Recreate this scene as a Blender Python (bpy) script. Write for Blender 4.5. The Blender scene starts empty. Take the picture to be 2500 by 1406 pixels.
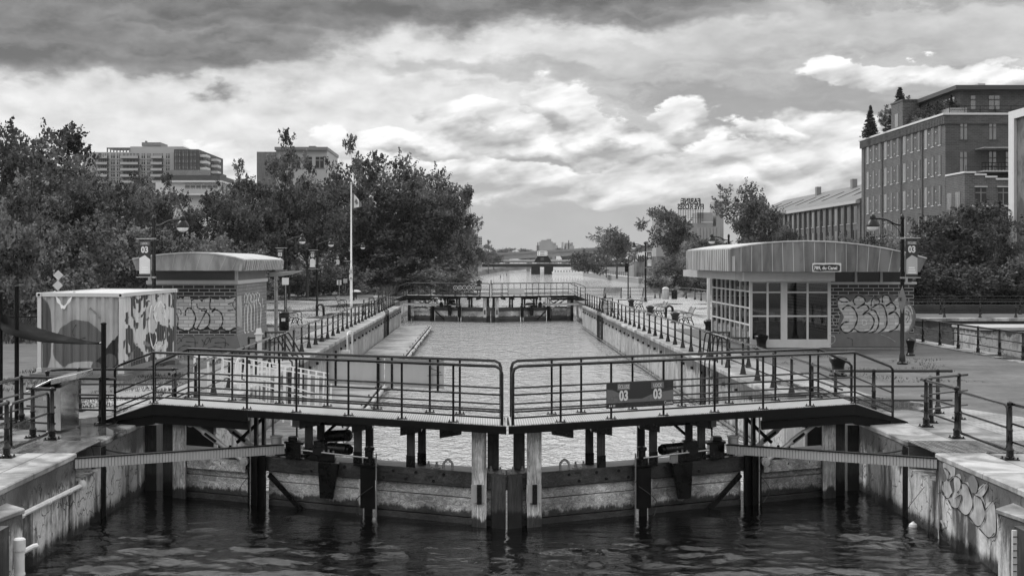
import bpy, math, random
import numpy as np
from mathutils import Vector, Matrix, noise as mnoise
R = math.radians
SC = bpy.context.scene
COL = SC.collection
random.seed(7)

# ------------------------------------------------------------------ camera
F = 3472.0                      # focal length in photograph pixels (50 mm lens)
CX, HY, CZ = 1180.0, 637.0, 3.5 # vanishing point of the lock axis, eye height
cam = bpy.data.cameras.new("camera")
cam.lens = 50; cam.sensor_width = 36
cam.shift_x = (1250 - CX) / 2500; cam.shift_y = -(703 - HY) / 2500
cam.clip_start = 0.1; cam.clip_end = 6000
camo = bpy.data.objects.new("camera", cam); COL.objects.link(camo)
camo.location = (0, 0, CZ); camo.rotation_euler = (R(90), 0, 0)
SC.camera = camo
SC.view_settings.view_transform = 'Standard'; SC.view_settings.look = 'None'
SC.view_settings.exposure = 0.55; SC.view_settings.gamma = 1.0
SC.cycles.max_bounces = 6; SC.cycles.diffuse_bounces = 3; SC.cycles.glossy_bounces = 4
SC.cycles.transmission_bounces = 4; SC.cycles.transparent_max_bounces = 8; SC.cycles.volume_bounces = 0
SC.cycles.use_denoising = True
SC.cycles.sample_clamp_indirect = 4.0

# ------------------------------------------------------------------ node helper
class NT:
    def __init__(s, nt): s.nt = nt; s.N = nt.nodes; s.L = nt.links
    def add(s, t, props=None, ins=None):
        n = s.N.new(t)
        for k, v in (props or {}).items(): setattr(n, k, v)
        for k, v in (ins or {}).items(): s.put(n.inputs[k], v)
        return n
    def put(s, sock, v):
        if isinstance(v, bpy.types.NodeSocket): s.L.new(v, sock)
        elif isinstance(v, bpy.types.Node): s.L.new(v.outputs[0], sock)
        else:
            if sock.type == 'RGBA' and isinstance(v, (int, float)): v = (v, v, v, 1)
            sock.default_value = v
    def m(s, op, a, b=0.0, c=None, clamp=False):
        n = s.N.new('ShaderNodeMath'); n.operation = op; n.use_clamp = clamp
        s.put(n.inputs[0], a); s.put(n.inputs[1], b)
        if c is not None: s.put(n.inputs[2], c)
        return n.outputs[0]
    def vm(s, op, a, b=None, out=0):
        n = s.N.new('ShaderNodeVectorMath'); n.operation = op
        s.put(n.inputs[0], a)
        if b is not None: s.put(n.inputs[1], b)
        return n.outputs[out]
    def mr(s, v, a, b, c=0.0, d=1.0, smooth=True):
        n = s.N.new('ShaderNodeMapRange'); n.interpolation_type = 'SMOOTHSTEP' if smooth else 'LINEAR'; n.clamp = True
        for i, x in enumerate((v, a, b, c, d)): s.put(n.inputs[i], x)
        return n.outputs[0]
    def mix(s, f, a, b):
        n = s.N.new('ShaderNodeMix'); n.data_type = 'FLOAT'; n.clamp_factor = True
        s.put(n.inputs[0], f); s.put(n.inputs[2], a); s.put(n.inputs[3], b)
        return n.outputs[0]
    def noise(s, vec, scale=5, detail=4, rough=.5, lac=2.0, dist=0.0):
        n = s.add('ShaderNodeTexNoise', None, {'Vector': vec, 'Scale': scale, 'Detail': detail, 'Roughness': rough, 'Lacunarity': lac, 'Distortion': dist})
        return n.outputs[0]
    def scale(s, vec, v): return s.vm('MULTIPLY', vec, v)
    def xyz(s, vec):
        n = s.add('ShaderNodeSeparateXYZ', None, {0: vec}); return n.outputs
    def comb(s, x=0.0, y=0.0, z=0.0): return s.add('ShaderNodeCombineXYZ', None, {0: x, 1: y, 2: z}).outputs[0]

# ------------------------------------------------------------------ world: nishita sky under broken cloud
SUN_EL, SUN_AZ = 46.0, -58.0     # azimuth measured from +Y (down the canal), negative = left
world = bpy.data.worlds.new("World"); SC.world = world; world.use_nodes = True
w = NT(world.node_tree); w.N.clear()
tc = w.add('ShaderNodeTexCoord')
D = tc.outputs['Generated']
sky = w.add('ShaderNodeTexSky', {'sky_type': 'NISHITA', 'sun_disc': False, 'sun_elevation': R(SUN_EL), 'sun_rotation': R(SUN_AZ), 'air_density': 1.0, 'dust_density': 2.0})
bw = w.add('ShaderNodeRGBToBW', None, {0: sky}).outputs[0]
dx, dy, dz = w.xyz(D)
az = w.m('ARCTAN2', dx, dy)
el = w.m('ARCSINE', w.m('MINIMUM', w.m('MAXIMUM', dz, -1.0), 1.0))
az1 = w.m('MULTIPLY', az, 10.0); el1 = w.m('MULTIPLY', el, 10.0)
P0 = w.comb(az1, el1, 0.0)
n_w = w.add('ShaderNodeTexNoise', None, {'Vector': w.scale(P0, (1.4, 2.6, 1)), 'Scale': 1.5, 'Detail': 7, 'Roughness': .58})
warp = w.vm('MULTIPLY', w.vm('SUBTRACT', n_w.outputs['Color'], (.5, .5, .5)), (1.0, .42, 0))
P = w.vm('ADD', P0, warp)
def blob(x, y, rx, ry, rot=0.0, amp=1.0, vec=None):
    a = math.atan((x - CX) / F); e = math.atan((HY - y) / F * math.cos(a))
    mp = w.add('ShaderNodeMapping', {'vector_type': 'TEXTURE'}, {0: vec or P, 1: (a * 10, e * 10, 0), 2: (0, 0, R(rot)), 3: (rx / F * 10, ry / F * 10, 1)})
    g = w.add('ShaderNodeTexGradient', {'gradient_type': 'SPHERICAL'}, {0: mp})
    return w.m('MULTIPLY', g.outputs[1], amp)
def blobs(lst):
    out = None
    for b in lst:
        g = blob(*b); out = g if out is None else w.m('MAXIMUM', out, g)
    return out
fb = w.noise(w.scale(P0, (1.2, 2.4, 1)), 2.2, 8, .56)
fb2 = w.noise(w.scale(P0, (1.8, 3.0, 1)), 3.6, 9, .56)
lo = w.noise(w.scale(P0, (1.5, 2.6, 1)), 2.6, 3, .5)
los = w.noise(w.scale(w.vm('ADD', P0, (.03, -.085, 0)), (1.5, 2.6, 1)), 2.6, 4, .5)
streak = w.noise(w.scale(P, (.55, 3.4, 1)), 2.0, 6, .55)
clear = w.mr(el, -.02, .13, .50, .31, False)
clear = w.m('MULTIPLY', clear, w.m('ADD', .86, w.m('MULTIPLY', w.m('MINIMUM', bw, 4.0), .035)))
clear = w.m('ADD', clear, w.m('MULTIPLY', w.m('SUBTRACT', fb, .5), .10))
# bright veil, left and centre
veil = blobs([(250, 300, 1500, 300, 0, 1.6), (620, 380, 900, 220, 0, 1.4), (1130, 130, 620, 150, 4, 1.5), (1380, 120, 620, 110, 4, 1.2), (950, 260, 900, 200, 0, 1.2), (1800, 110, 800, 120, 2, 1.0), (2300, 90, 700, 130, 0, 1.0)])
veil = w.mr(w.m('ADD', veil, w.m('MULTIPLY', w.m('SUBTRACT', streak, .5), .9)), .12, .80)
vs = w.m('ADD', .68, w.m('MULTIPLY', w.m('SUBTRACT', fb, .5), .30))
vs = w.m('ADD', vs, w.m('MULTIPLY', w.m('SUBTRACT', lo, los), .25))
vs = w.m('ADD', vs, w.m('MULTIPLY', w.m('SUBTRACT', streak, .5), .22))
L = w.mix(veil, clear, vs)
# grey stratus top right
st = blobs([(2000, 130, 1100, 140, 2, 1.2), (2350, 190, 620, 120, -3, 1.2), (1700, 170, 600, 60, 0, 1.1), (1250, 170, 620, 36, -2, 1.1)])
st = w.mr(w.m('ADD', st, w.m('MULTIPLY', w.m('SUBTRACT', streak, .5), 1.3)), .2, .95)
L = w.mix(w.m('MULTIPLY', st, .8), L, w.m('ADD', w.m('ADD', .40, w.m('MULTIPLY', w.m('SUBTRACT', streak, .5), .45)), w.m('MULTIPLY', w.m('SUBTRACT', fb, .5), .30)))
# cumulus banks: soft grey bases, lit shoulders
def cum(lst, edge, amp, top_, base_, seed, soft=.17, mx=.94):
    global L
    c = blobs(lst)
    Pr = w.add('ShaderNodeMapping', None, {0: P0, 2: (0, 0, R(-11))}).outputs[0]
    nn_ = w.noise(w.vm('ADD', w.scale(Pr, (.95, 2.9, 1)), (seed, 0, 0)), 2.3, 9, .56)
    a_ = w.mr(w.m('ADD', c, w.m('MULTIPLY', w.m('SUBTRACT', nn_, .5), amp)), edge, edge + soft)
    cu_ = blobs([(x + 6, y + 26, rx, ry, r_, am) for x, y, rx, ry, r_, am in lst])   # the same bank seen a little lower: bigger at the tops
    s1 = w.noise(w.vm('ADD', w.scale(w.vm('ADD', Pr, (-.04, .08, 0)), (.95, 2.9, 1)), (seed, 0, 0)), 2.3, 3.5, .5)
    s0 = w.noise(w.vm('ADD', w.scale(Pr, (.95, 2.9, 1)), (seed, 0, 0)), 2.3, 3.5, .5)
    sh = w.m('ADD', base_ + (top_ - base_) * .52, w.m('MULTIPLY', w.m('SUBTRACT', s0, s1), .85))
    sh = w.m('ADD', sh, w.m('MULTIPLY', w.m('SUBTRACT', c, cu_), (top_ - base_) * 1.5))
    sh = w.m('ADD', sh, w.m('MULTIPLY', w.m('SUBTRACT', nn_, .5), .30))
    sh = w.m('MINIMUM', w.m('MAXIMUM', sh, base_ * .8), .93)
    L = w.mix(w.m('MULTIPLY', a_, mx), L, sh)
cum([(1120, 420, 330, 95, -6, 1.3), (1420, 440, 460, 90, -6, 1.5), (1780, 430, 480, 90, -4, 1.5), (2060, 380, 320, 130, -14, 1.5), (1820, 385, 360, 80, -8, 1.3), (1330, 395, 420, 90, -8, 1.4), (1000, 390, 260, 80, -8, 1.2)], .36, .60, .76, .50, 3.0, .30)
cum([(1650, 292, 190, 80, 8, 1.5), (1490, 340, 300, 74, -8, 1.4), (1385, 270, 180, 96, -20, 1.5), (1210, 310, 300, 84, -14, 1.4), (1030, 345, 230, 60, -8, 1.2), (1890, 325, 170, 46, -12, 1.1), (1300, 350, 420, 60, -8, 1.3)], .40, .55, .78, .42, 8.0, .20)
cum([(820, 340, 105, 56, -8, 1.5), (540, 380, 100, 80, 10, 1.4), (930, 375, 150, 50, -6, 1.1)], .42, .50, .80, .60, 5.0, .3, .75)
cum([(2200, 185, 380, 60, -4, 1.4), (2440, 172, 200, 50, 0, 1.0)], .40, .7, .74, .5, 12.0)
# dark rain cloud along the top
dk = blobs([(150, 105, 860, 120, -3, 1.35), (560, 130, 480, 95, 8, 1.4), (420, 20, 1500, 100, 0, 1.35), (1150, 20, 1000, 95, 3, 1.3), (1500, -10, 1300, 75, 2, 1.2), (520, 228, 100, 32, 8, .75),
            (40, 130, 520, 100, 0, 1.3), (1480, 40, 600, 46, -2, 1.0)])
dka = w.mr(w.m('ADD', dk, w.m('MULTIPLY', w.m('SUBTRACT', streak, .5), .9)), .12, .95)
dks = w.m('ADD', .165, w.m('MULTIPLY', w.m('SUBTRACT', fb, .45), .16))
dks = w.m('ADD', dks, w.m('MULTIPLY', w.m('SUBTRACT', streak, .5), .28))
dks = w.m('ADD', dks, w.m('MULTIPLY', w.m('SUBTRACT', lo, los), .12))
L = w.mix(w.m('MULTIPLY', dka, .93), L, w.m('MAXIMUM', dks, .12))
# cloud overhead and behind the viewer: broken grey
far = w.m('MAXIMUM', w.mr(el, .22, .42), w.mr(w.m('ABSOLUTE', az), .55, .9))
gen = w.m('ADD', .92, w.m('MULTIPLY', w.m('SUBTRACT', w.noise(D, 2.4, 6, .6), .5), 1.1))
behind = w.m('MULTIPLY', w.mr(w.m('ABSOLUTE', az), 1.0, 1.7), w.mr(el, .10, .42, 1.0, 0.0))
gen = w.mix(behind, gen, .42)
L = w.mix(far, L, gen)
L = w.m('MULTIPLY', L, w.mix(far, .80, 1.0))
L = w.m('MULTIPLY', L, w.mr(dz, -.04, .0, .25, 1.0))
bg = w.add('ShaderNodeBackground', None, {0: w.comb(L, L, L), 1: 1.0})
w.L.new(bg.outputs[0], w.add('ShaderNodeOutputWorld').inputs[0])

sun = bpy.data.lights.new("sun", 'SUN'); sun.energy = 1.5; sun.angle = R(28); sun.color = (1, 1, 1)
suno = bpy.data.objects.new("sun", sun); COL.objects.link(suno)
_d = Vector((math.sin(R(SUN_AZ)) * math.cos(R(SUN_EL)), math.cos(R(SUN_AZ)) * math.cos(R(SUN_EL)), math.sin(R(SUN_EL))))
suno.rotation_euler = _d.to_track_quat('Z', 'Y').to_euler(); suno.location = (-20, 40, 60)

# ------------------------------------------------------------------ materials
def newmat(name):
    m = bpy.data.materials.new(name); m.use_nodes = True
    n = NT(m.node_tree); n.N.clear()
    out = n.add('ShaderNodeOutputMaterial'); b = n.add('ShaderNodeBsdfPrincipled')
    n.L.new(b.outputs[0], out.inputs[0]); n.b = b; n.out = out
    n.pos = n.add('ShaderNodeNewGeometry').outputs['Position']
    n.obj = n.add('ShaderNodeTexCoord').outputs['Object']
    return m, n
def finish(n, col=None, rough=None, height=None, dist=.02, strength=1.0, metal=0.0, spec=.5):
    if col is not None:
        if isinstance(col, bpy.types.NodeSocket): n.put(n.b.inputs['Base Color'], n.comb(col, col, col))
        else: n.put(n.b.inputs['Base Color'], float(col))
    if rough is not None: n.put(n.b.inputs['Roughness'], rough)
    n.b.inputs['Metallic'].default_value = metal
    n.b.inputs['Specular IOR Level'].default_value = spec
    if height is not None:
        bp = n.add('ShaderNodeBump', None, {'Strength': strength, 'Distance': dist, 'Height': height})
        n.L.new(bp.outputs[0], n.b.inputs['Normal'])
def simple(name, c, rough=.6, metal=0.0, var=.25, sc=3.0, bump=.004, spec=.5, rv=.15):
    m, n = newmat(name)
    a = n.noise(n.obj, sc, 6, .6); b = n.noise(n.scale(n.obj, (1, 1, .25)), sc * 5, 4, .6)
    f = n.m('ADD', n.m('MULTIPLY', a, .65), n.m('MULTIPLY', b, .35))
    col = n.m('MULTIPLY', c, n.mr(f, .25, .75, 1 - var, 1 + var, False))
    finish(n, col, n.mr(a, .3, .7, max(.03, rough - rv), min(1, rough + rv), False), b, bump, 1, metal, spec)
    return m
M = {}
M['black'] = simple('black_paint', .005, .30, 0, .5, 6, .002, .3)
M['blackmat'] = simple('dark_steel', .006, .5, 0, .6, 4, .004, .12)
M['rail'] = simple('wet_rail_paint', .003, .16, 0, .4, 8, .001, .42, .05)
M['steel'] = simple('galvanised_steel', .34, .33, .75, .25, 5, .002)
M['polish'] = simple('polished_steel', .62, .2, .95, .15, 3, .003, .5, .08)
M['zinc'] = simple('grey_metal_paint', .40, .42, .1, .12, 1.5, .003)
M['white'] = simple('white_paint', .74, .4, 0, .1, 2, .002)
M['offwhite'] = simple('offwhite_frame', .56, .4, 0, .1, 2, .002)
M['pvc'] = simple('pvc_pipe', .62, .45, 0, .22, 5, .003)
M['mid'] = simple('grey_paint', .16, .5, 0, .2, 3, .003)
M['darkgrey'] = simple('dark_grey_paint', .06, .5, 0, .2, 3, .003)
M['bark'] = simple('bark', .05, .9, 0, .5, 3, .05)
M['cloth'] = simple('dark_canvas', .02, .6, 0, .5, 3, .01)
M['skin'] = simple('skin', .32, .5, 0, .05, 4, .001)
M['pipe'] = simple('brown_pipe', .05, .6, 0, .2, 2, .0)
M['rubber'] = simple('rubber', .03, .6, 0, .2, 4, .002)
M['lampglass'] = simple('lamp_glass', .75, .12, 0, .05, 4, .0)
M['signdark'] = simple('sign_dark', .022, .35, 0, .15, 2, .0)
M['signmid'] = simple('sign_mid', .13, .35, 0, .15, 2, .0)
M['signlight'] = simple('sign_light', .62, .4, 0, .1, 2, .0)
M['spray_light'] = simple('spray_light', .38, .5, 0, .7, 3.0, .0)
M['spray_mid'] = simple('spray_mid', .20, .5, 0, .3, 2.2, .0)
M['spray_dark'] = simple('spray_dark', .012, .5, 0, .2, 3, .0)
M['spray_white'] = simple('spray_white', .8, .5, 0, .12, 3, .0)
M['awning'] = simple('sail_cloth', .004, .8, 0, .4, 2, .004, .1)
M['rock'] = simple('rock', .12, .8, 0, .5, 2, .1)

def leafmat(name, c):
    m, n = newmat(name)
    g = n.add('ShaderNodeNewGeometry').outputs['Random Per Island']
    a = n.noise(n.pos, .55, 3, .6)  # noise paints lit and shaded clumps into the leaf colour
    col = n.m('MULTIPLY', c, n.m('ADD', n.m('MULTIPLY', g, .8), n.mr(a, .40, .60, .05, 1.25)))
    finish(n, col, .5, None, spec=.2)
    tr = n.add('ShaderNodeBsdfTranslucent', None, {0: n.comb(col, col, col)})
    mx = n.add('ShaderNodeMixShader', None, {0: .25}); n.L.new(n.b.outputs[0], mx.inputs[1]); n.L.new(tr.outputs[0], mx.inputs[2])
    n.L.new(mx.outputs[0], n.out.inputs[0])
    return m
M['leaf'] = leafmat('foliage_mid', .110)
M['leafd'] = leafmat('foliage_dark', .072)
M['leafl'] = leafmat('foliage_light', .150)
M['needle'] = leafmat('needles', .030)
M['grass'] = leafmat('grass_blades', .10)

def wallmat(name, c, dark=.35, lo=-1.25, joints=False):
    m, n = newmat(name)
    p = n.pos; x, y, z = n.xyz(p)
    runs = n.noise(n.scale(p, (1.6, 1.6, .28)), 1.5, 9, .70)
    blot = n.noise(p, .55, 6, .6, dist=.6)
    fine = n.noise(p, 14, 5, .65)
    crack = n.add('ShaderNodeTexVoronoi', {'feature': 'DISTANCE_TO_EDGE'}, {'Vector': n.vm('ADD', p, n.vm('MULTIPLY', n.add('ShaderNodeTexNoise', None, {'Vector': p, 'Scale': 2.0, 'Detail': 4}).outputs['Color'], (.9, .9, .9))), 'Scale': 1.7}).outputs[0]
    ck = n.mr(crack, .0, .03, .12, 1.0)
    ck = n.mix(n.mr(blot, .40, .50), 1.0, ck)
    f = n.mr(n.m('ADD', n.m('MULTIPLY', runs, .6), n.m('MULTIPLY', blot, .4)), .42, .54)
    col = n.mix(f, c * dark, c * 1.15)
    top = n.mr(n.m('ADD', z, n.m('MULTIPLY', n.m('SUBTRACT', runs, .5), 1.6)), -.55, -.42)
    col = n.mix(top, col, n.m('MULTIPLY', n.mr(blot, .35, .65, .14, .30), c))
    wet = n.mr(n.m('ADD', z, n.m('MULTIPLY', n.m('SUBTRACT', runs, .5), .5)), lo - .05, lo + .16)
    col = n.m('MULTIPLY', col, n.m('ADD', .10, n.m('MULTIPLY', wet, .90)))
    col = n.m('MULTIPLY', n.m('MULTIPLY', col, ck), n.mr(fine, .3, .7, .8, 1.15, False))
    finish(n, col, n.mix(wet, .2, n.mr(runs, .3, .7, .3, .75, False)), n.m('ADD', n.m('MULTIPLY', fine, .3), n.m('ADD', runs, n.m('MULTIPLY', ck, .4))), .025)
    return m
M['lockwall'] = wallmat('old_concrete_wall', .52, .16, -1.36)
M['chwall'] = wallmat('chamber_concrete', .34, .5, -1.62)
M['darkwall'] = wallmat('dark_basin_concrete', .10, .4, -2.2)
M['pier'] = wallmat('pale_concrete', .40, .55, -2.3)

def wood(name, c, axis, wetz=None, contrast=.6, wetc=.12):
    m, n = newmat(name)
    p = n.obj if axis != 'w' else n.pos
    s = {'x': (.5, 7, 7), 'y': (7, .5, 7), 'z': (8, 8, .6)}[axis]
    q = n.scale(p, s)
    g = n.noise(q, 1.5, 8, .62, dist=1.5); g2 = n.noise(n.scale(q, (1, 1, 1)), 7, 4, .6)
    st = n.noise(p, .8, 5, .6)
    f = n.m('ADD', n.m('MULTIPLY', g, .55), n.m('ADD', n.m('MULTIPLY', g2, .25), n.m('MULTIPLY', st, .2)))
    lines = n.mr(n.m('SINE', n.m('MULTIPLY', g, 46.0)), -1.0, -.2, .45, 1.0)
    col = n.m('MULTIPLY', n.m('MULTIPLY', c, lines), n.mr(f, .38, .64, 1 - contrast, 1 + contrast * .6, False))
    col = n.m('MULTIPLY', col, n.mr(st, .38, .6, .5, 1.1))
    if wetz is not None:
        z = n.xyz(n.pos)[2]
        wt = n.mr(n.m('ADD', z, n.m('MULTIPLY', n.m('SUBTRACT', n.noise(n.scale(n.pos, (1.4, 1.4, .25)), 2.6, 9, .78), .5), .55)), wetz - .03, wetz + .05)
        col = n.m('MULTIPLY', col, n.m('ADD', wetc, n.m('MULTIPLY', wt, 1 - wetc)))
    finish(n, col, n.mr(g, .3, .7, .35, .7, False), n.m('ADD', g, n.m('MULTIPLY', g2, .3)), .012)
    return m
M['plank'] = wood('weathered_planks', .58, 'x', -1.27, .65, .10)
M['beam'] = wood('dark_wet_timber', .06, 'x', None, .95)
M['post'] = wood('weathered_post', .66, 'z', -1.32, .7, .08)
M['postd'] = wood('dark_post', .06, 'z', -1.2, .7)
M['dock'] = wood('dock_boards', .36, 'x', None, .35)
M['bench'] = wood('bench_slats', .36, 'y', None, .3)

def corr(name, c, dirt=.35):
    m, n = newmat(name)
    a = n.noise(n.scale(n.pos, (1.6, 1.6, .22)), 1.4, 7, .62); b = n.noise(n.pos, .7, 5, .6)
    col = n.m('MULTIPLY', c, n.m('ADD', n.mr(a, .35, .65, 1 - dirt, 1.1), n.m('MULTIPLY', n.m('SUBTRACT', b, .5), .3)))
    finish(n, col, n.mr(b, .3, .7, .35, .6), a, .004, 1, .15)
    return m
M['fascia'] = corr('zinc_cladding', .40)
M['fasciad'] = corr('zinc_cladding_dark', .21, .45)
M['roofm'] = corr('roof_sheet', .50, .2)

def brick(name, c1, c2, mortar, bw_=.22, rh=.075, ms=.012, rough=.75):
    m, n = newmat(name)
    x, y, z = n.xyz(n.pos)
    v = n.comb(n.m('ADD', x, y), z, 0.0)
    bt = n.add('ShaderNodeTexBrick', {'offset': .5}, {'Vector': v, 'Color1': c1, 'Color2': c2, 'Mortar': mortar, 'Scale': 1.0, 'Mortar Size': ms, 'Brick Width': bw_, 'Row Height': rh, 'Bias': -.1})
    b = n.add('ShaderNodeRGBToBW', None, {0: bt.outputs[0]}).outputs[0]
    a = n.noise(n.pos, .6, 6, .6)
    col = n.m('MULTIPLY', b, n.mr(a, .3, .7, .75, 1.2, False))
    finish(n, col, rough, bt.outputs[1], -.008)
    return m
M['brickd'] = brick('dark_brick', .020, .042, .30, .40, .135, .018)
M['brickl'] = brick('pale_side_brick', .20, .27, .14, .40, .135, .014)  # paler brick for the hut's side wall
M['brickf'] = brick('old_red_brick', .048, .09, .13, .6, .22, .03)
M['brickf2'] = brick('old_brick_darker', .045, .075, .09, .6, .22, .03)
M['base'] = simple('painted_concrete_base', .13, .55, 0, .35, 1.2, .01)
M['concrete'] = simple('concrete', .36, .6, 0, .25, 1.0, .01)
M['farbridge'] = simple('far_concrete', .20, .8, 0, .2, .1, .0)
M['glassd'] = simple('dark_window', .015, .08, 0, .3, .3, .0, .4, .03)
M['glassl'] = simple('bright_window', .22, .06, .7, .35, .3, .0, .9, .03)
M['rooftile'] = simple('slate_roof', .11, .55, 0, .25, .5, .0)
M['condo'] = simple('pale_render', .34, .7, 0, .1, .2, .0)
M['condod'] = simple('dark_cladding', .05, .6, 0, .2, .2, .0)
M['silo'] = simple('silo_concrete', .26, .8, 0, .15, .1, .0)

# glass you can see through
m, n = newmat('clear_glass'); M['glass'] = m
gl = n.add('ShaderNodeBsdfGlossy', None, {0: .9, 'Roughness': .02}); tr = n.add('ShaderNodeBsdfTransparent', None, {0: .6})
fr = n.add('ShaderNodeFresnel', None, {'IOR': 1.7})
mx = n.add('ShaderNodeMixShader', None, {0: n.m('MULTIPLY', fr.outputs[0], 1.0)}); n.L.new(tr.outputs[0], mx.inputs[1]); n.L.new(gl.outputs[0], mx.inputs[2]); n.L.new(mx.outputs[0], n.out.inputs[0])

def ground(name, c, rough, kind='gravel', puddle=0.0, var=.3):
    m, n = newmat(name); p = n.pos
    a = n.noise(p, .25, 6, .6); b = n.noise(p, 9, 5, .7); c3 = n.noise(p, 45, 3, .7)
    h = n.m('ADD', n.m('MULTIPLY', b, .4), n.m('MULTIPLY', c3, .6))
    if kind == 'gravel': h = n.m('ADD', n.m('MULTIPLY', h, .5), n.m('MULTIPLY', n.noise(n.scale(p, (1, .35, 1)), 5.0, 6, .8), .5))
    col = n.m('MULTIPLY', n.m('MULTIPLY', c, n.mr(a, .3, .7, 1 - var, 1 + var, False)), n.mr(h, .35, .65, .62 if kind != 'smooth' else .85, 1.35 if kind != 'smooth' else 1.1, False))
    col = n.m('MULTIPLY', col, n.mr(n.noise(p, .9, 7, .7, dist=.5), .35, .65, .68, 1.25, False))
    r = n.mr(b, .3, .7, rough - .1, rough + .1, False)
    if kind == 'paver':
        bt = n.add('ShaderNodeTexBrick', {'offset': .5}, {'Vector': p, 'Color1': .8, 'Color2': 1.1, 'Mortar': .35, 'Scale': 1.0, 'Mortar Size': .012, 'Brick Width': .34, 'Row Height': .17})
        t = n.add('ShaderNodeRGBToBW', None, {0: bt.outputs[0]}).outputs[0]
        col = n.m('MULTIPLY', col, t); h = n.m('SUBTRACT', n.m('MULTIPLY', h, .3), n.m('MULTIPLY', bt.outputs[1], .8))
    if kind == 'smooth' and name != 'wet_asphalt':
        bt = n.add('ShaderNodeTexBrick', {'offset': 0.0}, {'Vector': n.vm('ADD', p, (.35, .9, 0)), 'Color1': .85, 'Color2': 1.1, 'Mortar': .25, 'Scale': 1.0, 'Mortar Size': .012, 'Brick Width': 1.9, 'Row Height': 2.7})
        t = n.add('ShaderNodeRGBToBW', None, {0: bt.outputs[0]}).outputs[0]
        blot = n.mr(n.noise(p, .9, 6, .65, dist=.8), .38, .62, .55, 1.15)
        col = n.m('MULTIPLY', n.m('MULTIPLY', col, t), blot); h = n.m('SUBTRACT', n.m('MULTIPLY', h, .5), bt.outputs[1])
    if puddle > 0:
        pd = n.mr(n.noise(n.scale(p, (1, .55, 1)), .16, 5, .55), .62 - puddle * .2, .66 - puddle * .2)
        r = n.mix(pd, r, .05); col = n.mix(pd, col, n.m('MULTIPLY', col, .35)); h = n.mix(pd, h, .55)
    finish(n, col, r, h, .012)
    return m
M['land'] = ground('gravel_and_turf', .095, .8)
M['turf'] = ground('turf', .085, .9)
M['path'] = ground('wet_asphalt', .36, .26, 'smooth', .35)
M['slab'] = ground('wet_slab', .27, .42, 'smooth', .35)
M['coping'] = ground('coping', .36, .42, 'smooth', .2)
M['paver'] = ground('pavers', .30, .5, 'paver', .15)
m, n = newmat('ribbed_plate'); M['ribbed'] = m
x_, y_, z_ = n.xyz(n.pos)
rb = n.m('SINE', n.m('MULTIPLY', x_, 90.0)); nn = n.noise(n.scale(n.pos, (6, 1, 1)), 1.2, 4, .6)
finish(n, n.mr(nn, .4, .6, .08, .26), .22, rb, .006, 1, .5)
m, n = newmat('deck_grating'); M['grating'] = m
x_, y_, z_ = n.xyz(n.pos)
gr = n.m('MULTIPLY', n.mr(n.m('SINE', n.m('MULTIPLY', x_, 140.0)), -.3, .3), n.mr(n.m('SINE', n.m('MULTIPLY', y_, 60.0)), -.9, -.5))
finish(n, n.mix(gr, .30, .70), .32, gr, .004, 1, .3)

def water(name, sc1, sc2, amp, dist, depthcol=.010, rough=.02, aniso=(1, 1, 1)):
    m, n = newmat(name); p = n.scale(n.pos, aniso)
    a = n.noise(p, sc1, 3, .5, dist=.6); b = n.noise(p, sc2, 3, .55, dist=.4); c = n.noise(p, sc2 * 3.1, 2, .5)
    h = n.m('ADD', n.m('MULTIPLY', a, 1.0), n.m('ADD', n.m('MULTIPLY', b, amp), n.m('MULTIPLY', c, amp * .35)))
    finish(n, depthcol, rough, h, dist, 1, 0, .5)
    n.b.inputs['IOR'].default_value = 1.333
    return m
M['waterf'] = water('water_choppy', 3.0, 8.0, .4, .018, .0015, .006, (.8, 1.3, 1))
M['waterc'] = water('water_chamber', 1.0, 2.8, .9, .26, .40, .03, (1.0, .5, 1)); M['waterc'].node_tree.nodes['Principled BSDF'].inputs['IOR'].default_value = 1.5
M['waterfar'] = water('water_far', .35, 1.0, .8, .40, .50, .04, (.9, .35, 1)); M['waterfar'].node_tree.nodes['Principled BSDF'].inputs['IOR'].default_value = 1.5

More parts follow.
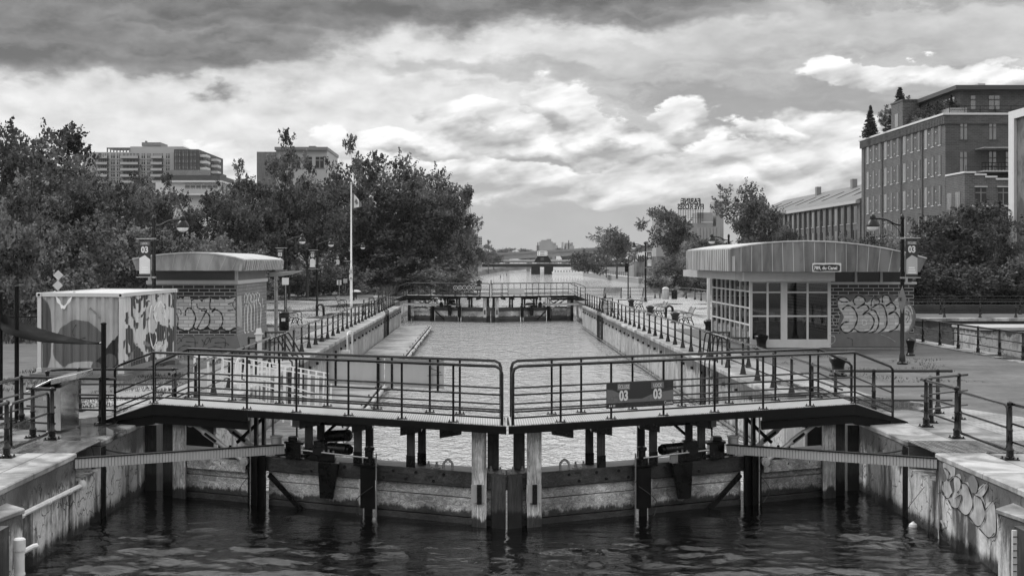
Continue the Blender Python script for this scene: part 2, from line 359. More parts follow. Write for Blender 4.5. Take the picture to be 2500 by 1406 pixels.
# ------------------------------------------------------------------ mesh builder
def wloc(o):
    v = Vector((0, 0, 0))
    while o is not None: v += o.location; o = o.parent
    return v
class MB:
    def __init__(s): s.v = []; s.f = []; s.g = []
    def _add(s, vs, fs):
        o = len(s.v); s.g.append((o, len(s.f))); s.v += [tuple(v) for v in vs]; s.f += [tuple(i + o for i in f) for f in fs]; return s
    def box(s, x0, y0, z0, x1, y1, z1):
        vs = [(x0, y0, z0), (x1, y0, z0), (x1, y1, z0), (x0, y1, z0), (x0, y0, z1), (x1, y0, z1), (x1, y1, z1), (x0, y1, z1)]
        return s._add(vs, [(0, 3, 2, 1), (4, 5, 6, 7), (0, 1, 5, 4), (1, 2, 6, 5), (2, 3, 7, 6), (3, 0, 4, 7)])
    def hexa(s, b, t): # bottom 4, top 4
        return s._add(list(b) + list(t), [(0, 3, 2, 1), (4, 5, 6, 7), (0, 1, 5, 4), (1, 2, 6, 5), (2, 3, 7, 6), (3, 0, 4, 7)])
    def bar(s, p, q, w, h, up=(0, 0, 1)):
        p, q = Vector(p), Vector(q); d = (q - p).normalized(); u = Vector(up)
        if abs(d.dot(u)) > .98: u = Vector((0, 1, 0))
        a = d.cross(u).normalized(); b = a.cross(d)
        a *= w / 2; b *= h / 2
        return s.hexa([p - a - b, p + a - b, q + a - b, q - a - b], [p - a + b, p + a + b, q + a + b, q - a + b])
    def tube(s, pts, r, n=8, closed=False):
        pts = [Vector(p) for p in pts]; rs = r if isinstance(r, (list, tuple)) else [r] * len(pts)
        m = len(pts); prev = None; vs = []
        for i in range(m):
            if closed: d = (pts[(i + 1) % m] - pts[i - 1])
            else: d = pts[min(i + 1, m - 1)] - pts[max(i - 1, 0)]
            d.normalize()
            if prev is None: u = Vector((0, 0, 1)) if abs(d.z) < .9 else Vector((1, 0, 0))
            else: u = prev
            a = d.cross(u)
            if a.length < 1e-5: a = d.cross(Vector((0, 1, 0)))
            a.normalize(); b = a.cross(d).normalized(); prev = b
            for k in range(n):
                t = 2 * math.pi * k / n; vs.append(pts[i] + (a * math.cos(t) + b * math.sin(t)) * rs[i])
        fs = []
        for i in range(m if closed else m - 1):
            j = (i + 1) % m
            for k in range(n):
                k2 = (k + 1) % n; fs.append((i * n + k, i * n + k2, j * n + k2, j * n + k))
        if not closed: fs.append(tuple(range(n))); fs.append(tuple((m - 1) * n + k for k in reversed(range(n))))
        return s._add(vs, fs)
    def lathe(s, c, prof, n=14):
        c = Vector(c); vs = []; fs = []
        for r, z in prof:
            for k in range(n):
                t = 2 * math.pi * k / n; vs.append(c + Vector((r * math.cos(t), r * math.sin(t), z)))
        for i in range(len(prof) - 1):
            for k in range(n):
                k2 = (k + 1) % n; fs.append((i * n + k, i * n + k2, (i + 1) * n + k2, (i + 1) * n + k))
        fs.append(tuple(reversed(range(n)))); fs.append(tuple((len(prof) - 1) * n + k for k in range(n)))
        return s._add(vs, fs)
    def prism(s, pts, ext):
        n = len(pts); e = Vector(ext); pts = [Vector(p) for p in pts]
        return s._add(pts + [p + e for p in pts], [tuple(reversed(range(n))), tuple(range(n, 2 * n))] + [(i, (i + 1) % n, n + (i + 1) % n, n + i) for i in range(n)])
    def poly(s, pts): return s._add(pts, [tuple(range(len(pts)))])
    def ribbon(s, pts2, w, fn, off):
        pts = [Vector((a, b)) for a, b in pts2]; m = len(pts); L_ = []; R_ = []
        for i in range(m):
            d = pts[min(i + 1, m - 1)] - pts[max(i - 1, 0)]
            if d.length < 1e-9: d = Vector((1, 0))
            d.normalize(); nn_ = Vector((-d.y, d.x)); ww = w * (.75 + .35 * math.sin(i * 1.3)) / 2
            L_.append(fn(*(pts[i] + nn_ * ww), off)); R_.append(fn(*(pts[i] - nn_ * ww), off))
        return s._add(L_ + R_, [(i, i + 1, m + i + 1, m + i) for i in range(m - 1)])
    def build(s, name, mat, parent=None, smooth=False, bevel=0.0):
        me = bpy.data.meshes.new(name)
        o = bpy.data.objects.new(name, me); COL.objects.link(o)
        base = Vector((0, 0, 0))
        if parent is not None: o.parent = parent; base = wloc(parent)
        me.from_pydata([tuple(Vector(v) - base) for v in s.v], [], s.f); me.update()
        if isinstance(mat, str): mat = M[mat]
        me.materials.append(mat)
        if smooth:
            me.polygons.foreach_set('use_smooth', [True] * len(me.polygons))
            me.set_sharp_from_angle(angle=R(40))
        if bevel > 0:
            b = o.modifiers.new('bevel', 'BEVEL'); b.width = bevel; b.segments = 1; b.limit_method = 'ANGLE'
        return o
def each(mb, name, mat, parent, smooth=False, bevel=0.0):
    """every piece added to mb becomes a mesh object of its own"""
    out = []
    for i, (vo, fo) in enumerate(mb.g):
        v1, f1 = mb.g[i + 1] if i + 1 < len(mb.g) else (len(mb.v), len(mb.f))
        n = MB(); n.v = mb.v[vo:v1]; n.f = [tuple(k - vo for k in f) for f in mb.f[fo:f1]]
        out.append(n.build(name, mat, parent, smooth, bevel))
    return out
def tag(o, label=None, cat=None, group=None, kind=None):
    if label: o['label'] = label
    if cat: o['category'] = cat
    if group: o['group'] = group
    if kind: o['kind'] = kind
    return o
def thing(name, loc, label, cat, group=None):
    o = bpy.data.objects.new(name, None); COL.objects.link(o); o.location = loc; o.empty_display_size = .2
    return tag(o, label, cat, group)
def recenter(o, loc):
    """put the origin of a one-mesh thing at its base"""
    v = Vector(loc); o.data.transform(Matrix.Translation(-v)); o.location = v; return o
def copy_tree(o, parent=None):
    c = o.copy(); COL.objects.link(c)
    if parent is not None: c.parent = parent
    for ch in o.children: copy_tree(ch, c)
    return c
def smooth2(pts, closed=False, k=6):
    """Catmull-Rom through 2D or 3D points"""
    P_ = [Vector(p) for p in pts]; n = len(P_); out = []
    rng = range(n if closed else n - 1)
    for i in rng:
        if closed: a, b, c, d = P_[i - 1], P_[i], P_[(i + 1) % n], P_[(i + 2) % n]
        else: a, b, c, d = P_[max(i - 1, 0)], P_[i], P_[i + 1], P_[min(i + 2, n - 1)]
        for j in range(k):
            t = j / k
            out.append(.5 * ((2 * b) + (c - a) * t + (2 * a - 5 * b + 4 * c - d) * t * t + (3 * b - a - 3 * c + d) * t ** 3))
    if not closed: out.append(P_[-1])
    return out
def text(body, size, loc, rot, mat, parent, bold=0.0, name='lettering', align='CENTER', sx=1.0, ext=.002):
    c = bpy.data.curves.new(name, 'FONT'); c.body = body; c.size = size; c.align_x = align; c.align_y = 'CENTER'
    c.extrude = ext; c.offset = bold; c.resolution_u = 3; c.materials.append(M[mat])
    tmp = bpy.data.objects.new(name, c); COL.objects.link(tmp)
    dg = bpy.context.evaluated_depsgraph_get(); dg.update()
    me = bpy.data.meshes.new_from_object(tmp.evaluated_get(dg)); bpy.data.objects.remove(tmp); bpy.data.curves.remove(c)
    me.materials.clear(); me.materials.append(M[mat])
    o = bpy.data.objects.new(name, me); COL.objects.link(o); o.parent = parent
    o.location = Vector(loc) - (wloc(parent) if parent else Vector()); o.rotation_euler = rot; o.scale = (sx, 1, 1)
    return o
def gz(y, z=0.0): return (CZ - z) * F / (y - HY)          # distance of a point of height z seen at image row y
def gx(x, Y): return (x - CX) * Y / F                      # lateral position
def zz(y, Y): return CZ - (y - HY) * Y / F                 # height of image row y at distance Y

# ================================================================== SETTING
LX, RX = -7.42, 8.24            # lock walls at the gate recesses
CLX, CRX = -6.40, 7.70          # chamber walls
WF, WC = -1.50, -1.75           # water levels
g = MB()
g.poly([(-900, -60, 0), (LX - .9, -60, 0), (LX - .9, 34, 0), (CLX - .9, 34, 0), (CLX - .9, 110.5, 0), (LX - .9, 110.5, 0), (LX - .9, 136, 0), (-9.8, 140, 0), (-9.6, 414, 0),
        (-3.6, 467, 0), (9, 729, 0), (39, 1000, 0), (39, 1500, 0), (-900, 1500, 0)])
g.poly([(RX + .9, -60, 0), (18.6, -60, 0), (18.6, 87.2, 0), (900, 87.2, 0), (900, 1500, 0), (92, 1500, 0), (92, 1000, 0), (62, 750, 0), (37.5, 500, 0), (37.5, 300, 0), (33, 255, 0),
        (26, 200, 0), (21, 141, 0), (19.5, 137, 0), (RX + .9, 135.6, 0), (RX + .9, 110.5, 0), (CRX + .9, 110.5, 0), (CRX + .9, 34, 0), (RX + .9, 34, 0)])
tag(g.build('ground', 'land'), kind='structure')

def sheet(name, mat, pts, z, kind='structure'):
    m_ = MB(); m_.poly([(x, y, z) for x, y in pts]); return tag(m_.build(name, mat), kind=kind)
sheet('pavement', 'slab', [(-11.3, -40), (LX - .55, -40), (LX - .55, 33.95), (CLX - .55, 33.95), (CLX - .55, 35.5), (-11.3, 33.2)], .004)
sheet('paving', 'paver', [(-10.2, 33.5), (CLX - .55, 35.6), (CLX - .55, 110), (-8.0, 110), (-8.6, 60), (-9.2, 42)], .004)
sheet('path', 'path', [(-16, 71), (-8.1, 78), (-8.1, 134), (-26, 134), (-60, 120), (-60, 88)], .008)
sheet('path_left', 'path', [(-60, 56), (-16.5, 47), (-14.6, 41.5), (-15.5, 38), (-60, 44)], .008)
sheet('pavement_right', 'slab', [(RX + .5, -40), (11.2, -40), (10.6, 29), (10.2, 33.6), (CRX + .55, 35), (CRX + .55, 33.95), (RX + .55, 33.95)], .004)
sheet('paving_right', 'paver', [(10.65, 24), (14.5, 24), (12.4, 31), (10.1, 37), (9.6, 60), (9.6, 74), (CRX + .55, 74), (CRX + .55, 35.1), (10.25, 33.65)], .008)
sheet('plaza', 'path', [(CRX + .55, 74.1), (19.0, 71), (19.6, 136.5), (RX + .55, 135.2), (RX + .55, 110), (CRX + .55, 110)], .004)
sheet('turf_strip', 'turf', [(-60, 57), (-17, 48), (-13.5, 50.5), (-13, 53), (-9.3, 58), (-8.7, 72), (-16, 70.5), (-60, 86)], .004)

# ribbed steel plates over the rack pits
def plate(x0, x1, y0, y1, lab):
    m_ = MB(); m_.box(x0, y0, .002, x1, y1, .022)
    tag(recenter(m_.build('rack_cover_plate', 'ribbed'), ((x0 + x1) / 2, (y0 + y1) / 2, 0)), lab, 'cover plate', 'steel plates over the rack pits')
plate(-11.0, LX + .01, 25.85, 27.55, 'ribbed steel cover plate let into the quay left of the front lock gate')
plate(RX - .01, 12.2, 25.85, 27.55, 'wet ribbed steel cover plate let into the quay right of the front lock gate')

# water
rng = np.random.default_rng(3)
def waves(X, Y, n, l0, l1, amp):
    Z = np.zeros_like(X)
    for i in range(n):
        lam = l0 * (l1 / l0) ** rng.random(); th = math.pi / 2 + rng.normal() * .6; k = 2 * math.pi / lam; ph = rng.random() * 6.28
        Z += amp * lam ** 1.05 * np.sin(k * (X * math.cos(th) + Y * math.sin(th)) + ph + .8 * np.sin(X * 1.1 + i) * np.sin(Y * .9 + i * 2)) / math.sqrt(n)
    return Z
def grid(name, x0, x1, y0, y1, nx, ny, z, amp, mat, l0=.3, l1=2.0, n=46, calm=None):
    xs = np.linspace(x0, x1, nx); ys = np.linspace(y0, y1, ny); X, Y = np.meshgrid(xs, ys)
    Zv = waves(X, Y, n, l0, l1, amp)
    if calm: Zv *= calm(X, Y)
    Zv += z
    me = bpy.data.meshes.new(name)
    v = np.stack([X, Y, Zv], -1).reshape(-1, 3); i = np.arange(ny - 1)[:, None] * nx + np.arange(nx - 1)[None, :]
    f = np.stack([i, i + 1, i + nx + 1, i + nx], -1).reshape(-1, 4)
    me.from_pydata(v.tolist(), [], f.tolist()); me.update(); me.materials.append(M[mat])
    me.polygons.foreach_set('use_smooth', [True] * len(me.polygons))
    o = bpy.data.objects.new(name, me); COL.objects.link(o); return tag(o, kind='structure')
grid('water', LX - .2, RX + .2, 14, 31, 380, 420, WF, .042, 'waterf', .24, 1.2, 56,
     calm=lambda X, Y: (.16 + .84 / (1 + np.exp((Y - (24.4 + .25 * np.abs(X - .4))) * 1.5))) * np.clip(.75 + .5 * (np.sin(X * .9 + 1.2 * np.sin(Y * .7)) * np.sin(Y * 1.1 + .8 * np.sin(X * .8 + 2))), .3, 1.3))
m_ = MB(); m_.poly([(LX - .2, -60, WF), (RX + .2, -60, WF), (RX + .2, 14, WF), (LX - .2, 14, WF)]); tag(m_.build('water_near', 'waterf'), kind='structure')
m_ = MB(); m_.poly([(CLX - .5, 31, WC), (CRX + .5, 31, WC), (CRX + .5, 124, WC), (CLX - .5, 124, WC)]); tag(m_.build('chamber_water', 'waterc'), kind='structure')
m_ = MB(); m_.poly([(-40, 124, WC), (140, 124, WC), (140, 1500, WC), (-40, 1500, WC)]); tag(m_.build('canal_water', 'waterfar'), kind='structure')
m_ = MB(); m_.poly([(18.9, -60, -2.3), (220, -60, -2.3), (220, 87, -2.3), (18.9, 87, -2.3)]); tag(m_.build('basin_water', 'waterf'), kind='structure')

# ------------------------------------------------------------------ lock walls
def lockwall(side, X, C, lab, y_end=34):
    s = side; t = thing('lock_wall', (X + s * .5, 20, -1.5), lab, 'wall')
    def bx(mb, xa, ya, za, xb, yb, zb): mb.box(min(xa, xb), ya, za, max(xa, xb), yb, zb)
    f = MB()
    bx(f, X, -60, -4, X + s * .9, 25.9, -.10); bx(f, X, 27.55, -4, X + s * .9, 34, -.10)
    bx(f, X, 25.9, -4, X + s * .9, 27.55, -.52); bx(f, X + s * .7, 25.9, -.52, X + s * 2.2, 27.55, -.02)
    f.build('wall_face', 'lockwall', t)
    c = MB(); y = -60.0
    segs = [(-60, -20), (-20, 10), (10, 14), (14, 17.9), (17.92, 21.9), (21.92, 25.88), (27.57, 30.6), (30.62, 34)]
    for a, b in segs: bx(c, X - s * .025, a, -.10, X + s * .9, b, .012)
    c.build('coping', 'coping', t, bevel=.02)
    e = MB()
    for yy in (27.6,): bx(e, X - s * .012, yy, -1.9, X + s * .02, yy + .32, -.12)
    each(e, 'edge_strip', 'blackmat', t)
    # dark vertical gate quoin
    q = MB(); bx(q, X - s * .25, 31.2, -4, X + s * .1, 32.2, -.1); q.build('quoin', 'postd', t)
    return t
lockwall(-1, LX, CLX, 'stained old concrete quay wall with white pipe, left of the front gate')
lw = lockwall(1, RX, CRX, 'cracked concrete quay wall with bubble graffiti, right of the front gate')

def chamber(side, C, X, lab):
    s = side
    t = thing('chamber_wall', (C + s * .4, 72, -1.75), lab, 'wall')
    f = MB(); c = MB(); p = MB(); j = MB()
    f.box(min(C + s * .05, C + s * .9), 34, -4, max(C + s * .05, C + s * .9), 110.5, -.14)
    y = 34.0; k = 0
    gaps = [(46.6, 47.5), (49.2, 50.1), (91.4, 92.6), (94.6, 95.8)]
    while y < 110.4:
        y2 = min(y + 2.28, 110.5)
        p.box(min(C, C + s * .1), y + .02, -4, max(C, C + s * .1), y2 - .02, -.14)
        c.box(min(C - s * .03, C + s * .9), y + .003, -.14, max(C - s * .03, C + s * .9), y2 - .003, .012)
        j.lathe((C - s * .02, y, -.42), [(.07, -.05), (.07, .05)], 6)
        y = y2; k += 1
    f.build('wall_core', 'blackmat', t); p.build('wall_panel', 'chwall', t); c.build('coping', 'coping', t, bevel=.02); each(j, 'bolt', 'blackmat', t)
    d = MB()
    for a, b in gaps: d.box(min(C - s * .02, C + s * .12), a, -4, max(C - s * .02, C + s * .12), b, -.02)  # black strips on the wall stand in for shade inside the ladder recesses
    each(d, 'recess_shade_strip', 'blackmat', t)
    if s > 0:
        w_ = MB(); w_.tube([(C - .06, 34.2, -1.62), (C - .06, 110, -1.62)], .035, 6); w_.build('waterline_pipe', 'steel', t)
    # far recess
    r = MB(); r.box(min(X, X + s * .9), 110.5, -4, max(X, X + s * .9), 136, -.02); r.box(min(X - s * .05, X + s * .9), 110.5, -.02, max(X - s * .05, X + s * .9), 136, .012)
    r.build('recess_wall', 'lockwall', t)
    return t
chamber(-1, CLX, LX, 'long concrete wall of the lock chamber beside the floating dock, left')
chamber(1, CRX, RX, 'panelled concrete wall of the lock chamber, right, meeting the water')

# stepped piers at the very front
for s, X, lab in ((-1, -7.42, 'low concrete ledge at the bottom left corner with a white pipe on it'), (1, 8.24, 'low concrete ledge at the bottom right corner with a depth gauge on it')):
    t = thing('quay_ledge', (X, 20, -1.5), lab, 'ledge', None)
    a = MB(); o_ = .42 * (-s)
    a.prism([(X + s * .1, 16, -4), (X - s * .30, 16, -4), (X - s * .30, 20.9, -4), (X - s * .42, 21.6, -4), (X + s * .1, 22.2, -4)], (0, 0, 3.66)); a.build('ledge_block', 'lockwall', t)
    a = MB(); a.prism([(X + s * .1, 16, -.34), (X - s * .33, 16, -.34), (X - s * .33, 20.9, -.34), (X - s * .45, 21.64, -.34), (X + s * .1, 22.25, -.34)], (0, 0, .08)); a.build('ledge_top', 'coping', t, bevel=.015)
    a = MB(); a.box(min(X - s * .5, X - s * .31), 19.3, -4, max(X - s * .5, X - s * .31), 20.75, -.36); a.build('slot_guide', 'postd', t)

# white conduit, stand pipe, depth gauge, buoy on the walls
t = thing('wall_conduit', (LX + .1, 23, -.6), 'white plastic pipe sloping along the left quay wall below the coping', 'pipe')
m_ = MB(); m_.tube([(LX + .07, 21.7, -.52), (LX + .07, 25.95, -.60)], .045, 8); m_.build('pipe_run', 'pvc', t, True)
m_ = MB()
for yy in (22.6, 24.0, 25.2): m_.tube([(LX + .07, yy, -.535 - (yy - 22) * .018), (LX + .07, yy + .08, -.535 - (yy - 22) * .018)], .056, 8)
m_.lathe((LX + .09, 25.98, -.68), [(.05, 0), (.08, .05), (.08, .13), (.05, .18)], 8); m_.build('coupling', 'pvc', t, True)
t = thing('stand_pipe', (-6.85, 21.0, -1.5), 'thick white vertical pipe with a cap at the bottom left edge', 'pipe')
m_ = MB(); m_.tube([(-6.80, 20.85, -4), (-6.80, 20.85, -.72)], .075, 12); m_.build('pipe', 'pvc', t, True)
m_ = MB(); m_.lathe((-6.80, 20.85, -.74), [(.09, 0), (.09, .16), (.07, .18)], 12); m_.lathe((-6.80, 20.85, -1.1), [(.085, 0), (.085, .03)], 12); m_.build('cap', 'pvc', t, True)
m_ = MB(); m_.tube([(-6.78, 20.9, -.78), (-6.66, 21.05, -.72), (-6.62, 21.1, -.72)], .04, 8); m_.build('elbow', 'pvc', t, True)
t = thing('depth_gauge', (7.74, 20.7, -1.5), 'white graduated depth board standing on the right quay corner', 'gauge')
m_ = MB(); m_.box(7.67, 20.62, -4, 7.78, 20.65, -.40); m_.build('board', 'white', t)
m_ = MB()
for i in range(22): m_.box(7.68, 20.612, -.5 - i * .1, 7.68 + (.05 if i % 2 else .08), 20.619, -.488 - i * .1)
m_.build('graduation', 'signdark', t)
t = thing('mooring_buoy', (gx(2231, 27), 27, WF), 'small white round buoy floating beside the right quay wall', 'buoy')
m_ = MB(); m_.lathe((gx(2229, 26.8), 26.8, WF - .05), [(.02, -.05), (.07, -.02), (.085, .04), (.07, .10), (.03, .125), (.015, .15)], 14); m_.build('float', 'white', t, True)
m_ = MB(); m_.tube(smooth2([(gx(2229, 26.8), 26.8, WF + .09), (7.9, 26.6, WF + .3), (8.22, 26.5, -.7)]), .006, 5); m_.build('rope', 'cloth', t, True)

# ------------------------------------------------------------------ lock gates
GX = .44
def gate_leaf(side, oy, ox, lab, grp, detail=True):
    s = side
    def P(d, n, z, b=26.6, k=.52): return (GX + ox + s * d, b + oy + k * d + n, z)
    def lb(mb, d0, n0, z0, d1, n1, z1, b=26.6, k=.52):
        mb.hexa([P(d0, n0, z0, b, k), P(d1, n0, z0, b, k), P(d1, n1, z0, b, k), P(d0, n1, z0, b, k)], [P(d0, n0, z1, b, k), P(d1, n0, z1, b, k), P(d1, n1, z1, b, k), P(d0, n1, z1, b, k)])
    t = thing('lock_gate_leaf', (GX + ox + s * 7, 30.2 + oy, WF), lab, 'lock gate', grp)
    rr = random.Random(5 if s > 0 else 9)
    # planks
    mb = MB(); z = -3.6; i = 0
    while z < -.84:
        h = min(.37, -.80 - z)
        for a, b_ in ((.12, 2.55), (2.9, 4.85), (5.25, 6.85)):
            n0 = .10 + rr.uniform(-.015, .015)
            lb(mb, a, n0, z + .008, b_, .45, z + h - .008)
        z += h; i += 1
    mb.build('wall_planks', 'plank', t, bevel=.008)
    # top beam
    mb = MB(); lb(mb, .0, .0, -.80, 6.9, .75, -.5); mb.build('top_beam', 'beam', t, bevel=.015)
    mb = MB()
    for d in (1.2, 1.75, 2.2, 3.2, 3.7, 5.7, 6.2):
        for zq in (-.58, -.72):
            q = P(d + (.2 if zq < -.6 else 0), -.004, zq); mb.tube([q, (q[0], q[1] - .02, q[2])], .032, 8)
    each(mb, 'bolt', 'black', t)
    # mitre blocks and posts
    mb = MB(); lb(mb, .02, -.05, -3.6, .30, .6, -.52); mb.build('mitre_post', 'postd', t, bevel=.02)
    mb = MB(); lb(mb, .14, .62, -.5, .36, .9, .38); mb.build('mitre_post', 'postd', t, bevel=.01)
    mb = MB(); lb(mb, .38, -.12, -3.6, .66, .0, .36); mb.build('mitre_post', 'post', t, bevel=.02)
    mb = MB(); lb(mb, 6.72, -.16, -3.6, 7.02, .0, .36); mb.build('heel_post', 'post', t, bevel=.02)
    mb = MB(); lb(mb, 6.92, .02, -3.6, 7.3, .5, .3); mb.build('heel_post', 'postd', t, bevel=.02)
    for d in (1.75, 2.83, 3.87):
        mb = MB(); lb(mb, d + .02, .04, -.5, d + .18, .2, .36); mb.build('upright', 'postd', t, bevel=.01)
        mb = MB(); lb(mb, d - .18, .52, -.5, d - .02, .68, .36); mb.build('upright', 'postd', t, bevel=.01)
        mb = MB(); lb(mb, d + .01, .02, -.5, d + .19, .035, -.27); lb(mb, d + .01, .02, .16, d + .19, .035, .36); lb(mb, d - .19, .5, -.5, d - .01, .515, -.27); each(mb, 'shoe_plate', 'black', t)
    # bracket wedges below the deck
    for d in (.85, 1.62, 2.6, 3.7):
        mb = MB(); a, b_ = P(d, -.55, .30), P(d + .55, -.55, .30)
        pts = [P(d, -.3, .31), P(d + .42, -.3, .31), P(d + .42, -.3, .14), P(d, -.3, .24)]
        mb.prism(pts, (0, .9, 0)); mb.build('deck_bracket', 'black', t)
    # deck
    mb = MB(); lb(mb, .04, .0, .44, 7.4, 1.5, .5, 25.9, .55); mb.build('deck', 'grating', t)
    mb = MB(); lb(mb, .02, -.03, .345, 5.2, .06, .485, 25.9, .55); lb(mb, 5.203, -.03, .27, 7.4, .06, .485, 25.9, .55); lb(mb, .02, 1.44, .34, 7.4, 1.53, .485, 25.9, .55)
    lb(mb, 5.2, .05, .08, 7.4, .2, .255, 25.9, .55)
    mb.hexa([P(7.403, -.03, .26, 25.9, .55), P(8.72, -.03, -.01, 25.9, .55), P(8.72, .06, -.01, 25.9, .55), P(7.403, .06, .26, 25.9, .55)],
            [P(7.403, -.03, .485, 25.9, .55), P(8.72, -.03, .03, 25.9, .55), P(8.72, .06, .03, 25.9, .55), P(7.403, .06, .485, 25.9, .55)])
    mb.hexa([P(7.403, .05, .05, 25.9, .55), P(8.3, .05, -.1, 25.9, .55), P(8.3, .2, -.1, 25.9, .55), P(7.403, .2, .05, 25.9, .55)],
            [P(7.403, .05, .255, 25.9, .55), P(8.3, .05, .06, 25.9, .55), P(8.3, .2, .06, 25.9, .55), P(7.403, .2, .255, 25.9, .55)])
    mb.build('deck_girder', 'blackmat', t)
    mb = MB(); mb.hexa([P(7.405, .065, .42, 25.9, .55), P(8.72, .065, .012, 25.9, .55), P(8.72, 1.43, .012, 25.9, .55), P(7.405, 1.43, .42, 25.9, .55)],
            [P(7.405, .065, .498, 25.9, .55), P(8.72, .065, .036, 25.9, .55), P(8.72, 1.43, .036, 25.9, .55), P(7.405, 1.43, .498, 25.9, .55)]); mb.build('ramp', 'steel', t)
    # railings
    for (b, posts, dend, drop) in ((25.95, [7.4, 6.32, 5.23, 4.15, 3.06, 1.99, 1.0], 7.4, .95), (27.38, [6.9, 5.84, 4.74, 3.66, 2.58, 1.5, .9], 6.9, .85)):
        Q = lambda d, z: P(d, 0, z, b, .55)
        top = [Q(.10, .5), Q(.10, 1.44), Q(.13, 1.53), Q(.22, 1.57), Q(dend, 1.57), Q(dend + drop - .06, 1.57 - .33), Q(dend + drop, 1.57 - .40), Q(dend + drop, .12)]
        mb = MB(); mb.tube(top, .030, 8); mb.build('handrail', 'rail', t, True)
        for h in (1.05, .74, .63) if b < 27 else (1.05, .74, .63):
            mb = MB(); mb.tube([Q(.10, h), Q(dend, h), Q(dend + drop, h - .38)], .019, 6); mb.build('rail_bar', 'rail', t, True)
        for d in posts:
            mb = MB(); mb.tube([Q(d, .45), Q(d, 1.56)], .024, 6)
            q = Q(d, .5); mb.box(q[0] - .10, q[1] - .03, .5, q[0] + .10, q[1] + .03, .515)
            for e in (-.07, .07): mb.tube([(q[0] + e, q[1], .5), (q[0] + e, q[1], .55)], .012, 5)
            mb.build('rail_post', 'rail', t)
    # paddle gear: steel stem plates
    mb = MB(); lb(mb, 2.56, -.12, -1.35, 2.86, -.02, -.55); lb(mb, 2.50, -.16, -.53, 3.0, .1, -.50); lb(mb, 2.62, -.1, -2.6, 2.78, .05, -1.3); mb.build('paddle_stem', 'blackmat', t)
    mb = MB(); lb(mb, 2.82, -.05, -2.6, 2.9, .08, -.8); mb.build('guide_post', 'post', t)
    mb = MB(); mb.tube([P(2.53, -.15, -1.6), P(2.53, -.15, -.25)], .016, 6); mb.build('lift_rod', 'steel', t)
    mb = MB(); q = P(2.68, .0, -.5); mb.lathe(q, [(.12, 0), (.12, .12), (.07, .16), (.07, .26), (.1, .28), (.1, .34), (.03, .36)], 10); mb.build('stem_gear', 'black', t, True)
    mb = MB(); lb(mb, 4.9, -.14, -2.6, 4.97, .06, .3); lb(mb, 5.07, -.14, -2.6, 5.14, .06, .3); lb(mb, 4.97, -.06, -2.6, 5.07, -.04, -.45); lb(mb, 5.12, -.02, -2.6, 5.3, .1, -.5); mb.build('steel_upright', 'blackmat', t)
    mb = MB(); mb.tube([P(5.22, -.15, -1.5), P(5.22, -.15, .3)], .014, 6); mb.tube([P(4.75, .1, -.2), P(4.75, .1, .28)], .03, 6); mb.build('lift_rod', 'steel', t)
    mb = MB(); q = P(4.68, .12, -.38); mb.lathe(q, [(.06, -.12), (.11, -.1), (.11, .26), (.13, .27), (.13, .30), (.03, .32)], 12); mb.build('spring_canister', 'zinc', t, True)
    mb = MB(); mb.bar(P(4.82, -.03, -.86), P(4.0, -.03, -1.62), .03, .11); mb.build('diagonal_strap', 'black', t)
    # gearbox
    mb = MB(); lb(mb, 4.12, -.1, -.5, 4.45, .25, -.16); lb(mb, 4.06, -.12, -.20, 4.48, .27, -.15); lb(mb, 4.0, -.05, -.46, 4.7, .05, -.4); lb(mb, 4.2, -.06, -.15, 4.4, .2, -.06)
    mb.build('gearbox', 'black', t, bevel=.012)
    mb = MB(); lb(mb, 3.40, -.05, -.5, 3.95, .3, -.32); lb(mb, 3.55, -.08, -.34, 3.85, .2, -.1); q = P(3.72, .0, -.24); mb.tube([(q[0], q[1] - .16, q[2]), (q[0], q[1] + .2, q[2])], .13, 12); mb.build('reducer', 'black', t, bevel=.01)
    mb = MB(); a, b_ = P(3.52, .05, -.24), P(3.12, -.02, -.24)
    mb.tube([a, b_], .115, 14); a2 = Vector(b_); mb.tube([a2, a2 + (Vector(b_) - Vector(a)).normalized() * .06], .09, 12)
    if s < 0: c_, d_ = P(3.6, .45, -.06), P(3.15, .35, .0); mb.tube([c_, d_], .12, 14)
    mb.build('motor', 'black', t, True)
    if s > 0:
        mb = MB(); lb(mb, 3.25, -.1, -.5, 3.43, -.07, -.2); mb.build('motor_plate', 'steel', t)
        mb = MB(); q = P(3.35, .05, -.12); mb.tube([(q[0] + .03 * math.cos(a), q[1], q[2] + .03 + .03 * math.sin(a)) for a in np.linspace(0, 5.8, 9)], .007, 5); mb.build('lifting_eye', 'steel', t)
    mb = MB(); mb.tube([P(4.1, -.12, -.3), P(2.7, -.12, -.36)], .017, 6); mb.build('drive_shaft', 'steel', t)
    mb = MB(); mb.hexa([P(3.42, -.20, -1.22), P(3.70, -.20, -1.22), P(3.70, -.02, -1.22), P(3.42, -.02, -1.22)], [P(3.30, -.22, -.5), P(3.74, -.22, -.5), P(3.74, .0, -.5), P(3.30, .0, -.5)]); mb.build('motor_bracket', 'black', t, bevel=.01)
    # junction box, conduits and braces behind the beam
    mb = MB(); lb(mb, 4.25, .9, .02, 4.45, 1.0, .30); mb.build('junction_box', 'zinc', t, bevel=.01)
    mb = MB(); mb.tube([P(4.35, .95, .02), P(4.35, .95, -.2), P(4.2, .8, -.45)], .02, 6); mb.tube([P(3.2, .7, .33), P(5.0, .7, .33)], .03, 6); each(mb, 'conduit', 'blackmat', t)
    mb = MB(); mb.bar(P(3.3, .6, .3), P(3.7, .6, -.05), .04, .05); mb.bar(P(5.0, .3, .25), P(5.6, .3, -.3), .05, .06); each(mb, 'brace', 'blackmat', t)
    mb = MB(); lb(mb, 3.0, .3, .18, 3.75, 1.0, .33); mb.build('cable_tray', 'black', t)
    mb = MB()
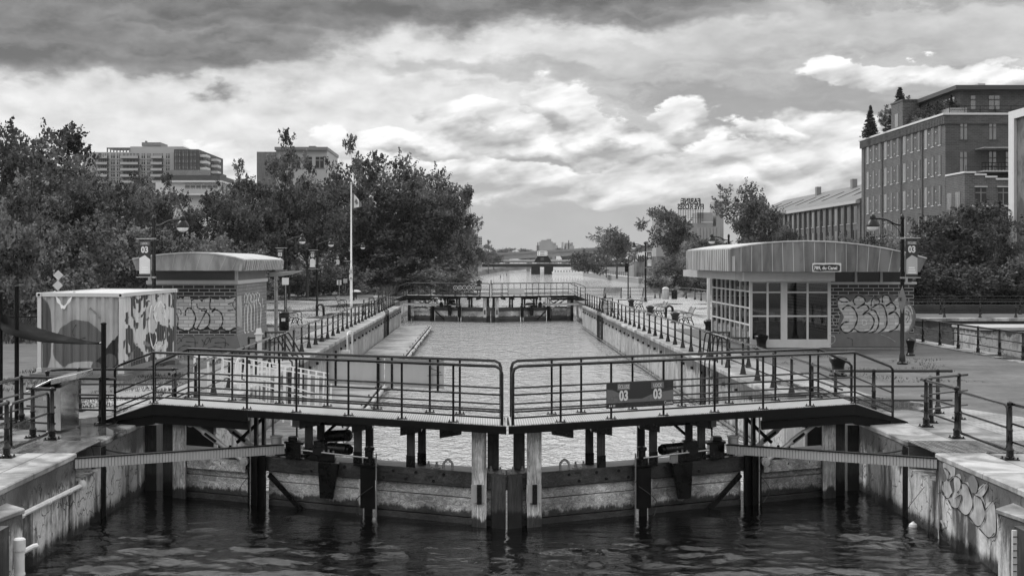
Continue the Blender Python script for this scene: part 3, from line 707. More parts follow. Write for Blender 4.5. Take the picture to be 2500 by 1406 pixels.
    for k in range(6): q = P(3.42 + .1 * (k % 3), -.11 + .12 * (k // 3), -.32); mb.lathe(q, [(.02, 0), (.02, .05 + .02 * (k % 2))], 6)
    each(mb, 'stud', 'steel', t)
    mb = MB(); q = P(6.0, .25, -.5); mb.lathe(q, [(.05, 0), (.05, .03), (.03, .05), (.03, .14)], 6); q = P(5.75, .25, -.5); mb.lathe(q, [(.05, 0), (.05, .03), (.03, .05), (.03, .14)], 6); each(mb, 'hex_bolt', 'black', t)
    # shackle and bolts
    mb = MB(); q = P(1.12, .12, -.5); mb.tube(smooth2([(q[0] - .08 * s, q[1], q[2]), (q[0] - .08 * s, q[1], q[2] + .12), (q[0], q[1], q[2] + .19), (q[0] + .08 * s, q[1], q[2] + .12), (q[0] + .08 * s, q[1], q[2])]), .024, 7); mb.build('shackle', 'steel', t, True)
    mb = MB()
    for d in (1.34, 1.5, .12, .3):
        q = P(d, .16 if d > 1 else .1, -.5); mb.lathe(q, [(.07, 0), (.07, .02), (.035, .03), (.035, .08), (.02, .085), (.02, .13)], 6)
    each(mb, 'hex_bolt', 'mid', t)
    mb = MB(); q = P(.52, -.125, -.95); mb.box(q[0] - .15, q[1] - .05, -1.04, q[0] + .13, q[1], -.70); mb.build('clamp_plate', 'zinc', t)
    mb = MB(); mb.box(q[0] - .04, q[1] - .09, -1.06, q[0] + .05, q[1] - .051, -.69); mb.build('clamp_bar', 'black', t)
    # turnbuckle tie rods
    for k_, (A, B) in enumerate(((P(6.55, -.25, .12), P(5.35, -.15, -.62)), (P(6.1, .5, .12), P(4.7, .4, -.7)))):
        A, B = Vector(A), Vector(B); dd = (B - A)
        mb = MB(); mb.tube([A, A + dd * .22, A + dd * .25, A + dd * .5, A + dd * .52, A + dd * .94, B], [.045, .05, .07, .07, .05, .05, .06], 8)
        mb.build('turnbuckle', 'zinc', t, True)
        mb = MB()
        for q in (A, B): mb.tube([q + Vector((0, -.1, 0)), q + Vector((0, .08, 0))], .085, 12); mb.tube([q + Vector((0, -.14, 0)), q + Vector((0, -.1, 0))], .04, 6)
        each(mb, 'turnbuckle_pin', 'zinc', t, True)
        mb = MB(); mb.bar(A + dd * .27 + Vector((0, -.075, 0)), A + dd * .48 + Vector((0, -.075, 0)), .03, .05); mb.build('turnbuckle_slot', 'blackmat', t)
    mb = MB(); lb(mb, 5.35, -.03, -.86, 6.7, .02, -.62); mb.build('lower_rail', 'plank', t)
    # toothed rack
    A = Vector((LX + .01 if s < 0 else RX - .01, 25.75 + oy, -.17)); A.x += ox; B = Vector(P(4.45, -.22, -.30))
    if oy > 10: A = Vector(P(7.6, -3.2, -.2))
    d_ = (B - A).normalized(); sd = Vector((-d_.y, d_.x, 0)).normalized()
    if sd.y > 0: sd = -sd
    ln = (B - A).length; mb = MB(); mb.bar(A - sd * .06, B - sd * .06, .06, .17); mb.bar(A - sd * .03 + Vector((0, 0, .10)), B - sd * .03 + Vector((0, 0, .10)), .13, .016); mb.build('rack_beam', 'blackmat', t)
    mb = MB(); nT = int(ln / .065)
    for i in range(nT):
        q = A + d_ * (.04 + i * .065); mb.bar(q + Vector((0, 0, -.085)), q + Vector((0, 0, .085)), .034, .055, up=tuple(d_))
    mb.build('rack_teeth', 'zinc', t)
    mb = MB(); mb.tube(smooth2([P(6.3, -.25, -.45), P(6.5, -.3, -.62), P(7.0, -.28, -.6), (A.x * .5 + P(7.3, 0, 0)[0] * .5, 28.5 + oy, -.35), (A.x - s * -.02 * s, 27.9 + oy, -.2)]), .018, 6); mb.build('hose', 'rubber', t, True)
    mb = MB(); mb.tube(smooth2([P(2.6, -.16, -.9), P(2.95, -.2, -1.2), P(2.9, -.2, -1.5), P(2.65, -.16, -1.6)]), .008, 5); mb.tube(smooth2([P(5.25, -.18, -.9), P(5.45, -.2, -1.2), P(5.3, -.18, -1.45)]), .007, 5); mb.build('cable', 'rubber', t)
    return t
gate_leaf(-1, 0, 0, 'left leaf of the near timber lock gate, with footbridge deck and rails', 'leaves of the near lock gate')
gate_leaf(1, 0, 0, 'right leaf of the near timber lock gate, carrying the ECLUSE and LOCK sign', 'leaves of the near lock gate')
gate_leaf(-1, 94.9, .2, 'left leaf of the distant lock gate at the far end of the chamber', 'leaves of the far lock gate')
gate_leaf(1, 94.9, .2, 'right leaf of the distant lock gate at the far end of the chamber', 'leaves of the far lock gate')
# padlock between the leaves and wall cables
# ------------------------------------------------------------------ signs on the gates
def rpt(d, n, z, b=25.95, k=.55, s=1): return Vector((GX + s * d, b + k * d + n, z))
t = thing('lock_sign', rpt(2.58, -.06, .70), 'dark rectangular sign reading ECLUSE 03 LOCK 03 on the right gate rail', 'sign')
A, B = rpt(1.90, -.05, 0), rpt(3.26, -.05, 0); dv = (B - A); wS = dv.length; dv.normalize(); nv = Vector((dv.y, -dv.x, 0)); ang = math.atan2(dv.y, dv.x)
def sp(u, z, off): q = A + dv * (u * wS) + nv * off; return (q.x, q.y, z)
mb = MB(); mb.hexa([sp(0, .70, 0), sp(1, .70, 0), sp(1, .70, -.02), sp(0, .70, -.02)], [sp(0, 1.19, 0), sp(1, 1.19, 0), sp(1, 1.19, -.02), sp(0, 1.19, -.02)]); mb.build('sign_board', 'signdark', t)
mb = MB(); mb.poly([sp(u, z, .003) for u, z in ((0, .80), (1, .80), (1, 1.0), (.82, .97), (.66, .93), (.52, .86), (.33, .865), (.2, .97), (.08, 1.05), (0, 1.06))]); mb.build('hill_shape', 'signmid', t)
mb = MB()
for u in (.15, .66): mb.poly([sp(u, 1.04, .006), sp(u + .19, 1.04, .006), sp(u + .19, 1.16, .006), sp(u, 1.16, .006)])
each(mb, 'word_panel', 'signmid', t)
rot = (R(90), 0, ang)
for (tx, u, z, sz, b_, sx) in (('ÉCLUSE', .245, 1.10, .10, .001, .75), ('LOCK', .755, 1.10, .10, .001, .75), ('03', .245, .925, .26, .010, .8), ('03', .755, .925, .26, .010, .8), ('Canadä'.replace('ä', 'a'), .92, .755, .085, .0, .8)):
    q = sp(u, z, .010); text(tx, sz, q, rot, 'signlight', t, b_, sx=sx, ext=.001)
mb = MB(); mb.poly([sp(.03, .735, .008), sp(.045, .735, .008), sp(.045, .765, .008), sp(.03, .765, .008)]); mb.poly([sp(.058, .735, .008), sp(.07, .735, .008), sp(.07, .765, .008), sp(.058, .765, .008)])
for i in range(3): mb.poly([sp(.085, .735 + i * .012, .008), sp(.12, .735 + i * .012, .008), sp(.12, .741 + i * .012, .008), sp(.085, .741 + i * .012, .008)])
mb.build('flag_emblem', 'signlight', t)
# blank white boards on rear rail of left leaf
for (d0, d1, lab) in ((3.63, 2.45, 'blank pale board seen from behind on the left gate rail, nearer the quay'), (2.43, 1.22, 'blank pale board with a scribble on the left gate rail, nearer the middle')):
    t = thing('blank_board', rpt(d0, 1.55, .97, s=-1), lab, 'board', 'pale boards on the left gate rail')
    a, b_ = rpt(d0, 1.49, 0, s=-1), rpt(d1, 1.49, 0, s=-1)
    mb = MB(); mb.hexa([(a.x, a.y, .97), (b_.x, b_.y, .97), (b_.x, b_.y + .012, .97), (a.x, a.y + .012, .97)], [(a.x, a.y, 1.53), (b_.x, b_.y, 1.53), (b_.x, b_.y + .012, 1.53), (a.x, a.y + .012, 1.53)]); mb.build('panel', 'zinc', t)
    mb = MB()
    for u in (.12, .9):
        q = a + (b_ - a) * u; mb.box(q.x - .022, q.y - .022, .90, q.x + .022, q.y - .004, 1.54)
    each(mb, 'bracket', 'black', t)
    if d0 < 3:
        mb = MB(); dq = (b_ - a)
        mb.ribbon([(.75, 1.38), (.95, 1.30), (.72, 1.22), (.98, 1.25)], .02, lambda u, z, o: (a.x + dq.x * u, a.y + dq.y * u - o, z), .008); mb.build('scribble', 'spray_dark', t)
# pictogram board and double sign on the far gate
def fpt(d, z, s, n=-.08): return Vector((GX + .2 + s * d, 25.95 + 94.9 + .55 * d + n, z))
t = thing('pictogram_board', fpt(1.9, .9, -1), 'dark board of five round pictograms on the far gate rail', 'sign')
Y_ = 120.6
mb = MB(); mb.box(gx(1105, Y_), Y_, zz(709.5, Y_), gx(1175.5, Y_), Y_ + .05, zz(696, Y_)); mb.build('board', 'signdark', t)
mb = MB()
for i in range(5):
    cx_ = gx(1112 + i * 11, Y_); mb.tube([(cx_ + .17 * math.cos(a), Y_ - .012, zz(702.5, Y_) + .17 * math.sin(a)) for a in np.linspace(0, 6.283, 17)[:-1]], .018, 5, closed=True)
each(mb, 'ring', 'signlight', t)
mb = MB(); zc_ = zz(702.5, Y_)
for i in range(5):
    cx_ = gx(1112 + i * 11, Y_)
    for k in range(3 if i in (0, 4) else 2):
        a = k * math.pi / 3 + i * .6; r_ = .11 if i != 0 else .08
        mb.bar((cx_ - r_ * math.cos(a), Y_ - .01 - k * .008, zc_ - r_ * math.sin(a)), (cx_ + r_ * math.cos(a), Y_ - .01 - k * .008, zc_ + r_ * math.sin(a)), .03, .01)
for k in range(2): mb.box(gx(1162, Y_), Y_ - .01, zc_ - .08 + k * .12, gx(1174, Y_), Y_ - .003, zc_ - .04 + k * .12)
mb.build('pictogram', 'signlight', t)
Y_ = 121.0
for (y0, y1, lab) in ((704, 711, 'pale notice panel on the far gate rail, the upper of two'), (711.8, 718, 'pale notice panel on the far gate rail, the lower of two')):
    mb = MB(); mb.box(gx(1241, Y_), Y_, zz(y1, Y_), gx(1280.5, Y_), Y_ + .03, zz(y0, Y_))
    tag(recenter(mb.build('notice_panel', 'zinc'), (gx(1260, Y_), Y_, zz(y1, Y_))), lab, 'sign', 'notice panels on the far gate')

# ================================================================== RAILINGS
_mb = MB()
_mb.box(-.13, -.13, 0, .13, .13, .02)
_mb.lathe((0, 0, 0), [(.085, .02), (.085, .05), (.068, .06), (.068, .15), (.075, .16), (.075, .18), (.050, .21), (.046, .50), (.054, .51), (.054, .53), (.046, .54), (.040, .93), (.030, .94)], 12)
_mb.lathe((0, 0, .98), [(.02, -.055), (.050, -.03), (.056, 0), (.050, .03), (.02, .052)], 12)
for _a in (-1, 1):
    for _b in (-1, 1): _mb.lathe((_a * .1, _b * .1, .02), [(.016, 0), (.016, .035)], 6)
_po = _mb.build('rail_post', 'rail', None, True); POST = _po.data; bpy.data.objects.remove(_po)
_mb = MB()
_mb.box(-.11, -.11, 0, .11, .11, .02)
_mb.lathe((0, 0, 0), [(.10, .02), (.095, .06), (.058, .22), (.052, .26), (.044, .30), (.040, .60), (.048, .61), (.048, .63), (.040, .64), (.036, .95)], 9)
_mb.lathe((0, 0, .98), [(.02, -.05), (.050, 0), (.02, .048)], 9)
_po = _mb.build('rail_post', 'rail', None, True); POST2 = _po.data; bpy.data.objects.remove(_po)
def railing(label, group, lines, posts, heavy=False, heights=(.98, .63, .31), cat='railing', z=0.0, rr_=(.034, .022), frames=()):
    x0, y0 = posts[0]; t = thing('railing', (x0, y0, z), label, cat, group)
    for ln in lines:
        for i, h in enumerate(heights):
            mb = MB(); pts = [(x, y, z + h) for x, y in ln]
            if len(pts) > 2 and heavy: pts = smooth2(pts, k=3)
            mb.tube(pts, rr_[0] if i == 0 else rr_[1], 8 if heavy else 6); mb.build('handrail' if i == 0 else 'rail_bar', 'rail', t, True)
    for x, y in posts:
        o = bpy.data.objects.new('rail_post', POST if heavy else POST2); COL.objects.link(o); o.parent = t; o.location = (x - x0, y - y0, 0)
    for fr in frames:   # rounded loop panels
        (xa, ya), (xb, yb) = fr; a, b = Vector((xa, ya, 0)), Vector((xb, yb, 0)); d = (b - a).normalized()
        zs = lambda q, h: (q.x, q.y, z + h)
        loop = [zs(a, .24), zs(a, .84), zs(a + d * .03, .90), zs(a + d * .12, .94), zs(b - d * .12, .94), zs(b - d * .03, .90), zs(b, .84), zs(b, .24), zs(b - d * .03, .18), zs(b - d * .12, .14), zs(a + d * .12, .14), zs(a + d * .03, .18)]
        mb = MB(); mb.tube(loop, .027, 8, closed=True); mb.build('gate_loop', 'rail', t, True)
        mb = MB(); mb.tube([zs(a, .54), zs(b, .54)], .02, 6); mb.build('rail_bar', 'rail', t, True)
    return t
def ys(a, b, step=2.28):
    n = max(1, round((b - a) / step)); return [a + (b - a) * i / n for i in range(n + 1)]
QG = 'wet black railings along the lock chamber'
for X, s, side in ((-7.0, -1, 'left'), (8.0, 1, 'right')):
    o = X + s * .68
    railing(f'black three bar railing on the {side} coping between the near gate and the near ladder', QG, [[(X, 31.7), (X, 46.55)], [(X, 46.55), (o, 46.55)]], [(X, y) for y in (32.3, 34.6, 36.9, 39.2, 41.5, 43.8, 46.55)] + [(o, 46.55)])
    railing(f'longest black railing on the {side} coping, between the two chamber ladders', QG, [[(X, 50.2), (X, 91.4)], [(X, 50.2), (o, 50.2)]], [(X, y) for y in ys(50.2, 91.4)] + [(o, 50.2), (o, 91.4)])
    railing(f'short black railing on the {side} coping just before the far gate', QG, [[(X, 95.6), (X, 111.5)], [(X, 95.6), (o, 95.6)]], [(X, y) for y in ys(95.6, 111.4)] + [(o, 95.6)])
FG = 'heavy black railings round the near gate'
railing('heavy black railing with rounded loop panel on the right quay, nearest the viewer', FG, [[(9.34, 25.06), (9.34, 18)], [(9.34, 28.06), (9.34, 30.0), (9.36, 30.35), (9.67, 30.7), (10.5, 31.4), (10.75, 31.6)]],
        [(9.28, 25.06), (9.34, 28.06), (9.34, 30.0), (9.67, 30.75), (10.5, 31.4), (9.28, 22.3)], True, frames=[((9.33, 27.85), (9.31, 25.25))])
railing('heavy black railing crossing behind the right end of the near gate footbridge', FG, [[(7.95, 32.6), (10.75, 32.6)]], [(8.95, 32.9 - .3), (10.42, 32.6)], True)
railing('heavy black railing with rounded loop panel on the left quay, nearest the viewer', FG, [[(-8.47, 25.3), (-8.5, 18)], [(-8.40, 27.9), (-9.05, 28.2)]], [(-8.48, 25.3), (-8.46, 27.9), (-8.92, 28.15), (-8.5, 22.4)], True, frames=[((-8.47, 27.7), (-8.47, 25.5))])
railing('black railing behind the steel control cabinet, bending towards the viewer', FG, [[(-10.0, 18), (-10.0, 30.6)], [(-10.0, 30.8), (-7.85, 30.4)]], [(-10.0, 30.8), (-8.2, 30.48), (-10, 26.5), (-10.0, 22.4)], True)
railing('black railing crossing behind the left end of the near gate footbridge', FG, [[(-9.87, 32.2), (-9.75, 33.07), (-7.1, 33.07)]], [(-9.87, 32.2), (-9.4, 33.07), (-7.2, 33.07)], True)
railing('black railing along the edge of the dark side basin on the right', 'railings round the side basin', [[(18.85, 30), (18.85, 70), (19.1, 86.4)]], [(18.85, y) for y in ys(31.6, 70, 2.3)] + [(19.1, 78), (19.1, 86)], True)
railing('black railing on top of the far wall of the side basin', 'railings round the side basin', [[(20, 87.6), (60, 87.6)]], [(26.2 + 2.2 * i, 87.6) for i in range(9)])
railing('black railing just behind the one on the basin wall, right', 'railings round the side basin', [[(20, 93), (60, 93)]], [(27.3 + 2.6 * i, 93) for i in range(8)])
railing('black railing beyond the side basin, below the large tree', 'railings round the side basin', [[(20, 101), (60, 101)]], [(29.5 + 2.9 * i, 101) for i in range(7)])
pc = [(9.2, 134.6), (17.5, 134.6), (18.6, 133.5), (19.2, 131), (19.2, 127), (19.2, 88)]
railing('black railing curving round the far edge of the wet plaza', None, [pc], [(9.2 + 2.35 * i, 134.6) for i in range(4)] + [(18.9, 132.5)] + [(19.2, 129 - 3.6 * i) for i in range(11)])
railing('black railing on the left quay beside the far gate', None, [[(-8.6, 112), (-8.6, 125.5), (-11.5, 126)]], [(-8.6, 112), (-8.6, 116.5), (-8.6, 121), (-8.6, 125.5), (-11.5, 126)])

# chamber ladders
def ladder(X, s, y0, lab):
    t = thing('quay_ladder', (X, y0 + 1.5, 0), lab, 'ladder', 'looped ladders down into the lock chamber')
    C = X - s * .34 if s > 0 else X + .64
    C = X - s * .70
    W = -6.33 if s < 0 else 7.63
    for i in range(4):
        y = y0 + .25 + i * .95
        mb = MB(); mb.tube(smooth2([(X, y, 0), (X, y, .80), (X - s * .05, y, .93), (X - s * .15, y, .98), (X - s * .26, y, .92), (W + s * .05, y + .1, .22), (W - s * .02, y + .1, .02), (W - s * .02, y + .1, -1.9)], k=3), .026, 7); mb.build('hand_loop', 'rail', t, True)
    mb = MB()
    for z_ in (.35, .68): mb.tube([(X, y0 + .25, z_), (X, y0 + 3.1, z_)], .018, 6)
    each(mb, 'cross_bar', 'rail', t)
    mb = MB()
    for j in range(7):
        mb.tube([(W - s * .02, y0 + .35, -.15 - j * .27), (W - s * .02, y0 + 1.3, -.15 - j * .27)], .016, 5)
    each(mb, 'rung', 'rail', t)
ladder(-7.02, -1, 46.6, 'black looped ladder on the left chamber wall, near the brick hut')
ladder(8.02, 1, 46.6, 'black looped ladder on the right chamber wall, in front of the glazed kiosk')
ladder(-7.02, -1, 91.7, 'distant black looped ladder on the left chamber wall near the far gate')
ladder(8.02, 1, 91.7, 'distant black looped ladder on the right chamber wall near the far gate')

# ================================================================== STREET FURNITURE
def place(o, x, y, rz=0.0, lab=None, sc=None, z=0.0):
    o.location = (x, y, z); o.rotation_euler = (0, 0, R(rz))
    if lab: o['label'] = lab
    if sc: o.scale = sc
    return o
def proto(fn): return fn()
# ---- street lamp: arm towards +X, banner towards -X
def make_lamp():
    t = thing('street_lamp', (0, 0, 0), 'x', 'street lamp', 'black lamps with banners along the quays')
    mb = MB(); mb.lathe((0, 0, 0), [(.18, 0), (.18, .05), (.11, .10), (.10, .3), (.078, .36), (.072, 2.2), (.060, 4.9), (.075, 4.92), (.075, 5.0), (.05, 5.06), (.02, 5.09)], 14); mb.build('pole', 'rail', t, True)
    mb = MB(); mb.tube(smooth2([(0, 0, 4.72), (.22, 0, 4.74), (.5, 0, 4.88), (.75, 0, 4.93), (1.0, 0, 4.93)]), .035, 8); mb.tube(smooth2([(.05, 0, 4.2), (.1, 0, 4.5), (.3, 0, 4.72), (.5, 0, 4.80)]), .012, 6)
    mb.tube([(.62 + .06 * math.cos(a), 0, 4.80 + .06 * math.sin(a)) for a in np.linspace(.4, 5.6, 12)], .01, 5); mb.build('arm', 'rail', t, True)
    h = MB(); h.lathe((1.0, 0, 4.46), [(.225, .20), (.235, .21), (.235, .235), (.225, .26), (.19, .35), (.13, .42), (.105, .44), (.105, .54), (.085, .59), (.04, .62), (.01, .63)], 18)
    hh = h.build('lamp_head', 'black', t, True)
    h = MB(); h.lathe((1.0, 0, 4.46), [(.02, .05), (.09, .06), (.15, .09), (.19, .14), (.205, .205)], 18); h.build('lamp_shade', 'lampglass', hh, True)
    # banner
    mb = MB()
    for z_ in (4.27, 2.93): mb.tube([(0, 0, z_), (-.62, 0, z_)], .016, 6); mb.lathe((0, 0, z_ - .03), [(.085, 0), (.085, .06)], 12)
    each(mb, 'banner_arm', 'steel', t)
    b = MB(); b.box(-.52, -.006, 2.95, -.12, .006, 4.26); bb = b.build('banner', 'signdark', t)
    for sg, word in ((-1, 'LOCK'), (1, 'ÉCLUSE')):
        yv = sg * .010
        m2 = MB(); m2.poly([(-.51, yv, 3.05), (-.13, yv, 3.05), (-.13, yv, 3.55), (-.32, yv, 3.70), (-.51, yv, 3.60)]); m2.build('hill_shape', 'signlight' if sg < 0 else 'zinc', bb)
        m2 = MB(); m2.poly([(-.49, yv, 4.05), (-.15, yv, 4.05), (-.15, yv, 4.16), (-.49, yv, 4.16)]); m2.build('word_panel', 'signmid', bb)
        rz = 0 if sg < 0 else math.pi
        text('03', .30, (-.32, yv * 1.5, 3.88), (R(90), 0, rz), 'signlight', bb, .012, sx=.85)
        text(word, .10, (-.32, yv * 1.8, 4.105), (R(90), 0, rz), 'signlight', bb, .001, sx=.75)
        m2 = MB()
        for k in range(3): m2.box(-.45 + .02 * k, min(yv * 1.2, yv * 1.6), 3.09 + k * .08, -.19 - .01 * k, max(yv * 1.2, yv * 1.6), 3.13 + k * .08)
        m2.build('small_print', 'white', bb)
    return t
lamp = make_lamp()
place(lamp, gx(376, 49.6), 49.6, 0, 'black arm lamp with LOCK 03 banner rising behind the painted container')
def lampcopy(x, y, rz, lab, banner=True):
    c = copy_tree(lamp); place(c, x, y, rz, lab)
    if not banner:
        for ch in list(c.children):
            if ch.name.startswith('banner'):
                for g2 in list(ch.children): bpy.data.objects.remove(g2)
                bpy.data.objects.remove(ch)
    return c
lampcopy(gx(697, 85), 85, 0, 'black arm lamp with 03 banner just right of the brick hut roof')
lampcopy(gx(774, 102), 102, 0, 'black arm lamp with 03 banner behind the arched bike rack on the left quay')
lampcopy(gx(857.5, 123.5), 123.5, 0, 'black arm lamp right against the flagpole, without a banner', False)
lampcopy(gx(832, 151), 151, 0, 'most distant black lamp on the left quay, with a small 03 banner')
lampcopy(gx(2203, 48.2), 48.2, 180, 'tall black arm lamp with ECLUSE 03 banner in front of the graffiti kiosk wall')
lampcopy(gx(1779, 84), 84, 180, 'black lamp whose head just shows above the kiosk roof')
lampcopy(gx(1576, 121.5), 121.5, 180, 'black arm lamp with 03 banner on the wet plaza beside the signal post')
# ---- flagpole and flag
fx = gx(857.5, 121); t = thing('flagpole', (fx, 121, 0), 'tall white flagpole in front of the trees on the left', 'flagpole')
mb = MB(); mb.lathe((fx, 121, 0), [(.12, 0), (.10, 3.0), (.10, 3.02), (.075, 3.05), (.05, 10.0)], 12); mb.build('pole', 'white', t, True)
mb = MB(); mb.lathe((fx, 121, 10.0), [(.03, 0), (.09, .05), (.1, .12), (.05, .2)], 10); mb.build('finial', 'zinc', t, True)
mb = MB(); mb.box(fx - .62, 120.9, zz(638.5, 121), fx, 120.96, zz(636.8, 121)); mb.build('cross_arm', 'steel', t)
t = thing('flag', (fx, 121, 9), 'maple leaf flag blowing limply from the white flagpole', 'flag')
def flagpt(u, v):  # u along fly 0..1, v up 0..1
    drop = .85 * u ** 1.25
    return (fx + .08 + u * .80, 121 + .14 * math.sin(u * 7) , 9.28 - (1 - v) * (1.32 - .35 * u) - drop * (.8 * v + .25) )
def fstrip(u0, u1, mat, nm):
    mb = MB(); n_ = 6
    for i in range(n_):
        a, b = u0 + (u1 - u0) * i / n_, u0 + (u1 - u0) * (i + 1) / n_
        mb.poly([flagpt(a, 0), flagpt(b, 0), flagpt(b, 1), flagpt(a, 1)])
    return mb.build(nm, mat, t)
fstrip(0, .2, 'mid', 'flag_bar'); fstrip(.2, .72, 'white', 'flag_field'); fstrip(.72, 1, 'mid', 'flag_bar')
leafp = [(.0, .36), (.05, .22), (.14, .26), (.11, .1), (.22, .14), (.2, .02), (.28, -.02), (.12, -.16), (.14, -.24), (.02, -.2), (.0, -.34)]
leafp = leafp + [(-a, b) for a, b in reversed(leafp[1:-1])]
mb = MB(); mb.poly([tuple(Vector(flagpt(.46 + a * .8, .5 + b * .9)) + Vector((0, -.05, 0))) for a, b in leafp]); mb.build('maple_leaf', 'mid', t)
# round signs below on the pole
t = thing('path_signs', (gx(856.5, 122), 122, 0), 'stack of small round and square notices fixed low on the flagpole', 'sign')
Y_ = 120.8
mb = MB(); mb.tube([(gx(856.8, Y_), Y_, zz(663, Y_)), (gx(856.8, Y_), Y_ + .03, zz(663, Y_))], .17, 16); mb.build('round_sign', 'zinc', t)
mb = MB(); mb.box(gx(852.5, Y_), Y_, zz(684, Y_), gx(861, Y_), Y_ + .03, zz(669.5, Y_)); mb.build('square_sign', 'signlight', t)
mb = MB(); mb.tube([(gx(854, Y_), Y_ - .01, zz(682, Y_)), (gx(856.8, Y_), Y_ - .01, zz(677, Y_)), (gx(860, Y_), Y_ - .01, zz(682, Y_))], .03, 5); mb.build('arrow', 'signdark', t)
# ---- benches
def make_bench():
    t = thing('park_bench', (0, 0, 0), 'x', 'bench', 'slatted benches with cast iron frames')
    mb = MB()
    for i in range(5): mb.box(.02 + i * .095, -.85, .43 + .01 * abs(i - 2), .095 + i * .095, .85, .46 + .01 * abs(i - 2))
    mb.build('seat', 'bench', t)
    mb = MB()
    for i in range(5):
        x = -.02 - i * .035; z_ = .52 + i * .09; mb.hexa([(x, -.85, z_), (x + .03, -.85, z_), (x + .03, .85, z_), (x, .85, z_)], [(x - .02, -.85, z_ + .075), (x + .01, -.85, z_ + .075), (x + .01, .85, z_ + .075), (x - .02, .85, z_ + .075)])
    mb.build('backrest', 'bench', t)
    for y in (-.8, .8):
        mb = MB()
        mb.tube(smooth2([(-.12, y, 0), (-.06, y, .2), (.02, y, .42), (-.04, y, .6), (-.18, y, .92), (-.24, y, .96)]), .028, 6)
        mb.tube(smooth2([(.50, y, 0), (.42, y, .16), (.46, y, .3), (.42, y, .42), (.0, y, .42)]), .028, 6)
        mb.tube(smooth2([(-.04, y, .2), (.12, y, .32), (.2, y, .12), (.32, y, .3), (.43, y, .18)]), .02, 6)
        mb.tube(smooth2([(-.03, y, .64), (.2, y, .68), (.42, y, .64), (.46, y, .44)]), .022, 6)
        mb.build('leg', 'rail', t, True)
    return t
bench = make_bench()
place(bench, gx(712, 78), 78, 0, 'slatted bench beside the dark bin, right of the brick hut')
for x, y, rz, lab in ((gx(828, 102), 102, 0, 'slatted bench on the grass by the left railing, beyond the arched bike rack'),
                      (gx(1683, 78), 78, 180, 'slatted bench on the plaza nearest the glazed kiosk'),
                      (gx(1617, 88.7), 88.7, 180, 'slatted bench in the middle of the plaza row, left of the arched bike rack'),
                      (gx(1565, 102), 102, 180, 'slatted bench at the far end of the plaza row, near the black lamp'),
                      (gx(1495, 133.3), 133.0, 90, 'bench at the plaza end railing, left of the signal post, seen from behind'),
                      (gx(1590, 133.3), 133.0, 90, 'bench at the plaza end railing, between the black lamp and the bins')):
    place(copy_tree(bench), x, y, rz, lab)
# ---- bollards
def make_bollard():
    mb = MB(); mb.lathe((0, 0, 0), [(.27, 0), (.27, .05), (.20, .10), (.185, .25), (.20, .36), (.26, .46), (.275, .54), (.25, .57), (.12, .63), (.02, .65)], 18)
    return mb.build('mooring_bollard', 'rail', None, True)
bo = make_bollard(); tag(bo, 'x', 'bollard', 'mushroom shaped iron bollards on the right quay')
BL = [(2046, 43.3, 'mushroom bollard in front of the lamp, nearest the near gate'), (1859, 56, 'mushroom bollard in front of the kiosk glass corner'), (1731, 70, 'mushroom bollard at the foot of the kiosk porch column'),
      (1648, 80.5, 'mushroom bollard left of the bench nearest the kiosk'), (1587, 92, 'mushroom bollard left of the middle plaza bench'), (1541, 107.5, 'most distant mushroom bollard on the plaza')]
for i, (px, y, lab) in enumerate(BL):
    o = bo if i == 0 else bo.copy()
    if i: COL.objects.link(o)
    o.location = (gx(px, y), y, 0); o['label'] = lab
o = bo.copy(); COL.objects.link(o); o.location = (gx(2223, 52.5), 52.5, 0); o.scale = (.6, .6, 1.05); o['label'] = 'slim iron bollard at the corner of the graffiti wall, behind the tall lamp'; del o['group']
# ---- bike racks (arches)
def make_rack():
    t = thing('bike_rack', (0, 0, 0), 'x', 'bike rack', 'black arched bike racks')
    for y in (-.18, .18):
        mb = MB(); pts = [(-.22, y, 0), (-.2, y, .5)] + [(-.2 * math.cos(a), y, .55 + .2 * math.sin(a)) for a in np.linspace(.1, 3.04, 8)] + [(.2, y, .5), (.22, y, 0)]
        mb.tube(pts, .055, 8); mb.build('arch', 'black', t, True)
    return t
rk = make_rack(); place(rk, gx(782, 90), 90, 0, 'black double arch bike rack on the left grass by the railing')
place(copy_tree(rk), gx(1634, 87), 87, 0, 'black double arch bike rack between the plaza benches')
# ---- bins
def bin_(px, y, r, h, mat, lab, lidr=1.08, label_=False, dome=False):
    x = gx(px, y); t = thing('litter_bin', (x, y, 0), lab, 'bin')
    mb = MB(); mb.lathe((x, y, 0), [(r * .9, 0), (r, .04), (r, h * .86), (r * .97, h * .88)], 16); mb.build('bin_body', mat, t, True)
    mb = MB(); mb.lathe((x, y, h * .88), [(r * lidr, 0), (r * lidr, h * .06), (r * .9, h * .12)] + ([(r * .55, h * .22), (.02, h * .24)] if dome else []), 16); mb.build('lid', mat, t, True)
    if label_: mb = MB(); mb.box(x - .10, y - r - .012, h * .5, x + .10, y - r - .002, h * .66); mb.build('sticker', 'signlight', t)
bin_(693.5, 71.5, .25, .95, 'black', 'dark ribbed litter bin with pale sticker, left of the bench by the hut', 1.1, True)
bin_(1625, 130.7, .31, 1.0, 'zinc', 'pale domed litter bin at the plaza end railing', 1.1, False, True)
bin_(1646.5, 130.7, .27, .88, 'black', 'black litter bin right of the pale domed bin')
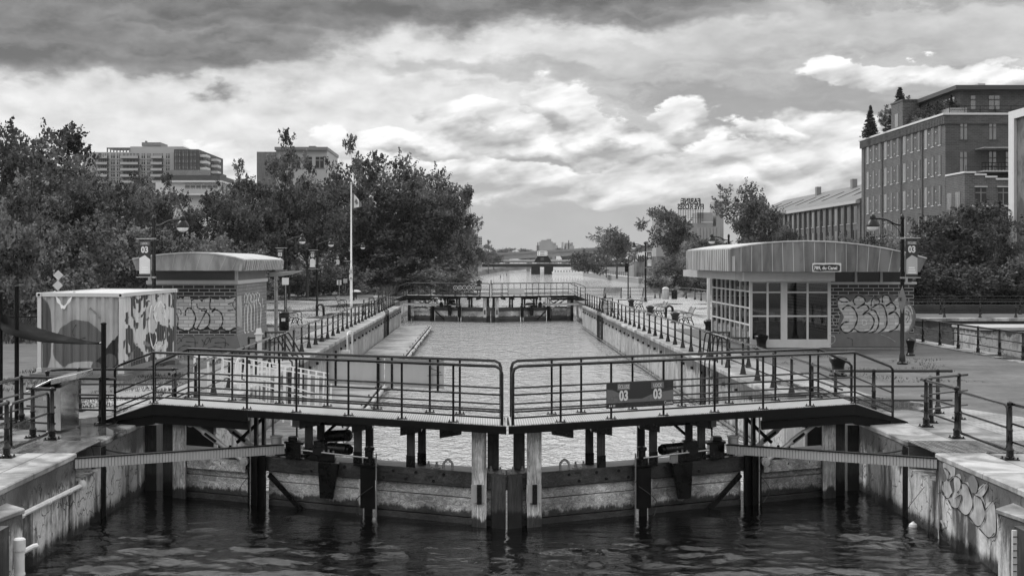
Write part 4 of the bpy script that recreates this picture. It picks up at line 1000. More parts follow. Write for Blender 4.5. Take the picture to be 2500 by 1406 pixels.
# ---- traffic signal
x = gx(1533.5, 131); t = thing('traffic_signal', (x, 131, 0), 'black signal post with a lock traffic light at the plaza end', 'signal')
mb = MB(); mb.lathe((x, 131, 0), [(.2, 0), (.2, .05), (.06, .1), (.055, 3.4), (.02, 3.45)], 10); mb.build('pole', 'rail', t, True)
mb = MB(); mb.box(x - .30, 130.9, zz(664, 131), x + .04, 131.15, zz(643, 131)); mb.build('signal_head', 'blackmat', t, bevel=.02)
mb = MB()
for k in range(2): mb.tube([(x - .13, 130.88, 2.75 + k * .32), (x - .13, 130.78, 2.75 + k * .32)], .1, 12)
each(mb, 'visor', 'black', t)
# ---- control cabinet of polished steel
x0, x1 = -9.15, -8.5
t = thing('control_cabinet', (-8.85, 29.6, 0), 'polished steel control desk with a sloping lid on the left quay', 'control desk')
mb = MB(); mb.hexa([(x0 - .1, 29.2, .03), (-8.62, 29.0, .03), (-8.5, 29.9, .03), (x0 - .05, 30.0, .03)], [(x0 - .1, 29.2, .82), (-8.62, 29.0, .92), (-8.5, 29.9, 1.05), (x0 - .05, 30.0, .95)]); mb.build('cabinet_body', 'polish', t, bevel=.01)
mb = MB(); mb.hexa([(x0 - .2, 29.05, .80), (-8.80, 28.95, 1.06), (-8.74, 29.95, 1.08), (x0 - .15, 30.05, .84)], [(x0 - .2, 29.05, .84), (-8.80, 28.95, 1.10), (-8.74, 29.95, 1.12), (x0 - .15, 30.05, .88)]); mb.build('lid', 'polish', t, bevel=.008)
mb = MB(); mb.hexa([(-8.80, 28.93, .98), (-8.28, 28.98, 1.09), (-8.22, 29.95, 1.11), (-8.74, 29.97, 1.03)], [(-8.80, 28.93, 1.10), (-8.28, 28.98, 1.21), (-8.22, 29.95, 1.23), (-8.74, 29.97, 1.14)]); mb.build('hood', 'polish', t, bevel=.01)
mb = MB(); mb.box(-8.98, 29.02, .66, -8.93, 29.05, .72); mb.build('padlock', 'zinc', t)
# ---- shade sail, poles
def pole(px, y, top, r, lab):
    x = gx(px, y); t = thing('sail_pole', (x, y, 0), lab, 'pole', 'dark poles of the shade sail')
    mb = MB(); mb.lathe((x, y, 0), [(r, .03), (r, zz(top, y)), (r * 1.15, zz(top, y)), (r * 1.15, zz(top, y) + .03), (r * .5, zz(top, y) + .05)], 12); mb.build('pole', 'blackmat', t, True)
    mb = MB(); mb.box(x - .16, y - .16, .006, x + .16, y + .16, .03); mb.build('base_plate', 'blackmat', t)
pole(253, 30.35, 792, .055, 'dark steel pole holding the right corner of the sail, by the footbridge ramp')
pole(41, 31.2, 702, .05, 'dark steel pole standing behind the shade sail near the left edge')
pole(1.5, 31.5, 716, .05, 'dark steel pole cut by the left edge, holding the sail end')
t = thing('shade_sail', (-9.5, 31, 1.6), 'dark shade sail sagging between poles in front of the container', 'shade sail')
A_, B_ = smooth2([(-10.68, 31.4, zz(764, 31.4)), (-10.25, 31.4, zz(789, 31.3)), (-9.5, 31.2, zz(815, 31)), (-8.6, 30.7, zz(833, 30.8)), (-8.16, 30.4, zz(836, 30.4))], k=5), smooth2([(-10.68, 31.4, zz(797, 31.4)), (-10.25, 30.6, zz(814, 30.6)), (-9.6, 30.5, zz(833, 30.5)), (-8.7, 30.4, zz(840, 30.4)), (-8.16, 30.4, zz(837.5, 30.4))], k=5)
mb = MB(); n_ = len(A_); v_ = []
C_ = [((a + b) / 2 + Vector((0, .35 * math.sin(math.pi * i / (n_ - 1)), -.03))) for i, (a, b) in enumerate(zip(A_, B_))]
A2 = [a + Vector((0, .25 * math.sin(math.pi * i / (n_ - 1)), 0)) for i, a in enumerate(A_)]
mb._add(A2 + C_ + B_, [(i, i + 1, n_ + i + 1, n_ + i) for i in range(n_ - 1)] + [(n_ + i, n_ + i + 1, 2 * n_ + i + 1, 2 * n_ + i) for i in range(n_ - 1)])
o = mb.build('canvas', 'awning', t, True); s_ = o.modifiers.new('s', 'SOLIDIFY'); s_.thickness = .01
mb = MB(); mb.tube([(-8.2, 30.4, zz(837, 30.4)), (gx(253, 30.35), 30.35, zz(836, 30.35))], .012, 5); mb.build('turnbuckle', 'steel', t)
# ---- diamond warning signs
for (px, py, Y_, lab) in ((142, 672, 56, 'white diamond board on a post behind the container, the upper of two'), (142, 697, 56, 'white diamond board on a post behind the container, the lower of two')):
    x = gx(px, Y_); z_ = zz(py, Y_); r_ = 12.5 * Y_ / F; off = 0 if py < 680 else .06
    mb = MB(); mb.prism([(x - r_, Y_ - off, z_), (x, Y_ - off, z_ - r_), (x + r_, Y_ - off, z_), (x, Y_ - off, z_ + r_)], (0, .02, 0))
    tag(recenter(mb.build('diamond_sign', 'offwhite'), (x, Y_, z_)), lab, 'sign', 'stacked white diamond boards')
mb = MB(); mb.tube([(gx(142, 56), 56.06, 0), (gx(142, 56), 56.06, 2.9)], .03, 6); tag(recenter(mb.build('sign_post', 'steel'), (gx(142, 56), 56.06, 0)), 'thin metal post carrying the two white diamond boards', 'post')
t = thing('diamond_sign', (gx(2197, 48), 47.95, 2.2), 'narrow diamond board with a symbol on the tall lamp post by the kiosk', 'sign')
mb = MB(); x = gx(2197, 47.95); mb.prism([(x - .08, 47.95, 2.20), (x + .08, 47.97, 1.72), (x + .26, 48.08, 2.22), (x + .09, 47.97, 2.66)], (.0, .015, 0)); mb.build('board', 'mid', t)
mb = MB(); mb.box(x - .02, 47.93, 2.16, x + .06, 47.94, 2.18); mb.box(x - .02, 47.93, 2.24, x + .06, 47.94, 2.26); mb.box(x, 47.93, 2.18, x + .04, 47.94, 2.24); mb.build('symbol', 'signdark', t)
Y_ = 117.0
t = thing('diamond_sign', (gx(2486, Y_), Y_, 0), 'pale diamond warning sign at the right edge in front of the trees', 'sign')
mb = MB(); x, z_, r_ = gx(2486, Y_), zz(672, Y_), 10 * Y_ / F; mb.prism([(x - r_, Y_, z_), (x, Y_, z_ - r_), (x + r_, Y_, z_), (x, Y_, z_ + r_)], (0, .03, 0)); mb.build('board', 'zinc', t)
mb = MB(); mb.tube([(x, Y_ - .04, 0), (x, Y_ - .04, z_ + r_ * .8)], .04, 6); mb.build('sign_post', 'steel', t)
# ---- white life-ring post, electric post, small path signs
x = gx(632, 45.6); t = thing('service_post', (x, 45.6, 0), 'square white service post with a cap in front of the hut corner', 'post')
mb = MB(); mb.box(x - .09, 45.5, 0, x + .09, 45.7, 1.15); mb.build('post', 'offwhite', t, bevel=.01); mb = MB(); mb.box(x - .13, 45.46, 1.15, x + .13, 45.74, 1.18); mb.hexa([(x - .09, 45.5, 1.18), (x + .09, 45.5, 1.18), (x + .09, 45.7, 1.18), (x - .09, 45.7, 1.18)], [(x - .07, 45.53, 1.34), (x + .07, 45.53, 1.34), (x + .07, 45.67, 1.34), (x - .07, 45.67, 1.34)]); mb.build('cap', 'offwhite', t)
for px, Y_, s in ((917, 98, 'left'), (1488, 98, 'right')):
    x = gx(px, Y_); t = thing('service_post', (x, Y_, 0), f'small white service post by the far chamber ladder on the {s} quay', 'post')
    mb = MB(); mb.box(x - .09, Y_ - .1, 0, x + .09, Y_ + .1, 1.0); mb.build('post', 'offwhite', t); mb = MB(); mb.box(x - .13, Y_ - .13, 1.0, x + .13, Y_ + .13, 1.1); mb.build('cap', 'offwhite', t)
for px, py, Y_, lab in ((828, 690, 125, 'small pale path sign on a thin post, left of the flagpole'), (843, 686, 140, 'thin post with a small white fitting left of the flagpole'), (697, 687, 84.5, 'small white notice on the lamp post by the hut canopy')):
    x = gx(px, Y_); t = thing('path_sign', (x, Y_, 0), lab, 'sign'); z_ = zz(py, Y_)
    w_ = .2 if px != 697 else .2
    mb = MB(); mb.box(x - w_, Y_ - .03, z_ - .2, x + w_, Y_, z_ + .22); mb.build('board', 'offwhite', t)
    mb = MB(); mb.tube([(x, Y_ + .03, 0), (x, Y_ + .03, z_)], .03, 6); mb.build('sign_post', 'steel', t)
    if px == 828: mb = MB(); mb.tube([(x + .08 * math.cos(a), Y_ - .045, z_ + .1 + .07 * math.sin(a)) for a in np.linspace(0, 6.28, 9)[:-1]], .02, 4, closed=True); mb.tube([(x + .08 * math.cos(a), Y_ - .045, z_ - .1 + .07 * math.sin(a)) for a in np.linspace(0, 6.28, 9)[:-1]], .02, 4, closed=True); mb.build('symbol', 'signdark', t)
# ---- chain link fence at left
t = thing('chain_link_fence', (-17, 60, 0), 'dark chain link fence along the meadow at the left edge', 'fence')
mb = MB(); fp = [(-40, 62), (-24, 61.5), (-15.6, 60)]
mb.tube([(a, b, 1.12) for a, b in fp], .03, 6); mb.build('top_rail', 'blackmat', t)
for i in range(9):
    q = -38 + i * 2.75; mb = MB(); mb.tube([(q, 61.9 - i * .2, 0), (q, 61.9 - i * .2, 1.15)], .03, 6); mb.build('fence_post', 'blackmat', t)
mb = MB()
for i in range(150):
    a = -26 + i * .07; mb.bar((a, 61.5, .05), (a + .5, 61.46, 1.1), .006, .006); mb.bar((a + .5, 61.52, .05), (a, 61.48, 1.1), .006, .006)
mb.build('mesh_panel', 'blackmat', t)

# ================================================================== FLOATING DOCK AND GANGWAY
t = thing('floating_dock', (-5.1, 70, WC), 'long plank floating dock moored against the left chamber wall', 'dock')
dx0, dx1, dy0, dy1, dzt = -6.28, -4.05, 37.6, 108.0, -1.40
mb = MB(); y = dy0
rr = random.Random(2)
while y < dy1:
    mb.box(dx0, y, dzt - .045, dx1 + rr.uniform(-.01, .01), y + .20, dzt + rr.uniform(-.004, .004)); y += .215
mb.build('deck_boards', 'dock', t)
mb = MB(); mb.box(dx0 + .02, dy0 - .02, -2.2, dx1 - .02, dy1, dzt - .06); mb.build('float', 'blackmat', t)
mb = MB(); pts = [(dx1 + .12 + .010 * math.sin(i * .9), dy0 + i * 1.2, dzt - .12 + .02 * math.sin(i * 1.7)) for i in range(int((dy1 - dy0) / 1.2) + 1)]
mb.tube(pts, .08, 8); mb.build('bumper', 'zinc', t, True)
mb = MB()
for i in range(22): mb.tube([(dx1 + .14, dy0 + 1.5 + i * 3.2, dzt - .12), (dx1 + .14, dy0 + 1.55 + i * 3.2, dzt - .12)], .09, 8)
mb.build('bumper_strap', 'black', t)
mb = MB()
for i in range(22): q = (dx1 - .08, dy0 + 1 + i * 3.2); mb.bar((q[0], q[1] - .13, dzt + .06), (q[0], q[1] + .13, dzt + .06), .04, .04); mb.bar((q[0], q[1], dzt), (q[0], q[1], dzt + .05), .04, .04)
each(mb, 'cleat', 'black', t)
mb = MB()
for q in (-6.05, -5.45): mb.tube([(q, 107.5, dzt), (q, 107.5, dzt + .55)], .03, 6)
each(mb, 'dock_ladder', 'steel', t)
t = thing('gangway', (-5.9, 40, -1.4), 'white aluminium gangway with slanted rails down to the floating dock', 'gangway')
for yy, x0_ in ((37.9, -6.95), (39.1, -6.75)):
    A, B = Vector((x0_ + .0, yy, .86)), Vector((-4.3, yy + 1.2, .30)); A0, B0 = Vector((x0_, yy, -.05)), Vector((-4.35, yy + 1.2, -1.2))
    for h in (1.0, .55):
        mb = MB(); mb.bar(A0 + (A - A0) * h, B0 + (B - B0) * h, .022, .035); mb.build('rail', 'white', t)
    for i in range(13):
        u = i / 12; mb = MB(); q0 = A0 + (B0 - A0) * u; q1 = A + (B - A) * u; mb.bar(q0 - Vector((0, 0, .15)), q1, .045, .06); mb.build('upright', 'white', t)
mb = MB(); mb.hexa([(-6.9, 37.9, -.14), (-4.35, 39.1, -1.3), (-4.35, 40.3, -1.3), (-6.7, 39.1, -.14)], [(-6.9, 37.9, -.08), (-4.35, 39.1, -1.24), (-4.35, 40.3, -1.24), (-6.7, 39.1, -.08)]); mb.build('walkway', 'zinc', t)
t = thing('safety_gate', (-7.0, 36.8, 0), 'white tubular gate frame at the head of the gangway on the left quay', 'gate')
mb = MB()
for q in (-7.55, -7.2): mb.bar((q, 37.2, 0), (q, 37.2, 1.0), .05, .05)
mb.bar((-7.57, 37.2, 1.0), (-6.4, 37.2, .98), .05, .05); mb.bar((-7.57, 37.2, .55), (-6.4, 37.2, .55), .04, .04)
mb.build('frame', 'white', t)
for q in (-7.1, -6.5):
    mb = MB(); mb.tube(smooth2([(q, 37.4, .3), (q, 37.4, .75), (q + .1, 37.4, .95), (q + .25, 37.4, .9), (q + .2, 37.4, .4)]), .03, 7); mb.build('loop_handle', 'white', t, True)
mb = MB(); mb.box(-7.5, 37.25, .05, -7.2, 37.3, .5); mb.build('infill_panel', 'offwhite', t)
t = thing('dock_ladder_frame', (-6.1, 66, dzt), 'pair of tall white posts with a cabinet standing on the floating dock by the wall', 'frame')
mb = MB()
for yy in (64.8, 67.2): mb.bar((-6.2, yy, dzt), (-6.2, yy, .1), .07, .07)
each(mb, 'upright', 'white', t)
mb = MB(); mb.tube(smooth2([(-6.2, 64.8, .1), (-6.22, 65.3, .22), (-6.22, 66.7, .22), (-6.2, 67.2, .1)]), .03, 6); mb.build('top_bar', 'white', t, True)
mb = MB(); mb.box(-6.24, 62.6, dzt, -5.9, 63.0, dzt + .95); mb.build('cabinet', 'offwhite', t)

# ================================================================== GRAFFITI HELPER
def strokes(parent, fn, lst, base_off=.006, name='graffiti_line'):
    """lst: (points, width, material, closed) strokes on a wall; fn maps (u, v, off) to the wall"""
    off = base_off; groups = {}
    for pts, w_, mt, cl in lst:
        mb = groups.setdefault(mt, MB())
        q = smooth2(pts + ([pts[0]] if cl else []), k=6)
        mb.ribbon([(a.x, a.y) for a in q], w_ * 1.75, fn, off); off += .0022
    for mt, mb in groups.items(): mb.build(name, mt, parent)
def fills(parent, fn, lst, base_off=.003, name='graffiti_fill'):
    off = base_off
    for pts, mt in lst:
        mb = MB(); q = smooth2(pts, True, 5); mb.poly([fn(a.x, a.y, off) for a in q]); mb.build(name, mt, parent); off += .002

# ================================================================== BRICK HUT (left)
def PX(x, y, Y): return (gx(x, Y), zz(y, Y))
HY0 = 55.0; hx0, hx1 = -13.0, gx(577, HY0); hy1 = 62.6
t = thing('brick_hut', ((hx0 + hx1) / 2, 58.5, 0), 'small brick hut with arched metal roof and graffiti, behind the container', 'hut')
mb = MB(); mb.box(hx0, HY0, .62, hx1, hy1, 2.62); mb.build('front_wall', 'brickd', t)
mb = MB(); mb.box(hx1 + .002, HY0 + .01, .62, hx1 + .012, hy1, 2.60); mb.build('side_wall', 'brickl', t)
mb = MB(); mb.hexa([(hx0 - .05, HY0 - .10, 0), (hx1 + .22, HY0 - .10, 0), (hx1 + .22, hy1 + .05, 0), (hx0 - .05, hy1 + .05, 0)], [(hx0 - .02, HY0 - .02, .62), (hx1 + .03, HY0 - .02, .62), (hx1 + .03, hy1, .62), (hx0 - .02, hy1, .62)]); mb.build('plinth', 'base', t)
mb = MB(); mb.box(hx0 - .03, HY0 - .04, 2.60, hx1 + .06, hy1 + .04, 2.74); mb.build('sill_band', 'offwhite', t)
mb = MB(); mb.box(hx0 + .02, HY0 + .05, 2.74, hx1 - .02, hy1 - .05, 3.2)
mb.build('louvre_core', 'zinc', t)
mb = MB()
for i in range(9):
    z_ = 2.77 + i * .045; mb.hexa([(hx0 + .2, HY0 + .0, z_), (hx1 - .03, HY0 + .0, z_), (hx1 - .03, HY0 + .05, z_ + .02), (hx0 + .2, HY0 + .05, z_ + .02)], [(hx0 + .2, HY0, z_ + .02), (hx1 - .03, HY0, z_ + .02), (hx1 - .03, HY0 + .05, z_ + .04), (hx0 + .2, HY0 + .05, z_ + .04)])
mb.build('front_louvre', 'mid', t)
mb = MB()
for i in range(9):
    z_ = 2.77 + i * .045; mb.box(hx1 - .02, HY0 + .1, z_, hx1 + .02, hy1 - .1, z_ + .025)
mb.build('side_louvre', 'mid', t)
for q in (hx0 + .1, hx1 - .0):
    mb = MB(); mb.box(q - .06, HY0 - .02, 2.742, q + .06, HY0 + .06, 3.12); mb.build('corner_trim', 'offwhite', t)
# arched roof: front fascia follows an arc; profile along x
def arch_roof(t, xs, zs, y0, y1, zb, xin0, xin1, ribs_side, matf, matr, seam, kf='fascia', y_off=0.0):
    """xs/zs top profile, front fascia leaning in towards the bottom (xin0..xin1 at height zb)"""
    n = len(xs); mb = MB()
    for i in range(n - 1):
        ua, ub = i / (n - 1), (i + 1) / (n - 1)
        ba, bb = xin0 + (xin1 - xin0) * ua, xin0 + (xin1 - xin0) * ub
        mb.hexa([(ba, y0 + .15, zb), (bb, y0 + .15, zb), (bb, y0 + .35, zb), (ba, y0 + .35, zb)], [(xs[i], y0, zs[i] - .03), (xs[i + 1], y0, zs[i + 1] - .03), (xs[i + 1], y0 + .3, zs[i + 1] - .03), (xs[i], y0 + .3, zs[i] - .03)])
    mb.build('front_fascia', matf, t)
    mb = MB(); k = int((xin1 - xin0) / seam)
    for j in range(1, k):
        u = j / k; f_ = u * (n - 1); i = min(int(f_), n - 2); fr_ = f_ - i
        xt = xs[i] + (xs[i + 1] - xs[i]) * fr_; zt = zs[i] + (zs[i + 1] - zs[i]) * fr_; xb_ = xin0 + (xin1 - xin0) * u
        mb.bar((xb_, y0 + .145, zb + .01), (xt, y0 - .005, zt - .05), .022, .02, up=(0, 1, 0))
    mb.build('fascia_seam', matr, t)
    mb = MB()
    for i in range(n - 1):
        mb.hexa([(xs[i], y0 - .03, zs[i] - .028), (xs[i + 1], y0 - .03, zs[i + 1] - .028), (xs[i + 1], y1, zs[i + 1] - .028), (xs[i], y1, zs[i] - .028)], [(xs[i], y0 - .03, zs[i] + .02), (xs[i + 1], y0 - .03, zs[i + 1] + .02), (xs[i + 1], y1, zs[i + 1] + .02), (xs[i], y1, zs[i] + .02)])
    mb.build('roof', matr, t)
    mb = MB(); mb.box(xin0 + .1, y0 + .35, zb + .005, xin1 - .1, y1 - .2, zb + .05); mb.build('soffit', 'darkgrey', t)
def corr_side(t, xt, xb, y0, y1, zt, zb, mat, pitch=.28, sgn=1):
    mb = MB(); y = y0
    while y < y1 - .05:
        for (a, b, o) in ((0, .42, -.05), (.42, 1.0, .07)):
            ya, yb = y + a * pitch, min(y + b * pitch, y1)
            mb.hexa([(xb - .16 * sgn, ya, zb), (xb + o * sgn, ya, zb), (xb + o * sgn, yb, zb), (xb - .16 * sgn, yb, zb)], [(xt - .16 * sgn, ya, zt), (xt + o * sgn, ya, zt), (xt + o * sgn, yb, zt), (xt - .16 * sgn, yb, zt)])
        y += pitch
    mb.build('side_fascia', mat, t)
Yf = 53.4
xs = [gx(v, Yf) for v in (323, 360, 400, 440, 475, 510, 545, 575, 598)]; zs = [zz(v, Yf) for v in (632, 625, 620.5, 617.5, 616.5, 618, 622.5, 628, 634)]
arch_roof(t, xs, zs, Yf, 63.6, zz(661, Yf), gx(330.5, Yf), gx(593, Yf), True, 'fascia', 'roofm', .42)
corr_side(t, xs[-1] - .02, gx(592, Yf), Yf + .05, 63.6, zs[-1] - .03, zz(661.5, Yf), 'fascia', .46)
mb = MB(); mb.poly([(xs[0] + .05, 63.55, zz(661, Yf)), (xs[-1] - .1, 63.55, zz(661, Yf)), (xs[-1] - .1, 63.55, zs[-1] - .05), (xs[4], 63.55, zs[4] - .1), (xs[0] + .05, 63.55, zs[0] - .05)]); mb.build('back_fascia', 'fascia', t)
# canopy on the right side, with round post
mb = MB(); mb.hexa([(gx(658, 63), 62.9, zz(676, 63)), (gx(700, 66), 63.0, zz(673, 63)), (gx(700, 66), 67.5, zz(673, 63)), (gx(658, 63), 67.5, zz(676, 63))], [(gx(658, 63), 62.9, zz(665, 63)), (gx(712, 63), 62.9, zz(662.5, 63)), (gx(712, 63), 67.5, zz(662.5, 63)), (gx(658, 63), 67.5, zz(665, 63))]); mb.build('canopy_beam', 'zinc', t)
mb = MB(); mb.tube([(gx(674, 66), 66, 0), (gx(674, 66), 66, 2.95)], .085, 10); mb.build('canopy_post', 'steel', t, True)
# front graffiti
def wf(u, v, o): return (gx(u, HY0), HY0 - o, zz(v, HY0))
px = lambda cx_, cy_: (410 + cx_ / 7.4, 680 + cy_ / 7.4)
top = [(100, 330), (150, 350), (180, 375), (230, 345), (275, 375), (300, 325), (395, 330), (425, 420), (470, 375), (540, 385), (560, 360), (620, 430), (640, 375), (770, 345), (800, 365), (915, 385), (930, 345), (1020, 380), (1040, 355), (1090, 375), (1222, 335)]
bot = [(1225, 890), (1150, 925), (1060, 935), (1000, 900), (970, 865), (920, 915), (840, 930), (760, 905), (710, 870), (640, 915), (550, 920), (470, 880), (400, 925), (300, 935), (200, 895), (165, 865), (100, 905)]
mb = MB(); mb.poly([wf(*px(a, b), .003) for a, b in [(a, b + 22) for a, b in bot] + [(a - 5, b - 18) for a, b in top]]); mb.build('graffiti_shadow', 'spray_dark', t)
mb = MB(); mb.poly([wf(*px(a, b), .006) for a, b in bot + top]); mb.build('graffiti_fill', brick('sprayed_brick', .46, .64, .34, .40, .135, .016), t)
S = lambda *p: [px(a, b) for a, b in p]
strokes(t, wf, [
    (S((100, 590), (160, 640), (185, 740), (165, 860), (100, 905)), 1.7, 'spray_dark', False),
    (S((155, 350), (140, 600)), 1.3, 'spray_dark', False), (S((145, 545), (200, 545), (240, 600), (232, 660)), 1.4, 'spray_dark', False),
    (S((315, 670), (320, 590), (370, 530), (440, 560), (500, 700), (470, 840), (400, 925), (300, 935), (200, 895), (165, 850)), 2.2, 'spray_dark', False),
    (S((430, 420), (428, 540)), 1.3, 'spray_dark', False), (S((525, 450), (535, 520), (590, 545), (690, 545)), 1.6, 'spray_dark', False),
    (S((600, 580), (680, 590), (755, 680), (740, 830), (640, 915), (550, 920), (460, 880)), 2.2, 'spray_dark', False), (S((710, 555), (525, 910)), 1.6, 'spray_dark', False),
    (S((772, 350), (765, 540), (860, 545), (790, 600), (870, 565), (960, 620), (995, 740), (970, 850), (900, 920), (800, 925), (710, 870)), 2.0, 'spray_dark', False),
    (S((970, 870), (1020, 920), (1100, 940), (1222, 885)), 2.0, 'spray_dark', False), (S((1222, 360), (1175, 470), (1225, 570)), 1.2, 'spray_dark', False), (S((1085, 465), (1170, 430)), 1.3, 'spray_dark', False), (S((1080, 580), (1180, 560)), 1.3, 'spray_dark', False)], .009)
def pf(u, v, o): q = wf(u, v, o); return (q[0], q[1] - .085 * max(0, (.62 - q[2]) / .62) - .02, q[2])
strokes(t, pf, [(S((130, 1100), (180, 1170), (240, 1100), (190, 1080), (130, 1220)), 1.0, 'spray_dark', False), (S((250, 1140), (280, 1060), (470, 1060), (500, 1240)), 1.0, 'spray_dark', False), (S((330, 1135), (550, 1155)), 1.0, 'spray_dark', False), (S((190, 1280), (300, 1205), (430, 1225)), 1.0, 'spray_dark', False),
    (S((615, 1095), (690, 1190), (760, 1080), (700, 1080), (640, 1240)), 1.0, 'spray_dark', False), (S((770, 1150), (810, 1070), (1030, 1080), (1035, 1260)), 1.0, 'spray_dark', False), (S((850, 1160), (1030, 1150), (1110, 1200)), 1.0, 'spray_dark', False), (S((720, 1260), (860, 1220), (980, 1245)), 1.0, 'spray_dark', False)], .004, 'graffiti_tag')
# side wall graffiti (white loops)
def wsd(u, v, o):  # image px -> side wall plane x = hx1
    Y_ = hx1 * F / (u - CX); return (hx1 + .014 + o, Y_, zz(v, Y_))
LW = []
for i, x0_ in enumerate((1390, 1450, 1510, 1560)):
    LW.append((S((x0_ - 15, 960), (x0_ - 10, 560 - i * 10), (x0_ + 15, 470 - i * 30), (x0_ + 38, 560), (x0_ + 35, 940)), .8, 'spray_white', False))
    LW.append((S((x0_ - 10, 440), (x0_ - 15, 330), (x0_ + 12, 265), (x0_ + 35, 330), (x0_ + 20, 440)), .8, 'spray_white', False))
LW.append((S((1590, 250), (1640, 290), (1620, 400), (1665, 520), (1650, 900)), 1.1, 'spray_white', False)); LW.append((S((1370, 960), (1410, 1020), (1440, 960), (1480, 1020), (1510, 945), (1560, 980), (1600, 930)), 1.6, 'spray_white', False))
LW.append((S((1690, 350), (1700, 520), (1720, 470)), .5, 'spray_white', False)); LW.append((S((1740, 590), (1770, 640), (1750, 720)), .5, 'spray_white', False))
strokes(t, wsd, LW, .003)
mb = MB(); mb.poly([wsd(*px(a, b), .002) for a, b in ((1240, 330), (1320, 300), (1330, 560), (1325, 880), (1245, 860))]); mb.build('paint_patch', 'spray_light', t)

# ================================================================== SHIPPING CONTAINER
t = thing('shipping_container', (-11.9, 45.2, 0), 'painted shipping container with corrugated sides and mural, on the grass left', 'container')
cA, cB, cC, cD = Vector((-13.32, 42.7, 0)), Vector((-10.70, 42.0, 0)), Vector((-10.55, 48.6, 0)), Vector((-13.2, 49.3, 0))
H0, H1 = .16, 2.54
def side_corr(A, B, name, n, depth, mat):
    d = (B - A); L_ = d.length; d.normalize(); nv_ = Vector((d.y, -d.x, 0)); mb = MB(); pts = []; m_ = L_ - .2
    for i in range(n):
        u = .1 + m_ * i / n; pch = m_ / n
        for (f_, o_) in ((0, 0), (.36, 0), (.5, -depth), (.86, -depth)): pts.append(A + d * (u + f_ * pch) + nv_ * o_)
    pts.append(A + d * (L_ - .1))
    lo = [(p.x, p.y, H0 + .12) for p in pts]; hi = [(p.x, p.y, H1 - .1) for p in pts]; k = len(pts)
    mb._add(lo + hi, [(i, i + 1, k + i + 1, k + i) for i in range(k - 1)]); return mb.build(name, mat, t)
def contmat(name, front):
    m, n = newmat(name); x, y, z = n.xyz(n.pos)
    u = x if front else n.m('MULTIPLY', y, .6)
    base = n.m('ADD', .42, n.m('MULTIPLY', n.m('SUBTRACT', n.noise(n.comb(u, 0, z), .9, 4, .6), .5), .45))
    wp = n.noise(n.comb(u, 0, z), 1.1, 4, .6)
    def ell(cx_, cz_, rx, rz):
        a = n.m('DIVIDE', n.m('SUBTRACT', u, cx_), rx); b = n.m('DIVIDE', n.m('SUBTRACT', z, cz_), rz)
        return n.m('ADD', n.m('ADD', n.m('MULTIPLY', a, a), n.m('MULTIPLY', b, b)), n.m('MULTIPLY', n.m('SUBTRACT', wp, .5), .8))
    col = base
    if front:
        col = n.mix(n.mr(ell(-12.05, .95, .85, .78), 1.05, .97), col, .13)
        col = n.mix(n.mr(ell(-13.2, 1.3, .28, 1.1), 1.1, .9), col, .08)
        col = n.mix(n.mr(ell(-11.9, .1, .75, .42), 1.05, .95), col, .50)
        col = n.mix(n.mr(n.m('ADD', n.m('SUBTRACT', n.m('MULTIPLY', n.m('SUBTRACT', u, -10.9), 1.2), n.m('SUBTRACT', z, 1.25)), n.m('MULTIPLY', n.m('SUBTRACT', wp, .5), .9)), .0, .03), col, .016)
        col = n.mix(n.mr(ell(-11.05, .55, .20, .22), 1.0, .95), col, .10); col = n.mix(n.mr(ell(-11.5, .35, .16, .16), 1.0, .95), col, .13)
    else:
        f_ = n.noise(n.comb(n.m('MULTIPLY', u, 1.0), 0, n.m('MULTIPLY', z, .8)), 1.25, 2, .5, dist=1.2)
        col = n.mix(n.mr(f_, .50, .515), .62, .06); f2 = n.noise(n.comb(u, 4.0, z), 1.0, 3, .5, dist=.6); col = n.mix(n.mr(f2, .60, .615), col, .22)
        col = n.mix(n.mr(n.m('ABSOLUTE', n.m('SUBTRACT', ell(28.05, 1.2, .42, .95), 1.0)), .16, .10), col, .8)
    a = n.noise(n.scale(n.pos, (2, 2, .3)), 1.5, 6, .6)
    col = n.m('MULTIPLY', col, n.mr(a, .3, .7, .72, 1.15, False)); finish(n, col, .4, a, .004); return m
side_corr(cA, cB, 'end_panel', 9, .055, contmat('mural_front', True)); side_corr(cB, cC, 'side_panel', 22, .055, contmat('mural_side', False))
mb = MB(); mb.poly([tuple(q + Vector((0, 0, H1 - .02))) for q in (cA, cB, cC, cD)]); mb.build('roof', 'offwhite', t)
for a in (cA, cB, cC, cD):
    for z_ in (H0, H1 - .12): mb = MB(); mb.box(a.x - .08, a.y - .08, z_, a.x + .08, a.y + .08, z_ + .13); mb.build('corner_casting', 'offwhite', t, bevel=.01)
mb = MB()
for a, b in ((cA, cB), (cB, cC), (cC, cD), (cD, cA)):
    mb.bar(a + Vector((0, 0, H1 - .05)), b + Vector((0, 0, H1 - .05)), .07, .11)
each(mb, 'top_rail', 'offwhite', t); mb = MB()
for a, b in ((cA, cB), (cB, cC)): mb.bar(a + Vector((0, 0, H0 + .07)), b + Vector((0, 0, H0 + .07)), .06, .15)
each(mb, 'bottom_rail', 'spray_mid', t)
for a in (cA, cB, cC, cD): mb = MB(); mb.bar(a + Vector((0, 0, H0)), a + Vector((0, 0, H1 - .1)), .11, .11); mb.build('corner_post', 'offwhite' if a is not cC else 'mid', t)
mb = MB()
for a in (cA, cB): mb.tube([a + Vector((0, -.085, H1 - .055)), a + Vector((0, -.07, H1 - .055))], .04, 8)
each(mb, 'casting_hole', 'black', t)
dv2 = (cB - cA).normalized()
def cf(u, v, o): q = cA + dv2 * ((gx(u, 42.4) - cA.x) / dv2.x); return (q.x, q.y - .012 - o, zz(v, q.y))
